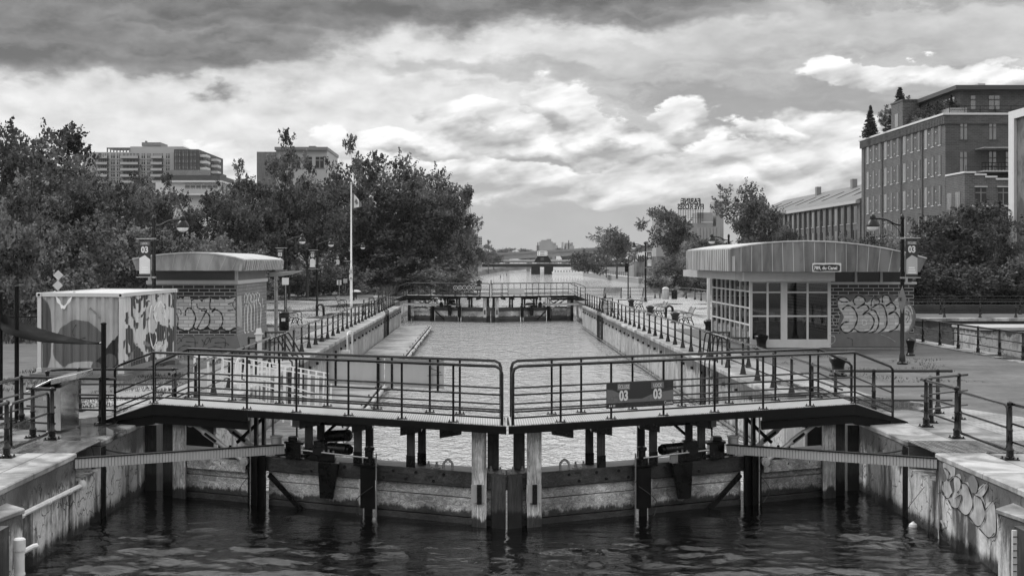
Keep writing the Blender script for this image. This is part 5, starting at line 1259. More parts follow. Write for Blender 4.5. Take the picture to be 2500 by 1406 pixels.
strokes(t, cf, [([(127, 711), (140, 735), (152, 752)], 5.2, 'spray_white', False), ([(152, 753), (168, 735), (183, 711)], 4.2, 'spray_white', False), ([(222, 752), (236, 762), (249, 778)], 3.4, 'spray_mid', False), ([(187, 792), (178, 808), (182, 822)], 1.2, 'spray_dark', False), ([(160, 826), (180, 830), (212, 824)], 1.2, 'spray_dark', False)], .003, 'mural_line')
def cs(u, v, o): Y_ = -10.62 * F / (u - CX); return (-10.60 + o, Y_, zz(v, Y_))
strokes(t, cs, [([(368, 745), (362, 790), (372, 850), (392, 842), (402, 800), (398, 750), (385, 738), (374, 760), (382, 790)], 1.6, 'spray_white', False), ([(396, 760), (400, 748), (410, 762), (404, 780), (396, 762)], 1.8, 'spray_white', True), ([(378, 810), (380, 830), (374, 850), (398, 838)], 1.6, 'spray_white', False)], .003, 'graffiti_line')
mb = MB(); mb.hexa([(-13.5, 42.3, .01), (-10.5, 41.6, .01), (-10.4, 42.2, .01), (-13.4, 42.9, .01)], [(-13.5, 42.3, .15), (-10.5, 41.6, .15), (-10.4, 42.2, .15), (-13.4, 42.9, .15)]); mb.hexa([(-13.4, 48.8, .01), (-10.4, 48.0, .01), (-10.4, 48.6, .01), (-13.4, 49.3, .01)], [(-13.4, 48.8, .15), (-10.4, 48.0, .15), (-10.4, 48.6, .15), (-13.4, 49.3, .15)]); each(mb, 'skid', 'base', t)

# ================================================================== GLAZED KIOSK (right)
KY = 56.5; kx0, kxm, kx1 = gx(1832, KY), gx(2028, KY), gx(2231, KY); ky1 = 66.0
t = thing('canal_kiosk', ((kx0 + kx1) / 2, 61, 0), 'glazed and brick kiosk with arched metal roof and address plate', 'kiosk')
mb = MB(); mb.box(kxm, KY, .62, kx1, ky1, 2.58); mb.build('brick_wall', 'brickd', t)
mb = MB(); mb.hexa([(kxm, KY - .03, .10), (kx1 + .13, KY - .03, .10), (kx1 + .13, ky1, .10), (kxm, ky1, .10)], [(kxm, KY - .02, .62), (kx1 + .02, KY - .02, .62), (kx1 + .02, ky1, .62), (kxm, ky1, .62)]); mb.build('plinth', 'base', t)
mb = MB(); mb.box(kx0 + .1, KY + .06, 0, kx1 + .05, ky1, .095); mb.build('footing', 'concrete', t)
mb = MB(); mb.box(kxm - .02, KY - .06, 2.58, kx1 + .1, ky1, 2.66); mb.build('sill_band', 'offwhite', t)
mb = MB(); mb.box(kxm + .05, KY + .08, 2.66, kx1 - .05, ky1 - .05, 3.1); mb.build('transom_glass', 'glassd', t)
mb = MB()
for q in (gx(2090, KY), gx(2152, KY), gx(2213, KY)): mb.box(q - .045, KY - .01, 2.66, q + .045, KY + .09, 3.08)
each(mb, 'transom_mullion', 'offwhite', t)
mb = MB(); mb.box(gx(1814, 55.6), 55.55, 2.70, gx(2038, 55.6), KY + .2, 3.07); mb.build('lintel', 'offwhite', t, bevel=.015)
mb = MB(); mb.hexa([(gx(1814, 55.6) - .25, 55.9, 2.74), (gx(1814, 55.6) - .003, 55.7, 2.74), (gx(1814, 55.6) - .003, 70.5, 2.74), (gx(1814, 55.6) - .25, 70.5, 2.74)], [(gx(1814, 55.6) - .25, 55.9, 3.06), (gx(1814, 55.6) - .003, 55.7, 3.06), (gx(1814, 55.6) - .003, 70.5, 3.06), (gx(1814, 55.6) - .25, 70.5, 3.06)]); mb.build('side_lintel', 'zinc', t)
# front glazing
gz0, gz1 = zz(846, KY), 2.70
mb = MB(); mb.box(kx0, KY - .04, .06, kxm, KY + .04, .33); mb.build('base_panel', 'offwhite', t)
rowsz = [zz(713.5, KY), zz(771.5, KY)]
for (a, b) in ((1830, 1836.5), (1871, 1876), (1905.5, 1921.5), (1968.5, 1973.5), (2020, 2028)):
    mb = MB(); mb.box(gx(a, KY), KY - .05, .33, gx(b, KY), KY + .05, 2.70); mb.build('mullion', 'offwhite', t)
for z_ in rowsz + [.36, 2.66]:
    for (a, b) in ((1836.5, 1871), (1876, 1905.5), (1921.5, 1968.5), (1973.5, 2020)):
        mb = MB(); mb.box(gx(a, KY) + .001, KY - .035, z_ - .03, gx(b, KY) - .001, KY + .035, z_ + .03); mb.build('glazing_bar', 'offwhite', t)
mb = MB(); mb.box(kx0 + .02, KY - .006, .33, kxm - .02, KY + .006, 2.70); mb.build('window_pane', 'glass', t)
# left face glazing, receding
sX = kx0 + .02
for yy, w_ in ((KY + .05, .10), (57.6, .05), (58.7, .10), (60.0, .05), (61.1, .10), (62.3, .05), (63.3, .08), (64.6, .06), (65.9, .12)):
    mb = MB(); mb.box(sX - .05, yy, .1, sX + .05, yy + w_, 2.74); mb.build('side_mullion', 'offwhite', t)
for z_ in (.14, .95, 1.62, 2.28):
    mb = MB(); mb.box(sX - .035, KY + .16, z_ - .03, sX + .035, 65.88, z_ + .03); mb.build('side_glazing_bar', 'offwhite', t)
mb = MB(); mb.box(sX - .006, KY + .1, .1, sX + .006, 65.9, 2.74); mb.build('side_pane', 'glass', t)
mb = MB(); mb.box(sX + .3, 65.9, .1, kxm, 66.0, 2.74); mb.build('back_wall', 'darkgrey', t)
mb = MB(); mb.box(sX + .1, KY + .1, .096, kxm - .02, 65.9, .12); mb.build('floor_slab', 'mid', t)
mb = MB(); mb.tube([(gx(1730, 71), 71, 0), (gx(1730, 71), 71, 3.0)], .09, 10); mb.build('porch_post', 'offwhite', t, True)
mb = MB(); mb.tube([(kx0 + .5, 56.2, .0), (kx0 + .5, 56.2, .01)], .01, 4)
# kiosk interior: counter, boxes, shelves
mb = MB(); mb.box(kx0 + .6, 58.6, .12, kxm - .5, 59.3, 1.0); mb.build('counter', 'darkgrey', t)
mb = MB()
for (a, b, c_, h_) in ((.8, 58.7, .25, .3), (1.25, 58.8, .18, .38), (1.6, 58.8, .3, .2), (2.4, 58.8, .2, .25)): mb.box(kx0 + a, b, 1.003, kx0 + a + c_, b + .25, 1.0 + h_)
each(mb, 'counter_box', 'offwhite', t)
mb = MB(); mb.box(kxm - 1.3, 62, .12, kxm - .6, 62.4, 2.1); mb.box(kxm - 2.2, 62, 1.4, kxm - 1.6, 62.1, 2.2); each(mb, 'shelf', 'mid', t)
Yf = 54.5
xs = [gx(v, Yf) for v in (1783, 1830, 1875, 1920, 1967, 2015, 2060, 2110, 2160, 2215, 2262)]; zs = [zz(v, Yf) for v in (606, 598, 592, 589, 588, 589, 592, 597.5, 605.5, 617, 630)]
arch_roof(t, xs, zs, Yf, 66.0, zz(664, Yf), gx(1785, Yf), gx(2249, Yf), True, 'fasciad', 'roofm', .385)
corr_side(t, xs[0] + .02, gx(1785, Yf), Yf + .05, 66, zs[0] - .03, zz(662.5, Yf), 'fascia', .46, -1)
mb = MB(); mb.poly([(xs[0] + .1, 65.95, 3.1), (xs[-1] - .2, 65.95, 3.1), (xs[-1] - .1, 65.95, zs[-1] - .05), (xs[4], 65.95, zs[4] - .1), (xs[0] + .1, 65.95, zs[0] - .05)]); mb.build('back_fascia', 'fasciad', t)
# address plate
u = MB(); u.box(gx(1983, 54.4), 54.36, zz(664.5, 54.4), gx(2053.5, 54.4), 54.44, zz(642.5, 54.4)); ap = u.build('address_plate', 'offwhite', t, bevel=.02)
u = MB(); pts = [(1985.5, 647), (1995, 645.5), (2010, 646.5), (2030, 645.5), (2048, 646.5), (2051, 650), (2050.5, 660), (2046, 662), (2020, 661.5), (2000, 662.5), (1987, 661), (1985, 655)]
u.poly([(gx(a, 54.35), 54.352, zz(b, 54.35)) for a, b in pts]); u.build('plate_face', 'signdark', ap)
text('1789, du Canal', .175, (gx(2013, 54.34), 54.345, zz(654.5, 54.34)), (R(90), 0, 0), 'white', ap, .004, sx=.92)
# kiosk graffiti
def kf(u, v, o): return (gx(u, KY), KY - .015 - o, zz(v, KY))
def kp(a, b): return (1660 + a / 3.906, 560 + b / 3.906)
K = lambda *p: [kp(a, b) for a, b in p]
sprk = brick('sprayed_brick_kiosk', .46, .64, .36, .40, .135, .012)
fills(t, kf, [(K((1500, 640), (1600, 620), (1700, 610), (1850, 640), (1960, 610), (2080, 640), (2190, 700), (2250, 830), (2190, 980), (2050, 1000), (1900, 1000), (1700, 1000), (1540, 1000), (1510, 900), (1530, 800), (1490, 700)), 'base'),
              (K((1515, 670), (1580, 650), (1620, 690), (1680, 640), (1740, 650), (1780, 700), (1830, 660), (1880, 680), (1940, 630), (2000, 650), (2020, 700), (2080, 650), (2110, 740), (2190, 720), (2220, 830), (2170, 970), (2090, 960), (1990, 970), (1850, 985), (1720, 970), (1570, 985), (1530, 920), (1560, 830), (1510, 740)), sprk)], .003)
strokes(t, kf, [(K((1600, 690), (1540, 690), (1510, 660), (1560, 640), (1620, 680)), 1.8, 'spray_dark', False),
    (K((1545, 765), (1600, 725), (1660, 760), (1690, 850), (1650, 950), (1580, 985), (1530, 940), (1560, 890), (1610, 880)), 2.4, 'spray_dark', False),
    (K((1670, 720), (1650, 680), (1690, 635), (1750, 650), (1760, 700), (1690, 750), (1760, 715), (1800, 760), (1740, 810), (1800, 800), (1850, 870), (1810, 960), (1720, 980), (1660, 945)), 2.2, 'spray_dark', False),
    (K((1820, 735), (1830, 670), (1870, 650), (1900, 700), (1800, 760)), 1.8, 'spray_dark', False), (K((1815, 765), (1860, 780), (1895, 870), (1870, 960), (1800, 985)), 2.2, 'spray_dark', False),
    (K((1850, 720), (1930, 720), (1970, 830), (1960, 930), (1890, 985)), 2.2, 'spray_dark', False),
    (K((1930, 700), (1930, 640), (1980, 630), (2010, 690), (1960, 730), (2020, 700), (2055, 760), (1985, 810), (2050, 790), (2095, 860), (2060, 940), (1990, 975)), 2.2, 'spray_dark', False),
    (K((2090, 720), (2120, 800), (2095, 900)), 1.8, 'spray_dark', False), (K((2130, 700), (2190, 760), (2215, 850), (2190, 950), (2130, 985), (2080, 960)), 2.4, 'spray_mid', False),
    (K((2150, 770), (2180, 800), (2150, 870)), .9, 'spray_dark', False), (K((2140, 800), (2190, 830), (2160, 890)), .9, 'spray_dark', False),
    (K((1730, 870), (1770, 870), (1770, 910), (1735, 905), (1740, 880)), .8, 'spray_white', False), (K((1450, 820), (1490, 860), (1480, 920), (1450, 840), (1510, 800), (1520, 860)), .8, 'spray_light', False),
    (K((1420, 1010), (1470, 1020), (1470, 1070), (1420, 1100)), 1.3, 'spray_light', False), (K((1590, 1030), (1640, 1050), (1640, 1110)), .8, 'spray_dark', False), (K((1910, 1000), (1990, 1030), (2050, 1070)), .6, 'spray_light', False)], .010)

# quay wall graffiti on the right wall face
def rw(u, v, o): Y_ = RX * F / (u - CX); return (RX - .004 - o, Y_, zz(v, Y_))
def rp(a, b): return (1800 + a / 3.463, 1000 + b / 3.463)
W_ = lambda *p: [rp(a, b) for a, b in p]
fills(lw, rw, [(W_((1740, 460), (1790, 440), (1840, 480), (1840, 560), (1800, 610), (1820, 700), (1790, 745), (1750, 700), (1745, 620), (1775, 580)), 'spray_light'),
    (W_((1835, 580), (1880, 540), (1900, 600), (1900, 740), (1880, 820), (1830, 820), (1795, 770), (1840, 690)), 'spray_light'),
    (W_((1900, 640), (1950, 610), (1985, 680), (2000, 790), (1950, 885), (1890, 860), (1870, 820), (1900, 740)), 'spray_light'),
    (W_((2010, 720), (2060, 710), (2100, 790), (2110, 900), (2070, 980), (2000, 960), (1970, 900), (2000, 800)), 'spray_light'),
    (W_((2110, 800), (2170, 780), (2190, 860), (2190, 1040), (2140, 1075), (2080, 1040), (2060, 990), (2110, 920)), 'spray_light'),
    (W_((2050, 660), (2110, 620), (2125, 660), (2080, 730), (2040, 740)), 'spray_light'), (W_((1960, 600), (2000, 550), (2040, 620), (2030, 700), (1990, 690)), 'spray_mid')], .003)
strokes(lw, rw, [(W_((1760, 490), (1800, 530), (1790, 600), (1840, 560), (1890, 580), (1900, 650), (1870, 700)), 1.4, 'spray_dark', False), (W_((1745, 600), (1745, 700), (1790, 750), (1830, 700)), 1.4, 'spray_dark', False), (W_((1795, 760), (1830, 825), (1880, 825), (1910, 720), (1850, 750)), 1.4, 'spray_dark', False),
    (W_((1870, 830), (1950, 890), (2005, 800), (1960, 640), (1910, 620)), 1.5, 'spray_dark', False), (W_((1970, 900), (2050, 985), (2110, 900), (2080, 760), (2020, 720)), 1.5, 'spray_dark', False), (W_((2060, 1000), (2140, 1080), (2190, 1040)), 1.5, 'spray_dark', False), (W_((2110, 850), (2170, 780), (2220, 740)), 1.2, 'spray_dark', False),
    (W_((2040, 700), (2090, 650), (2120, 620), (2120, 680)), 1.2, 'spray_dark', False), (W_((1715, 920), (1720, 1090)), 1.8, 'spray_light', False), (W_((1740, 930), (1765, 990)), 2.6, 'spray_light', False)], .018)

# ================================================================== BACKGROUND BUILDINGS
def win(t, x0, y0, z0, x1, y1, z1, mat='glassd', fr='offwhite', face='y', frame=.06, mull=1):
    """window in a wall: pane slightly proud, frame as its sub-part's parent"""
    f = MB(); p = MB()
    if face == 'y':
        p.box(x0, y0 - .05, z0, x1, y0 + .05, z1)
        pane = p.build('window', mat, t)
        if fr:
            f.box(x0 - frame, y0 - .10, z0 - frame, x1 + frame, y0 - .055, z0); f.box(x0, y0 - .10, (z0 + z1) / 2 + (z1 - z0) * .2 - frame / 2, x1, y0 - .055, (z0 + z1) / 2 + (z1 - z0) * .2 + frame / 2)
            for k in range(mull): q = x0 + (x1 - x0) * (k + 1) / (mull + 1); f.box(q - frame / 2, y0 - .11, z0, q + frame / 2, y0 - .055, z1)
            f.build('frame', fr, pane)
    else:
        p.box(x0 - .05, y0, z0, x0 + .05, y1, z1); pane = p.build('window', mat, t)
        if fr: f.box(x0 - .09, y0, z0 - .12, x0 - .055, y1, z0 - .02); f.box(x0 - .08, y0 + (y1 - y0) * .45, z0, x0 - .055, y0 + (y1 - y0) * .45 + frame, z1); f.build('window_sill', fr, pane)
    return pane
# big brick factory
BX, BY, BZ = 60.1, 185.0, 22.7
t = thing('brick_factory', (75, 205, 0), 'big old brick factory with rows of tall windows, top right', 'building')
mb = MB(); mb.box(BX, BY, 0, 100, 226, BZ - 1.4); mb.build('wall', 'brickf', t)
mb = MB(); mb.box(BX + .05, BY - .06, 0, 100, BY - .003, BZ - 1.4); mb.build('front_wall', 'brickf2', t)  # darker brick skin: the front's shade is put into its colour
mb = MB(); mb.box(BX - .25, BY - .3, BZ - 1.4, 100, 226.2, BZ - .25); mb.build('brick_cornice', 'brickf2', t)
mb = MB(); mb.box(BX - .4, BY - .45, BZ - .25, 100, 226.4, BZ); mb.build('parapet_coping', 'offwhite', t)
mb = MB()
for i in range(62): mb.box(BX - .32, BY + .3 + i * .66, BZ - 1.35, BX - .24, BY + .6 + i * .66, BZ - .5)
mb.build('corbel_course', 'brickf2', t)
cols = [2119.1, 2133.4, 2148, 2162.6, 2177, 2192.3, 2208.7, 2227.1, 2244, 2261.2, 2277.3, 2294.5]
for ci, cpx in enumerate(cols):
    yy = BX * F / (cpx - CX)
    for r_ in range(5):
        zt = 21.3 - r_ * 3.93
        if zt < 3: continue
        win(t, BX, yy - .6, zt - 2.55, BX, yy + .6, zt, 'glassd' if (ci * 7 + r_ * 3) % 3 else 'glassl', 'offwhite', 'x')
mb = MB()
for cpx in (2112, 2156, 2202, 2254): yy = BX * F / (cpx - CX); mb.tube([(BX - .15, yy, 0), (BX - .15, yy, BZ - 1.5)], .08, 6)
each(mb, 'downpipe', 'pipe', t)
mb = MB()
for ci in range(len(cols) - 1):
    yy = BX * F / ((cols[ci] + cols[ci + 1]) / 2 - CX)
    for r_ in range(5):
        for dz_ in (.8, 2.3): mb.box(BX - .1, yy - .12, 21.3 - r_ * 3.93 - dz_, BX - .01, yy + .12, 21.3 - r_ * 3.93 - dz_ + .18)
o = mb.build('tie_plate', 'offwhite', t); o['kind'] = 'stuff'
for (a, b, c_, d_) in ((2344, 298.6, 2360, 341), (2414.5, 298.6, 2431, 341), (2343, 371.5, 2360, 420), (2414, 371.5, 2431, 420), (2455, 371.5, 2470, 420)): win(t, gx(a, BY), BY - .06, zz(d_, BY), gx(c_, BY), 0, zz(b, BY), 'glassl', 'condod', 'y', .12, 1)
# balcony on front
mb = MB(); mb.box(gx(2395, 183), 181.8, zz(421, 183), gx(2500, 183), BY - .07, zz(417, 183)); mb.build('balcony_slab', 'zinc', t)
mb = MB(); mb.box(gx(2393, 183), 181.6, zz(363.5, 183), gx(2500, 183), BY - .07, zz(361.5, 183)); mb.build('canopy', 'zinc', t)
mb = MB()
for z_ in (zz(398, 182), zz(408, 182)): mb.bar((gx(2395, 182), 181.8, z_), (gx(2500, 182), 181.8, z_), .1, .1)
for i in range(14): q = gx(2396 + i * 8, 182); mb.bar((q, 181.8, zz(417, 182)), (q, 181.8, zz(398, 182)), .06, .06)
mb.build('balcony_rail', 'blackmat', t)
# penthouse
mb = MB(); mb.box(63.0, 188.0, BZ, 100, 216, 26.0); mb.build('penthouse_wall', 'brickf2', t)
mb = MB(); mb.box(62.0, 186.6, 26.0, 100, 218, 26.55); mb.build('penthouse_roof', 'condod', t)
for (a, c_) in ((2370, 2381), (2414, 2426), (2428, 2440)): win(t, gx(a, 188), 188.0, zz(268, 188), gx(c_, 188), 0, zz(234, 188), 'glassl', 'condod', 'y', .15, 0)
mb = MB()
for i in range(5): mb.box(62.93, 190 + i * 3.2, BZ + .8, 63.02, 192.2 + i * 3.2, 25.4)
each(mb, 'side_window', 'glassl', t)
mb = MB()
for (a, w_, h_) in ((2388, 3.2, 1.6), (2412, 2, 1.1), (2430, 3, .8), (2453, 2, .7)): mb.box(gx(a, 192), 192, 26.55, gx(a, 192) + w_ * .3, 194, 26.55 + h_ * .55)
each(mb, 'roof_vent', 'zinc', t)
mb = MB()
for z_ in (BZ + .95, BZ + .5): mb.bar((BX + .6, BY + .2, z_), (100, BY + .2, z_), .06, .06)
for i in range(20): mb.bar((BX + .6 + i * 2, BY + .2, BZ), (BX + .6 + i * 2, BY + .2, BZ + 1), .06, .06)
mb.build('roof_rail', 'blackmat', t)
mb = MB(); mb.box(BX + .7, BY + .6, BZ, BX + 3, 203, BZ + .75); mb.build('roof_planter', 'steel', t)
mb = MB(); mb.box(BX - .1, 203.5, BZ, BX + 2.2, 209.2, 26.4); mb.box(BX - .2, 203.3, 26.4, BX + 2.4, 209.4, 26.6); each(mb, 'stair_tower', 'brickf', t)
win(t, BX - .1, 205.6, 22.9, 0, 207.2, 24.8, 'glassl', None, 'x')
# stepped annex
AY = 177.6; t = thing('stepped_annex', (68, 181, 0), 'lower brick wing with stepped parapet in front of the big factory', 'building')
prof = [(2355, 423), (2381, 423), (2381, 428.5), (2407, 428.5), (2407, 434), (2433, 434), (2433, 439.5), (2500, 439.5)]
ax0 = gx(2355, AY)
pp = [(gx(a, AY), AY, zz(b, AY)) for a, b in prof]; mb = MB(); mb.prism([(ax0, AY, 0)] + pp + [(gx(2500, AY) + 8, AY, zz(439.5, AY)), (gx(2500, AY) + 8, AY, 0)], (0, 7.3, 0)); mb.build('wall', 'brickf', t)
mb = MB()
for i in range(0, len(pp) - 1):
    a, b = pp[i], pp[i + 1]
    if abs(a[2] - b[2]) < .01: mb.box(a[0] - .12, AY - .15, a[2] + .003, b[0] + .06, AY + .4, a[2] + .22)
mb.box(ax0 - .12, AY + .41, pp[0][2] + .003, ax0 + .5, AY + 7.2, pp[0][2] + .22); each(mb, 'coping', 'offwhite', t)
for (a, b, c_, d_) in ((2381, 459, 2407, 498), (2436, 459, 2461, 498), (2381, 521, 2407, 556), (2436, 521, 2461, 556)): win(t, gx(a, AY), AY - .01, zz(d_, AY), gx(c_, AY), 0, zz(b, AY), 'glassd', 'mid', 'y', .12, 1)
mb = MB(); mb.box(gx(2378, AY), AY - .3, zz(457, AY) , gx(2409, AY), AY - .01, zz(455, AY)); mb.box(gx(2433, AY), AY - .3, zz(457, AY), gx(2464, AY), AY - .01, zz(455, AY)); mb.box(gx(2340, AY) + 1.4, AY - .5, zz(505, AY), gx(2468, AY), AY - .01, zz(501, AY)); each(mb, 'lintel', 'offwhite', t)
for yy in (179.2, 182.4): win(t, ax0, yy, 8.4, 0, yy + 1.8, 12.2, 'glassl', 'offwhite', 'x')
# modern light frame building at the right edge: its long side recedes along the view
t = thing('framed_building', (48, 112, 0), 'modern building with pale square frame cut by the right edge', 'building')
FX = gx(2475, 124.0); fz1 = zz(292, 124.0)
mb = MB(); mb.box(FX - .25, 123.3, 0, FX + 12, 124.6, fz1); mb.build('frame_post', 'offwhite', t)
mb = MB(); mb.box(FX - .25, 96, fz1 + .003, FX + 12, 124.6, fz1 + .7); mb.build('frame_top', 'offwhite', t)
mb = MB(); mb.box(FX, 96, 0, FX + 12, 123.29, fz1); mb.build('cladding', wood('vertical_cladding', .15, 'z', None, .4), t)
for z_ in (3.2, 6.8, 10.4): win(t, FX, 118, z_, 0, 120, z_ + 2, 'glassd', 'mid', 'x')
# long mill
t = thing('long_mill', (66, 255, 0), 'long low brick mill with pitched roof and skylights beside the factory', 'building')
mb = MB(); mb.box(60, 226.5, 0, 78, 330, 13.0); mb.build('wall', 'brickf', t)
mb = MB(); mb.prism([(59.4, 226.5, 13.2), (70, 226.5, 17.6), (80.6, 226.5, 13.2)], (0, 104, 0)); mb.build('roof', 'rooftile', t)
mb = MB(); mb.box(59.3, 226.5, 12.7, 60.05, 330, 13.19); mb.build('eave', 'zinc', t)
for i in range(24):
    yy = 228.3 + i * 4.2
    for (za, zb) in ((9.6, 12.3), (5.9, 8.5), (2.2, 4.8)):
        win(t, 60, yy, za, 0, yy + 2.4, zb, 'glassd' if (i * 5 + int(za)) % 4 else 'glassl', 'zinc', 'x')
    mb = MB(); mb.box(59.7, yy + 2.8, 0, 59.99, yy + 3.6, 12.6); mb.build('pilaster', 'brickf2', t)
for i in range(9):
    yy = 229 + i * 11; mb = MB(); mb.hexa([(62.5, yy, 14.52), (66.5, yy, 16.18), (66.5, yy + 1.2, 16.18), (62.5, yy + 1.2, 14.52)], [(62.5, yy, 14.62), (66.5, yy, 16.28), (66.5, yy + 1.2, 16.28), (62.5, yy + 1.2, 14.62)]); mb.build('skylight', 'glassl', t)
mb = MB()
for yy in (240, 262, 290): mb.box(68, yy, 16.8, 68.9, yy + 1.5, 18.6)
each(mb, 'chimney', 'mid', t)
# left condo block
CYc = 260.0; t = thing('condo_block', (-62, 268, 0), 'pale apartment block with balconies rising behind the left trees', 'building')
cx0, cx1 = gx(205, CYc), gx(426, CYc)
mb = MB(); mb.box(cx0, CYc, 0, cx1, 278, zz(372, CYc)); mb.build('wall', 'condo', t)
mb = MB(); mb.box(cx1 + .003, CYc - .4, 0, gx(486, CYc), 284, zz(365.5, CYc)); mb.build('dark_wing', 'condod', t)
mb = MB(); mb.box(gx(314, CYc), CYc + 1.2, zz(372, CYc), gx(444, CYc), 276, zz(357, CYc)); mb.build('setback_storey', 'condo', t)
mb = MB(); mb.box(gx(346, 266), 266, zz(357, 266), gx(392, 266), 272, zz(348, 266)); mb.box(gx(351, 266), 267, zz(348, 266), gx(354, 266), 268, zz(343, 266)); each(mb, 'roof_plant', 'mid', t)
mb = MB(); mb.box(gx(257, CYc), CYc + 1, zz(362, CYc), gx(313, CYc), CYc + 6, zz(359.5, CYc)); mb.build('pergola_roof', 'mid', t)
mb = MB()
for i in range(8): q = gx(258 + i * 7.8, CYc); mb.bar((q, CYc + 1.2, zz(372, CYc)), (q, CYc + 1.2, zz(362, CYc)), .2, .2)
each(mb, 'pergola_post', 'mid', t)
for r_ in range(5):
    yt = 376 + r_ * 15.0
    for (a, c_) in ((226, 235), (272, 280), (286, 294), (346, 354), (360, 368), (406, 414)): win(t, gx(a, CYc), CYc, zz(yt + 11, CYc), gx(c_, CYc), 0, zz(yt, CYc), 'glassd', 'condo', 'y', .15, 1)
    for (a, c_) in ((238, 267), (298, 342), (372, 400)):
        win(t, gx(a + 2, CYc), CYc, zz(yt + 11, CYc), gx(c_ - 2, CYc), 0, zz(yt, CYc), 'glassd', 'condo', 'y', .15, 4)
        mb = MB(); mb.box(gx(a, CYc), CYc - 1.6, zz(yt + 13, CYc), gx(c_, CYc), CYc - .003, zz(yt + 11.6, CYc)); b_ = mb.build('balcony', 'mid', t)
        mb = MB(); mb.box(gx(a, CYc), CYc - 1.6, zz(yt + 11.6, CYc), gx(c_, CYc), CYc - 1.55, zz(yt + 6.5, CYc)); mb.build('balustrade', 'zinc', b_)
for r_ in range(4):
    yt = 370 + r_ * 15.6
    for (a, c_) in ((429, 441), (447.5, 460), (466.5, 479)): win(t, gx(a, CYc), CYc - .4, zz(yt + 12, CYc), gx(c_, CYc), 0, zz(yt, CYc), 'glassl', 'condod', 'y', .2, 2)
    mb = MB(); X_ = gx(486, CYc)
    for j in range(6): mb.box(X_ - .1, 261.5 + j * 3.4, zz(yt + 12, CYc), X_ + .05, 263.6 + j * 3.4, zz(yt, CYc))
    each(mb, 'side_window', 'glassl', t)
    mb = MB()
    for j in (0, 3): mb.box(X_ + .05, 260.5 + j * 3.6, zz(yt + 13, CYc), X_ + 1.3, 264 + j * 3.6, zz(yt + 7, CYc))
    each(mb, 'side_balcony', 'offwhite', t)
# low white villa block
VY = 200.0; t = thing('terrace_building', (-41, 206, 0), 'low building with dark roof band and white balcony behind the left trees', 'building')
mb = MB(); mb.box(gx(380, VY), VY, 0, gx(538, VY), 213, zz(446, VY)); mb.build('wall', 'offwhite', t)
mb = MB(); mb.box(gx(390, VY), VY + .5, zz(440.5, VY), gx(535, VY), 212, zz(427.5, VY)); mb.build('dark_storey', 'condod', t)
mb = MB(); mb.box(gx(404, VY), VY - .8, zz(446, VY), gx(543, VY), 213.5, zz(441.5, VY)); mb.box(gx(404, VY), VY - 1.5, zz(478, VY), gx(546, VY), 214, zz(474, VY)); each(mb, 'roof_edge', 'offwhite', t)
mb = MB(); mb.box(gx(408, VY), VY + .8, zz(427.5, VY), gx(511, VY), VY + .9, zz(414.5, VY)); mb.build('glass_screen', 'glassl', t)
mb = MB(); mb.box(gx(514, VY), VY + 3, zz(427.5, VY), gx(531, VY), VY + 7, zz(421, VY)); mb.build('roof_cabin', 'condod', t)
for i in range(6): win(t, gx(452 + i * 13.6, VY), VY, zz(472, VY), gx(463 + i * 13.6, VY), 0, zz(448.5, VY), 'glassl', 'condod', 'y', .15, 0)
mb = MB(); mb.box(gx(452, VY), VY - 1.4, zz(473.9, VY), gx(538, VY), VY - 1.35, zz(462.5, VY)); mb.build('balcony_screen', 'zinc', t)
for j in range(4): win(t, gx(538, VY) + .06, VY + 1.2 + j * 3, zz(470, VY), 0, VY + 2.6 + j * 3, zz(450, VY), 'glassd', None, 'x')
# glass office behind centre-left trees
OY = 300.0; t = thing('office_tower', (-40, 310, 0), 'glass clad office block showing behind the middle of the left trees', 'building')
mb = MB(); mb.box(gx(627, OY), OY, 0, gx(673, OY), 320, zz(371, OY)); mb.build('glass_wing', corr('curtain_wall', .16, .2), t)
mb = MB(); mb.box(gx(673, OY) + .003, OY + .5, 0, gx(798, OY), 322, zz(367, OY)); mb.build('wall', 'condo', t)
mb = MB(); mb.box(gx(671, OY), OY - .5, zz(367, OY), gx(800, OY), 323, zz(359.5, OY)); mb.box(gx(748, OY), OY + 4, zz(359.5, OY), gx(765, OY), OY + 10, zz(353, OY)); each(mb, 'roof_band', 'mid', t)
mb = MB()
for i in range(5): mb.box(gx(628 + i * 9.5, OY), OY - .1, 8, gx(628.8 + i * 9.5, OY), OY - .01, zz(371, OY))
for i in range(6): mb.box(gx(627, OY), OY - .1, zz(380 + i * 10, OY), gx(673, OY), OY - .02, zz(379.2 + i * 10, OY))
mb.build('glazing_grid', 'mid', t)
for i in range(4): win(t, gx(683 + i * 29, OY), OY + .5, zz(410, OY), gx(703 + i * 29, OY), 0, zz(383, OY), 'glassd', 'mid', 'y', .2, 1)
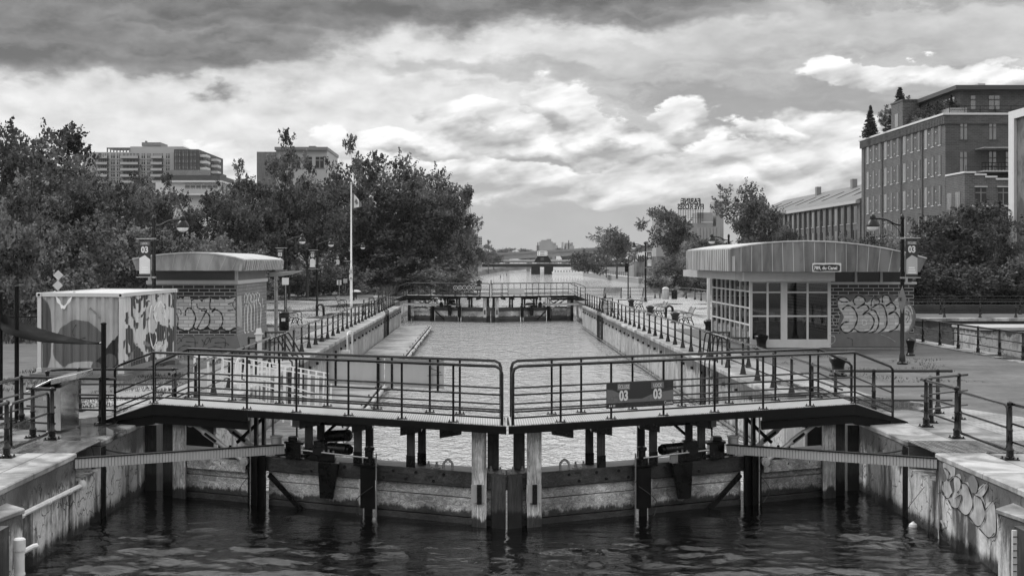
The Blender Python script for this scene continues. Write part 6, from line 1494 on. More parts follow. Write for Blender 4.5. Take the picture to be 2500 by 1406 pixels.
# distant left apartments
def block(nm, lab, Y_, parts_, mat, wins=None):
    t = thing(nm, (gx(parts_[0][0], Y_), Y_, 0), lab, 'building')
    for i, (a, b, c_) in enumerate(parts_): mb = MB(); mb.box(gx(a, Y_), Y_ + i * .4, 0, gx(b, Y_), Y_ + 14 + i, zz(c_, Y_)); mb.build('wall', mat, t)
    if wins:
        for (a, b, y0_, y1_, nx_, nz_) in wins:
            for i in range(nx_):
                for j in range(nz_):
                    xa = a + (b - a) * (i + .15) / nx_; ya = y0_ + (y1_ - y0_) * (j + .2) / nz_
                    win(t, gx(xa, Y_), Y_ - .12, zz(ya + (y1_ - y0_) * .55 / nz_, Y_), gx(xa + (b - a) * .65 / nx_, Y_), 0, zz(ya, Y_), 'glassd', None)
    return t
block('apartment_block', 'hazy stepped apartment block beyond the trees at the canal bend, left', 470, [(1141, 1153, 563.5), (1153, 1167, 569), (1167, 1177, 577.5), (1118, 1128, 556), (1127, 1137, 561)], 'condo', [(1154, 1167, 571, 598, 3, 4), (1168, 1177, 580, 598, 2, 3)])
block('hill_building', 'hazy grey hospital like block on the horizon above the bridge', 950, [(1317, 1350, 590), (1322, 1344, 586), (1336, 1346, 583.5), (1311, 1362, 599), (1350, 1358, 593)], 'silo')
block('hill_building', 'small hazy building with twin chimneys on the horizon, right of the larger block', 950, [(1381, 1402, 600), (1381, 1392, 593), (1395, 1399, 592), (1374, 1376, 591)], 'silo')
SY = 600.0
tb = block('grain_silo', 'hazy grain elevator under the rooftop sign on the right', SY, [(1602, 1650, 517), (1650, 1703, 545), (1703, 1741, 519), (1741, 1765, 552), (1750, 1768, 490)], 'silo')
mb = MB()
for i in range(7): q = gx(1708 + i * 8, SY - 6); mb.tube([(q, SY - 3, 0), (q, SY - 3, zz(556, SY))], .7, 10)
each(mb, 'silo_tube', 'silo', tb)
mb = MB(); mb.box(gx(1712, SY), SY - .3, zz(543.5, SY), gx(1741, SY), SY - .02, zz(542, SY)); mb.build('light_band', 'offwhite', tb)
t = thing('rooftop_sign', (gx(1686, SY), SY, 20), 'rooftop letter sign seen from behind above the grain elevator', 'sign')
text('FARINE', 3.1, (gx(1686, SY), SY - .5, zz(491.5, SY)), (R(90), 0, math.pi), 'blackmat', t, .10, ext=.15, sx=.80)
text('FIVE ROSES', 3.1, (gx(1686, SY), SY - .5, zz(505.5, SY)), (R(90), 0, math.pi), 'blackmat', t, .10, ext=.15, sx=.73)
mb = MB()
for i in range(11): q = gx(1656 + i * 6.0, SY); mb.bar((q, SY, zz(545, SY)), (q, SY, zz(500 if i in (0, 10) else 487, SY)), .16, .16)
for v in (485, 497.5, 499.5, 511.5, 516, 521, 526, 531): mb.bar((gx(1656 if v > 498 else 1663, SY), SY, zz(v, SY)), (gx(1718 if v > 498 else 1710, SY), SY, zz(v, SY)), .16, .16)
mb.build('sign_frame', 'blackmat', t)
# right bank shed with graffiti
t = thing('bank_shed', (gx(1550, 330), 345, 0), 'low corrugated shed with graffiti on the far right canal bank', 'shed')
mb = MB(); mb.box(gx(1517, 340) + 3, 340, -.6, gx(1640, 340), 352, zz(626, 340)); mb.build('wall', corr('shed_cladding', .22, .5), t)
mb = MB(); mb.box(gx(1537, 339), 339.9, zz(638, 340), gx(1560, 339), 339.95, zz(625, 340)); mb.build('pale_panel', 'offwhite', t)
text('KONIS', 2.2, (gx(1548, 339), 339.8, zz(632, 339)), (R(90), 0, 0), 'signdark', t, .05, sx=.8, name='graffiti')

# ================================================================== BRIDGES AND FAR CANAL
t = thing('low_bridge', (18, 560, 0), 'dark low swing bridge across the far canal', 'bridge')
Y_ = 560.0
mb = MB(); mb.box(-14, Y_, zz(652, Y_), 62, Y_ + 6, zz(645, Y_)); mb.build('girder', 'black', t)
mb = MB(); mb.box(-14, Y_ - .4, zz(645, Y_), 62, Y_ + 6.4, zz(643.5, Y_)); mb.build('deck', 'mid', t)
mb = MB()
for i in range(38): q = -14 + i * 2; mb.bar((q, Y_ - .3, zz(643.5, Y_)), (q, Y_ - .3, zz(640, Y_)), .12, .12)
mb.bar((-14, Y_ - .3, zz(640, Y_)), (62, Y_ - .3, zz(640, Y_)), .12, .12); mb.build('railing', 'blackmat', t)
mb = MB(); mb.box(gx(1298, Y_), Y_ - 2, -4, gx(1318, Y_), Y_ + 8, zz(651.5, Y_)); mb.box(gx(1330, Y_), Y_ - 2, -4, gx(1350, Y_), Y_ + 8, zz(651.5, Y_)); each(mb, 'pier', 'blackmat', t)
t = thing('bridge_cabin', (gx(1325, 556), 556, 2), 'dark control cabin with a pale lattice panel on the middle of the low bridge', 'cabin')
mb = MB(); mb.hexa([(gx(1303, 557), 555, zz(641, 557)), (gx(1347, 557), 555, zz(641, 557)), (gx(1347, 557), 559, zz(641, 557)), (gx(1303, 557), 559, zz(641, 557))], [(gx(1313, 557), 555, zz(624, 557)), (gx(1337, 557), 555, zz(624, 557)), (gx(1337, 557), 559, zz(624, 557)), (gx(1313, 557), 559, zz(624, 557))]); mb.build('cabin_body', 'blackmat', t)
mb = MB(); mb.box(gx(1320, 554), 554.8, zz(636, 554), gx(1328, 554), 554.95, zz(629, 554)); mb.build('window', 'glassl', t)
mb = MB()
for v in (613.5, 617, 620.5, 624): mb.bar((gx(1313, 554), 554.6, zz(v, 554)), (gx(1335, 554), 554.6, zz(v, 554)), .15, .22)
for a in (1313, 1317.5, 1331, 1335.5): mb.bar((gx(a, 554), 554.6, zz(613.5, 554)), (gx(a, 554), 554.6, zz(624, 554)), .3, .2)
mb.build('lattice_panel', 'white', t)
t = thing('concrete_overpass', (20, 720, 0), 'long sloping concrete overpass behind the low bridge', 'bridge')
Y_ = 720.0; A, B = (gx(1195, Y_), Y_), (gx(1640, Y_), Y_)
za, zb = zz(624, Y_), zz(600, Y_)
mb = MB(); mb.hexa([(A[0], Y_, za - 2.4), (B[0], Y_, zb - 2.2), (B[0], Y_ + 10, zb - 2.2), (A[0], Y_ + 10, za - 2.4)], [(A[0], Y_, za), (B[0], Y_, zb), (B[0], Y_ + 10, zb), (A[0], Y_ + 10, za)]); mb.build('box_girder', 'farbridge', t)
mb = MB(); mb.hexa([(A[0], Y_ - .8, za), (B[0], Y_ - .8, zb), (B[0], Y_ + 11, zb), (A[0], Y_ + 11, za)], [(A[0], Y_ - .8, za + 1.1), (B[0], Y_ - .8, zb + 1.1), (B[0], Y_ + 11, zb + 1.1), (A[0], Y_ + 11, za + 1.1)]); mb.build('parapet', 'mid', t)
mb = MB()
for a in (1240, 1290, 1345, 1400, 1450): q = gx(a, Y_); mb.box(q - .8, Y_ + 3, -2, q + .8, Y_ + 6, za + (zb - za) * (a - 1195) / 445 - 2.2)
each(mb, 'column', 'farbridge', t)
mb = MB()
for a, v0, v1 in ((1313, 615, 592), (1388.5, 610, 587)): q = gx(a, Y_ + 5); mb.bar((q, Y_ + 5, zz(v0, Y_ + 5)), (q, Y_ + 5, zz(v1, Y_ + 5)), .4, .4)
each(mb, 'mast', 'blackmat', t)
t = thing('road_deck', (20, 640, 0), 'lower road viaduct between the low bridge and the overpass', 'bridge')
mb = MB(); mb.box(-12, 640, zz(641, 640), 80, 650, zz(637, 640)); mb.build('deck', 'farbridge', t)
mb = MB(); mb.box(-12, 639.5, zz(637, 640), 80, 639.8, zz(634.5, 640)); mb.build('barrier', 'zinc', t)
for (a, b, col_, lab) in ((1358, 1371, 'white', 'white van driving on the road between the bridges'), (1236, 1241, 'mid', 'tiny grey car on the road between the bridges')):
    t = thing('white_van' if col_ == 'white' else 'distant_car', (gx(a, 644), 644, zz(637, 644)), lab, 'van' if col_ == 'white' else 'car'); x0, x1_, z0 = gx(a, 644), gx(b, 644), zz(636.9, 644)
    hh_ = 2.1 if col_ == 'white' else 1.3
    mb = MB(); mb.prism([(x0, 643, z0 + .3), (x1_, 643, z0 + .3), (x1_, 643, z0 + hh_ * .55), (x1_ - .7, 643, z0 + hh_), (x0, 643, z0 + hh_)], (0, 1.8, 0)); mb.build('body', col_, t)
    mb = MB(); mb.tube([(x0 + .5, 642.9, z0 + .3), (x0 + .5, 643.1, z0 + .3)], .3, 8); mb.tube([(x1_ - .5, 642.9, z0 + .3), (x1_ - .5, 643.1, z0 + .3)], .3, 8); each(mb, 'wheel', 'rubber', t)
t = thing('moored_barge', (gx(1385, 545), 545, WC), 'long low white boat moored by the right pier of the low bridge', 'boat')
Y_ = 545.0; mb = MB(); mb.hexa([(gx(1350, Y_), Y_, WC), (gx(1419, Y_), Y_, WC), (gx(1419, Y_), Y_ + 3, WC), (gx(1350, Y_), Y_ + 3, WC)], [(gx(1348, Y_), Y_ - .3, zz(664, Y_)), (gx(1421, Y_), Y_ - .3, zz(664, Y_)), (gx(1421, Y_), Y_ + 3.3, zz(664, Y_)), (gx(1348, Y_), Y_ + 3.3, zz(664, Y_))]); mb.build('hull', 'white', t)
mb = MB(); mb.box(gx(1351, Y_), Y_ + .2, zz(664, Y_), gx(1416, Y_), Y_ + 2.8, zz(660, Y_)); mb.build('cabin', 'white', t)
mb = MB()
for i in range(9): mb.box(gx(1354 + i * 7, Y_), Y_ + .1, zz(663.5, Y_), gx(1357.5 + i * 7, Y_), Y_ + .19, zz(661.3, Y_))
each(mb, 'window', 'glassd', t)
for i, (px, yb, yt) in enumerate(((1199, 694, 683), (1222, 678, 670.5), (1237, 671.5, 666), (1234, 664.5, 662))):
    Y_ = 5.25 * F / (yb - HY); x = gx(px, Y_); h_ = (yb - yt) * Y_ / F; r_ = h_ * .09
    mb = MB(); mb.lathe((x, Y_, WC), [(r_ * 1.8, -.1), (r_ * 1.8, h_ * .3), (r_, h_ * .4), (r_ * .8, h_ * .95), (r_ * .2, h_)], 8)
    tag(mb.build('spar_buoy', 'blackmat', None, True), ['dark spar buoy nearest the far gate', 'second dark spar buoy out on the canal', 'third dark spar buoy, small, out on the canal', 'tiniest spar buoy, close to the low bridge'][i], 'buoy', 'spar buoys down the middle of the canal')
    o = bpy.context.scene.objects[-1]
# right bank retaining wall with railing, left bank edge
t = thing('canal_wall', (36, 400, WC), 'long pale concrete bank wall along the right side of the far canal', 'wall')
pts = [(36.0, 330), (35.3, 380), (35.0, 440), (34.8, 497), (42, 560), (60, 750)]
mb = MB(); mb2 = MB(); mb3 = MB()
for (a, b) in zip(pts[:-1], pts[1:]):
    mb.hexa([(a[0], a[1], -4), (b[0], b[1], -4), (b[0] + 4, b[1], -4), (a[0] + 4, a[1], -4)], [(a[0], a[1], -.55), (b[0], b[1], -.55), (b[0] + 4, b[1], -.55), (a[0] + 4, a[1], -.55)])
    mb2.hexa([(a[0] - .1, a[1], -.55), (b[0] - .1, b[1], -.55), (b[0] + 4, b[1], -.55), (a[0] + 4, a[1], -.55)], [(a[0] - .1, a[1], -.35), (b[0] - .1, b[1], -.35), (b[0] + 4, b[1], -.35), (a[0] + 4, a[1], -.35)])
    n_ = int((b[1] - a[1]) / 5)
    for h in (.35, .0): mb3.bar((a[0] + 1, a[1], h + .3), (b[0] + 1, b[1], h + .3), .08, .08)
    for i in range(n_): u = i / n_; mb3.bar((a[0] + (b[0] - a[0]) * u + 1, a[1] + (b[1] - a[1]) * u, -.35), (a[0] + (b[0] - a[0]) * u + 1, a[1] + (b[1] - a[1]) * u, .65), .09, .09)
mb.build('wall_face', 'farbridge', t); mb2.build('coping', 'concrete', t); mb3.build('railing', 'blackmat', t)
def bank(name, pts, w_, mat):
    mb = MB()
    for (a, b) in zip(pts[:-1], pts[1:]):
        mb._add([(a[0], a[1], .003), (b[0], b[1], .003), (b[0] + w_, b[1], -3), (a[0] + w_, a[1], -3)], [(0, 1, 2, 3)])
    return tag(mb.build(name, mat), kind='structure')
bank('bank', [(-9.8, 136), (-9.8, 140), (-9.6, 414), (-3.6, 467), (9, 729), (39, 1000), (39, 1500)], 1.8, 'turf')
bank('bank_right', [(19.5, 137), (21, 141), (26, 200), (33, 255), (37.5, 300), (37.5, 500), (62, 750), (92, 1000), (92, 1500)], -1.8, 'rock')
mb = MB(); mb.box(RX + .9, 135.5, -4, 19.5, 137, .012); tag(recenter(mb.build('plaza_edge_wall', 'lockwall'), (14, 136, -2)), 'concrete edge wall closing the plaza towards the far canal', 'wall')
mb = MB(); mb.box(LX - 2.5, 136, -4, LX, 140, .005); tag(recenter(mb.build('quay_end', 'lockwall'), (-9, 138, -2)), 'concrete end of the left quay beyond the far gate', 'wall')
# side basin walls and pier
t = thing('basin_wall', (40, 87, -1), 'dark far wall of the side basin on the right with a pale coping', 'wall')
mb = MB(); mb.box(19.2, 86.5, -4, 220, 87.3, -.15); mb.build('wall_face', 'darkwall', t)
mb = MB(); mb.box(19.2, 86.4, -.15, 220, 87.4, .02); mb.build('coping', 'coping', t)
t = thing('basin_wall', (19, 40, -1), 'basin side wall below the diagonal railing, with a pale wet coping', 'wall')
mb = MB(); mb.box(18.5, -60, -4, 19.2, 86.4, -.12); mb.build('wall_face', 'darkwall', t)
mb = MB(); mb.box(18.45, -60, -.12, 19.3, 86.38, .03); mb.build('coping', 'coping', t)
Y_ = 78.0; t = thing('basin_pier', (gx(2440, Y_), Y_, -2), 'pale concrete pier standing in the side basin at the right edge', 'pier')
mb = MB(); mb.box(gx(2388, Y_), Y_, -4, gx(2388, Y_) + 12, Y_ + 4, zz(806, Y_)); mb.build('pier_block', 'pier', t, bevel=.05)
mb = MB(); mb.box(gx(2388, Y_) - .1, Y_ - .1, zz(806, Y_) + .003, gx(2388, Y_) + 12, Y_ + 4.1, zz(806, Y_) + .15); mb.build('pier_cap', 'concrete', t)

sheet('turf_right', 'turf', [(19.6, 87.5), (220, 87.5), (220, 140), (22, 140)], .006)
t = thing('basin_curb', (45, 95, 0), 'low dark beam barrier between the two railings beyond the side basin', 'barrier')
mb = MB(); mb.box(22, 94.5, 0, 70, 94.9, .55); mb.build('beam', 'darkwall', t)

# ================================================================== VEGETATION
def leaf_quads(P_, s, rg, up=.35, elong=1.5):
    n = len(P_)
    a = rg.normal(size=(n, 3)); a[:, 2] *= .7; a /= np.linalg.norm(a, axis=1)[:, None]
    b = rg.normal(size=(n, 3)); b -= (b * a).sum(1)[:, None] * a; b /= np.linalg.norm(b, axis=1)[:, None]
    sz = s * rg.uniform(.5, 1.5, n)[:, None]
    a = a * sz * elong / 2; b = b * sz / 2
    return np.stack([P_ - a, P_ + b * .9 - a * .1, P_ + a, P_ - b * .9 + a * .1], 1).reshape(-1, 3)
def leafmesh(name, V, mat, parent):
    me = bpy.data.meshes.new(name); n = len(V) // 4
    me.vertices.add(len(V)); me.vertices.foreach_set('co', V.astype(np.float32).ravel())
    me.loops.add(len(V)); me.loops.foreach_set('vertex_index', np.arange(len(V), dtype=np.int32))
    me.polygons.add(n); me.polygons.foreach_set('loop_start', np.arange(0, len(V), 4, dtype=np.int32))
    me.update(calc_edges=True); me.materials.append(M[mat])
    o = bpy.data.objects.new(name, me); COL.objects.link(o); o.parent = parent; return o
def crown_clumps(rg, n, rx, rz, cz, zmin, top_bias=0.0, lobes=5):
    out = []; la = rg.uniform(0, 6.28, lobes); lm = rg.uniform(.78, 1.28, lobes); lz = rg.uniform(-.6, .9, lobes)
    while len(out) < n:
        d = rg.normal(size=3); d /= np.linalg.norm(d); r_ = rg.random() ** .38
        k = 1.0
        for a, m_, z_ in zip(la, lm, lz):
            v = np.array([math.cos(a), math.sin(a), z_]); v /= np.linalg.norm(v); k += (m_ - 1) * max(0, d @ v) ** 3 * 1.8
        p = d * r_ * k * np.array([rx, rx, rz]); p[2] += cz
        if p[2] < zmin: continue
        out.append(p)
    return np.array(out)
def tree_proto(name, seed, n_cl, per, rx, rz, cz, zmin, leaf, mat, cr=(.7, 1.4), trunk=.22, lobes=5, fork=.3, spikes=0, droop=0.0):
    rg = np.random.default_rng(seed); C_ = crown_clumps(rg, n_cl, rx, rz, cz, zmin, lobes=lobes)
    if spikes:
        for _ in range(spikes):
            a = rg.uniform(0, 6.28); r_ = rg.uniform(0, rx * .75); b = np.array([r_ * math.cos(a), r_ * math.sin(a), cz + rz * .7])
            for k in range(5): C_ = np.vstack([C_, b + np.array([rg.normal() * .15, rg.normal() * .15, k * .3])])
    t = thing(name, (0, 0, 0), 'x', 'tree' if trunk else 'shrub')
    if trunk:
        mb = MB(); top_ = cz + rz * .35; pts = [(0, 0, -.3)]
        for k in range(1, 6): pts.append((rg.normal() * .12 * k * .5, rg.normal() * .12 * k * .5, top_ * k / 5))
        mb.tube(pts, [trunk * (1 - .16 * k) for k in range(6)], 8)
        idx = rg.permutation(len(C_))[:min(26, len(C_))]
        for i in idx:
            c = C_[i]; u = np.clip(c[2] / top_ * .62, .15, .95); f_ = u * 5; k = int(min(f_, 4)); a, b = Vector(pts[k]), Vector(pts[k + 1]); s0 = a + (b - a) * (f_ - k)
            mid = s0.lerp(Vector(c), .5) + Vector((rg.normal() * .3, rg.normal() * .3, .25))
            mb.tube([s0, mid, Vector(c)], [trunk * .42 * (1.1 - u), trunk * .25 * (1.1 - u) + .015, .018], 5)
        mb.build('trunk', 'bark', t)
    V = []
    for c in C_:
        R_ = rg.uniform(*cr); m_ = int(per * R_ ** 1.6)
        d = rg.normal(size=(m_, 3)); d /= np.linalg.norm(d, axis=1)[:, None]
        q = d * (R_ * rg.random(m_) ** .33)[:, None] * np.array([1.0, 1.0, .72]); q[:, 2] -= droop * (q[:, 0] ** 2 + q[:, 1] ** 2)
        # small sprays on the outside of each clump
        V.append(leaf_quads(c + q, leaf, rg))
        ns = 5
        for _ in range(ns):
            e = rg.normal(size=3); e /= np.linalg.norm(e); e[2] = abs(e[2]) * .8 + .1; k_ = rg.random((22, 1)) ** .8
            V.append(leaf_quads(c + e * R_ * (.7 + .75 * k_) + rg.normal(size=(22, 3)) * .10, leaf * .9, rg))
    leafmesh('crown', np.vstack(V), mat, t); return t
def conifer_proto(seed, H=6.0, r0=1.5, name='spruce_tree'):
    rg = np.random.default_rng(seed); t = thing(name, (0, 0, 0), 'x', 'tree')
    mb = MB(); mb.tube([(0, 0, -.1), (0, 0, H * .97)], [.12, .02], 6); mb.build('trunk', 'bark', t)
    V = []; z = .3
    while z < H:
        f_ = 1 - z / H; n = int(8 + 8 * f_)
        for k in range(n):
            a = rg.uniform(0, 6.28); L_ = r0 * f_ * rg.uniform(.7, 1.12) + .06; m_ = int(26 * L_ + 5); u = rg.random(m_)
            p = np.stack([np.cos(a) * u * L_, np.sin(a) * u * L_, z - .22 * u * L_ + .10 * (u * L_) ** 2], 1) + rg.normal(size=(m_, 3)) * .045
            V.append(leaf_quads(p, .13, rg, elong=2.2))
        z += .20
    leafmesh('crown', np.vstack(V), 'needle', t); return t
TP = {
 'A': (tree_proto('leafy_tree', 11, 62, 120, 4.6, 4.4, 6.9, 2.0, .21, 'leafd', (.85, 1.5), lobes=8), 12.2, 11.4),
 'B': (tree_proto('leafy_tree', 12, 58, 120, 4.2, 4.3, 7.0, 1.8, .20, 'leaf', (.8, 1.35), lobes=9, spikes=0), 12.2, 10.4),
 'C': (tree_proto('leafy_tree', 13, 50, 100, 3.9, 4.2, 7.2, 2.6, .19, 'leaf', (.55, 1.1), lobes=10, spikes=0), 12.0, 9.6),
 'L': (tree_proto('leafy_tree', 14, 80, 110, 4.2, 3.6, 5.0, .9, .20, 'leafl', (.7, 1.2)), 9.3, 10.2),
 'S': (tree_proto('shrub', 15, 34, 150, 2.6, 1.7, 1.6, .2, .16, 'leafl', (.6, 1.0), trunk=0), 3.7, 6.6),
 'D': (tree_proto('shrub', 16, 34, 150, 2.8, 1.6, 1.5, .2, .17, 'leafd', (.6, 1.0), trunk=0), 3.5, 7.0),
 'P': (tree_proto('slender_tree', 17, 34, 80, 1.5, 4.2, 7.4, 3.2, .17, 'leafd', (.35, .8), trunk=.13, lobes=4, spikes=2), 12.8, 4.0),
 'N': (conifer_proto(18), 6.0, 3.0),
}
used_ = set()
def plant(kind, px, top, Y_, wpx, lab, group=None, base=0.0, rz=None, hfac=1.0):
    o, H_, W_0 = TP[kind]
    if kind in used_: o = copy_tree(o)
    used_.add(kind)
    h = (zz(top, Y_) - base); s = h / H_ * 1.0; sw = max(wpx * Y_ / F / W_0, s * (.55 if kind == 'N' else 1.2 if kind in 'SD' else .8 if kind == 'P' else .52 if kind == 'C' else .66))
    o.location = (gx(px, Y_), Y_, base); o.scale = (sw, sw, s); o.rotation_euler = (0, 0, rz if rz is not None else (px * 1.7) % 6.28); o['label'] = lab
    if group: o['group'] = group
    return o
G1 = 'trees massed behind the left quay'
TL = [
 ('A', 20, 283, 84, 250, 'dark full tree filling the left edge, tallest there'), ('B', 118, 306, 92, 210, 'tree with uneven crown just right of the left edge tree'), ('P', 186, 284, 96, 78, 'slender spiky topped tree standing above the others left of the apartment block'),
 ('L', 30, 430, 66, 230, 'pale green drooping tree low at the left edge, in front of the dark one'), ('B', 235, 405, 108, 150, 'tree in front of the left end of the apartment block'), ('A', 150, 420, 80, 240, 'dark lower tree behind the container'),
 ('A', 300, 445, 110, 150, 'round topped tree below the apartment balconies'), ('B', 365, 412, 116, 130, 'tree right below the dark wing of the apartment block'), ('C', 415, 432, 120, 110, 'tree covering the left end of the terrace building'),
 ('L', 230, 520, 78, 240, 'pale leafy tree behind the container and the first lamp'), ('A', 480, 492, 124, 150, 'tree below the white balcony of the terrace building'), ('L', 400, 560, 95, 200, 'pale bushy tree behind the hut roof, left part'),
 ('C', 592, 398, 136, 90, 'sparse tree with thin sprays between the terrace building and the office block'), ('A', 570, 470, 118, 170, 'dark tree left of the office block, lower and in front'), ('C', 706, 326, 134, 110, 'tree standing out high in front of the office block'),
 ('A', 640, 440, 126, 190, 'wide dark tree in front of the office block'), ('A', 750, 440, 112, 210, 'wide dark tree behind the second and third lamps'), ('C', 862, 340, 140, 150, 'tall airy tree behind the flagpole'), ('C', 920, 378, 142, 110, 'airy tree right behind the flag'),
 ('A', 830, 455, 118, 190, 'dark tree directly behind the flagpole foot'), ('B', 1000, 368, 146, 170, 'tall tree right of the flagpole with a forked top'), ('B', 1085, 402, 150, 140, 'rightmost tall tree of the left bank, leaning over the canal'),
 ('A', 1010, 470, 140, 250, 'broad tree at the right end of the left mass'), ('P', 1138, 440, 152, 60, 'hanging branch like slender tree overhanging the canal'), ('A', 930, 520, 122, 200, 'dark tree behind the left end of the far gate'),
 ('L', 1010, 590, 126, 230, 'pale low tree at the water beside the far gate'), ('L', 560, 575, 92, 200, 'pale bushy tree behind the hut roof, right part'), ('A', 320, 560, 86, 220, 'dark low tree behind the first lamp banner'),
 ('L', 660, 590, 104, 160, 'pale bush tree between the hut roof and the second lamp'), ('A', 870, 590, 128, 160, 'dark low tree by the most distant left lamp'), ('L', 1065, 560, 152, 110, 'pale tree at the bank edge beyond the far gate'),
 ('B', -75, 330, 90, 200, 'tree cut by the left edge behind the dark one')]
for k_, px_, tp_, Y_, w_, lab in TL:
    if 640 <= px_ < 780: Y_ = max(Y_, 134)
    if px_ >= 780: Y_ = max(Y_, 154) + (px_ % 7)
    plant(k_, px_, tp_, Y_, w_ * 1.12, lab, G1)
rs = random.Random(4)
for i in range(20):
    px_ = 10 + i * 56; Y_ = 80 + min(i, 19) * 4.6 + rs.uniform(-2, 2)
    plant('D' if i % 3 else 'S', px_, 660 + rs.uniform(-14, 14), Y_, 150, 'low bushy undergrowth below the left trees', 'undergrowth bushes along the left bank')
for i, (px_, tp_, Y_, w_) in enumerate(((1085, 640, 150, 120), (1120, 655, 200, 70), (1105, 660, 260, 80), (1120, 655, 330, 90), (1150, 665, 420, 50))):
    plant('S', px_, tp_, Y_, w_, ['bush at the water just beyond the far gate, left bank', 'second bush along the left bank of the far canal', 'third bush along the left bank of the far canal', 'hazy bush low on the left bank of the far canal', 'faint bush at the left canal bend'][i], 'bushes on the left bank of the far canal', base=-.8)
for k_, px_, tp_, Y_, w_, lab in (('B', 1140, 600, 250, 70, 'hazy tree on the left bank under the apartment block'), ('A', 1165, 598, 330, 70, 'hazy rounded tree on the left bank, further along'), ('C', 1193, 588, 420, 50, 'hazy thin topped tree at the left end of the low bridge'), ('A', 1125, 590, 190, 70, 'hazy tree right behind the large left trees'),
      ('A', 1230, 606, 800, 60, 'faint treetops left of centre on the horizon above the overpass'), ('A', 1290, 608, 820, 70, 'faint treetops in the middle of the horizon'), ('A', 1375, 606, 830, 50, 'faint treetops between the two horizon buildings'), ('A', 1430, 606, 850, 70, 'faint treetops right on the horizon above the overpass'), ('A', 1205, 618, 600, 60, 'hazy tree at the left abutment of the low bridge')):
    plant(k_, px_, tp_, Y_, w_, lab, 'hazy trees along the far canal')
G2 = 'trees on the right bank'
for k_, px_, tp_, Y_, w_, lab in (('B', 1506, 550, 300, 125, 'rounded hazy tree right of the low bridge'), ('C', 1480, 565, 320, 60, 'leaning hazy tree on the left side of the rounded one'), ('D', 1440, 618, 400, 60, 'small dark round bush at the right end of the low bridge'), ('A', 1645, 508, 262, 130, 'dense tree in front of the grain elevator'), ('L', 1705, 575, 200, 110, 'pale tree left of the kiosk roof'),
      ('B', 1838, 440, 205, 185, 'tall open tree rising behind the kiosk roof'), ('L', 1640, 622, 172, 110, 'pale bushy tree at the plaza corner beside the water'), ('A', 1760, 585, 170, 130, 'dark tree behind the left part of the kiosk roof'), ('A', 1925, 560, 185, 100, 'tree partly hiding the mill windows'),
      ('L', 2060, 572, 135, 90, 'small round bush tree peeking over the kiosk roof centre'), ('L', 2160, 560, 112, 130, 'tree behind the tall lamp head'), ('A', 2330, 498, 112, 270, 'large dense dark tree right of the kiosk'), ('L', 2255, 560, 118, 140, 'paler tree between the kiosk roof end and the large dark tree'), ('A', 2440, 520, 125, 140, 'dark tree before the framed building'), ('L', 2480, 575, 108, 80, 'tree cut by the right edge'), ('B', 2390, 505, 120, 130, 'tree crown overlapping the stepped annex')):
    plant(k_, px_, tp_, Y_, w_, lab, G2)
for i in range(7): plant('D' if i % 2 else 'S', 1615 + i * 40, 672 + rs.uniform(-8, 6), 150 + (i % 3) * 8, 110, 'low bush on the bank beyond the curved plaza railing', 'bushes beyond the plaza railing')
for i in range(9): plant('D', 2235 + i * 38, 655 + rs.uniform(-10, 10), 106 + (i % 3) * 5, 150, 'dark bush below the large tree beyond the side basin', 'bushes beyond the side basin')
# conifers on the factory roof
plant('N', 2125, 258, 221, 50, 'narrow spruce at the far end of the factory roof', base=22.6); plant('N', 2197, 214, 211, 84, 'tallest spruce on the factory roof beside the stair tower', base=22.6); plant('C', 2218, 236, 209, 52, 'leafy tree in the roof garden right of the tall spruce', base=22.4); plant('C', 2163, 258, 215, 50, 'loose roof garden tree left of the tall spruce', base=22.4)
plant('N', 2322, 232, 188.5, 26, 'small conical shrub by the penthouse windows', base=22.7)
for i in range(5): plant('D', 2252 + i * 15, 272 - i * 6, 202 - i * 3, 26, 'clipped shrub along the factory roof parapet', 'roof garden shrubs', base=22.7)
for k_ in TP:
    if k_ not in used_: raise RuntimeError(k_)

# grass and weeds (uncountable)
def blades(name, n, xr, yr, h, lab, seed=1, keep=None):
    rg = np.random.default_rng(seed); X = rg.uniform(*xr, n); Y = rg.uniform(*yr, n)
    if keep is not None: k = keep(X, Y, rg); X, Y = X[k], Y[k]
    n = len(X); H_ = h * rg.uniform(.4, 1.2, n); a = rg.uniform(0, 6.28, n); w_ = .012 + h * .035
    dx_, dy_ = np.cos(a) * w_, np.sin(a) * w_; lx, ly = rg.normal(size=n) * H_ * .35, rg.normal(size=n) * H_ * .35
    V = np.stack([np.stack([X - dx_, Y - dy_, np.full(n, -.01)], 1), np.stack([X + dx_, Y + dy_, np.full(n, -.01)], 1), np.stack([X + lx + dx_ * .2, Y + ly + dy_ * .2, H_], 1), np.stack([X + lx - dx_ * .2, Y + ly - dy_ * .2, H_ * .97], 1)], 1).reshape(-1, 3)
    o = leafmesh(name, V, 'grass', None); return tag(o, lab, 'grass', kind='stuff')
ptch = lambda s, t_: (lambda X, Y, rg: np.array([mnoise.noise(Vector((x * s, y * s, 3.1))) for x, y in zip(X, Y)]) > t_)
blades('grass', 9000, (-14.5, -9.0), (38, 56), .10, 'short rough grass round the container and the hut', 1, ptch(.5, .0))
blades('tall_grass', 16000, (-45, -15.2), (60, 80), .75, 'tall weeds in front of the left trees', 2)
blades('grass_edge', 3000, (-10.4, -8.3), (32.8, 42), .07, 'sparse grass beside the brick paving on the left', 3, ptch(.9, .1))
blades('grass_right', 5000, (9.8, 17), (41, 56), .06, 'thin grass round the lamp foot and the bollards on the right', 4, ptch(.45, .18))
blades('grass_path', 5000, (-13, -7.8), (62, 110), .10, 'grass verge between the left railing and the path', 5, ptch(.3, .0))
blades('reeds', 9000, (-11, -9.4), (145, 400), .9, 'reeds along the left bank of the far canal', 6)

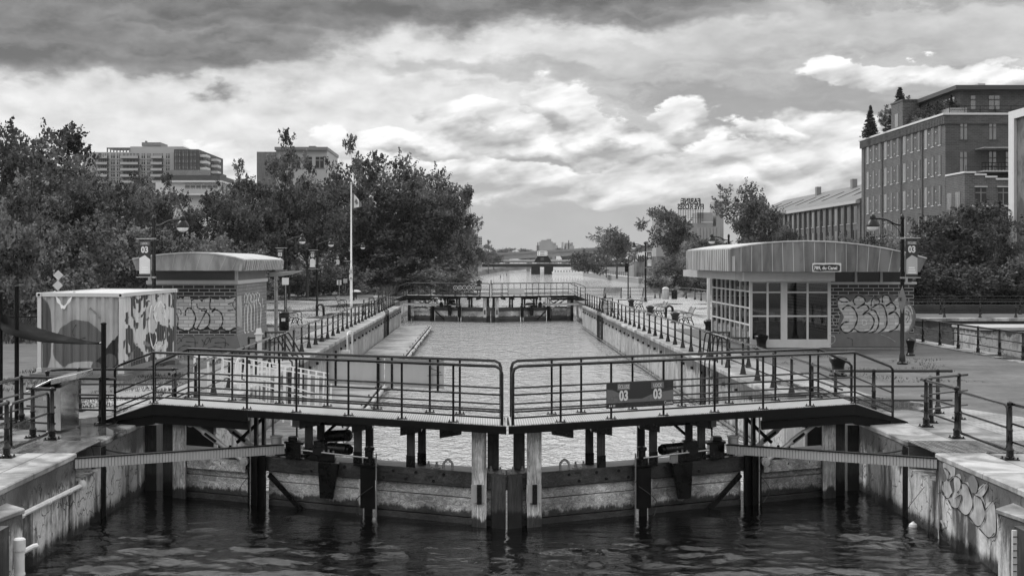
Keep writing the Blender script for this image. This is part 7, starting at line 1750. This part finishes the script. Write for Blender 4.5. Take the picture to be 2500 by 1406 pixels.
# ================================================================== PEOPLE
def body(t, joints, bones, mat, name='body'):
    """one continuous skinned surface"""
    me = bpy.data.meshes.new(name); me.from_pydata([j[0] for j in joints], bones, []); o = bpy.data.objects.new(name, me); COL.objects.link(o); o.parent = t
    me.materials.append(M[mat]); s = o.modifiers.new('skin', 'SKIN')
    for v, j in zip(me.skin_vertices[0].data, joints): v.radius = (j[1], j[1] * .85)
    me.skin_vertices[0].data[0].use_root = True
    ss = o.modifiers.new('sub', 'SUBSURF'); ss.levels = 1; ss.render_levels = 2; s.use_smooth_shade = True
    return o
# person leaning on the far gate rail
PY = 122.6; pxx = gx(1169, PY)
t = thing('person', (pxx, PY, .5), 'person in dark clothes leaning over the far gate rail behind the pictogram board', 'person')
J = [((0, 0, .86), .14), ((0, -.06, 1.05), .15), ((.02, -.22, 1.24), .17), ((.03, -.30, 1.30), .07), ((.04, -.38, 1.38), .095), ((.04, -.42, 1.46), .09),
     ((-.10, 0, .82), .09), ((-.11, .02, .45), .06), ((-.11, .05, .06), .045), ((-.11, -.08, .03), .04), ((.10, 0, .82), .09), ((.12, .03, .45), .06), ((.12, .06, .06), .045), ((.12, -.08, .03), .04),
     ((-.19, -.22, 1.24), .06), ((-.24, -.36, 1.04), .045), ((-.12, -.52, 1.05), .03), ((.22, -.22, 1.24), .06), ((.27, -.36, 1.04), .045), ((.15, -.52, 1.05), .03)]
body(t, J, [(0, 1), (1, 2), (2, 3), (3, 4), (4, 5), (0, 6), (6, 7), (7, 8), (8, 9), (0, 10), (10, 11), (11, 12), (12, 13), (2, 14), (14, 15), (15, 16), (2, 17), (17, 18), (18, 19)], 'cloth')
mb = MB(); mb.lathe((pxx + .04, PY - .42, .5 + 1.36), [(.03, 0), (.08, .03), (.095, .1), (.08, .17), (.03, .2)], 10); mb.build('head', 'skin', t, True)
mb = MB(); mb.lathe((pxx + .04, PY - .40, .5 + 1.46), [(.10, 0), (.105, .05), (.07, .11), (.02, .13)], 10); mb.build('hair', 'cloth', t, True)
# dark dog shape beside the person? the photo shows a dark low bench-like box there: bag on the deck
mb = MB(); q = gx(1150, 122.4); mb.tube(smooth2([(q - .55, 122.4, .62), (q - .2, 122.4, .66), (q + .2, 122.4, .64), (q + .5, 122.4, .6)]), .09, 8)
tag(recenter(mb.build('duffel_bag', 'cloth', None, True), (q, 122.4, .53)), 'long dark bag lying on the far gate deck below the pictogram board', 'bag')
# person crouching under an umbrella
PY = 129.0; pxx = gx(868, PY)
t = thing('person', (pxx, PY, 0), 'person in dark clothes sitting low under a pale umbrella by the flagpole', 'person')
J = [((0, 0, .22), .13), ((0, 0, .42), .14), ((0, .0, .58), .12), ((0, 0, .66), .05), ((0, 0, .76), .085), ((-.1, -.22, .30), .07), ((-.1, -.30, .04), .05), ((.1, -.22, .30), .07), ((.1, -.30, .04), .05), ((-.2, -.05, .52), .05), ((-.12, -.2, .42), .035), ((.2, -.05, .52), .05), ((.1, -.16, .62), .035)]
body(t, J, [(0, 1), (1, 2), (2, 3), (3, 4), (0, 5), (5, 6), (0, 7), (7, 8), (2, 9), (9, 10), (2, 11), (11, 12)], 'cloth')
t = thing('umbrella', (pxx + .05, PY - .1, .5), 'pale open umbrella held over the person sitting by the flagpole', 'umbrella')
mb = MB(); mb.lathe((pxx + .05, PY - .1, .70), [(.48, 0), (.47, .02), (.38, .10), (.22, .17), (.02, .20)], 12); mb.build('canopy', 'offwhite', t, True)
mb = MB(); mb.tube([(pxx + .05, PY - .1, .45), (pxx + .05, PY - .1, .93)], .012, 5); mb.build('shaft', 'steel', t)

# ================================================================== AIR
m, n = newmat('rain_haze'); n.N.clear(); out = n.add('ShaderNodeOutputMaterial')
pv = n.add('ShaderNodeVolumePrincipled', None, {'Color': (.75, .75, .75, 1), 'Density': HAZE_DENSITY if 'HAZE_DENSITY' in globals() else .00009, 'Anisotropy': .25}); n.L.new(pv.outputs[0], out.inputs['Volume']); M['haze'] = m
mb = MB(); mb.box(-905, -64, -6, 905, 1510, 42); hz = tag(mb.build('haze', 'haze'), kind='stuff'); hz['label'] = 'thin rainy haze over the canal and the far bank'; hz['category'] = 'haze'
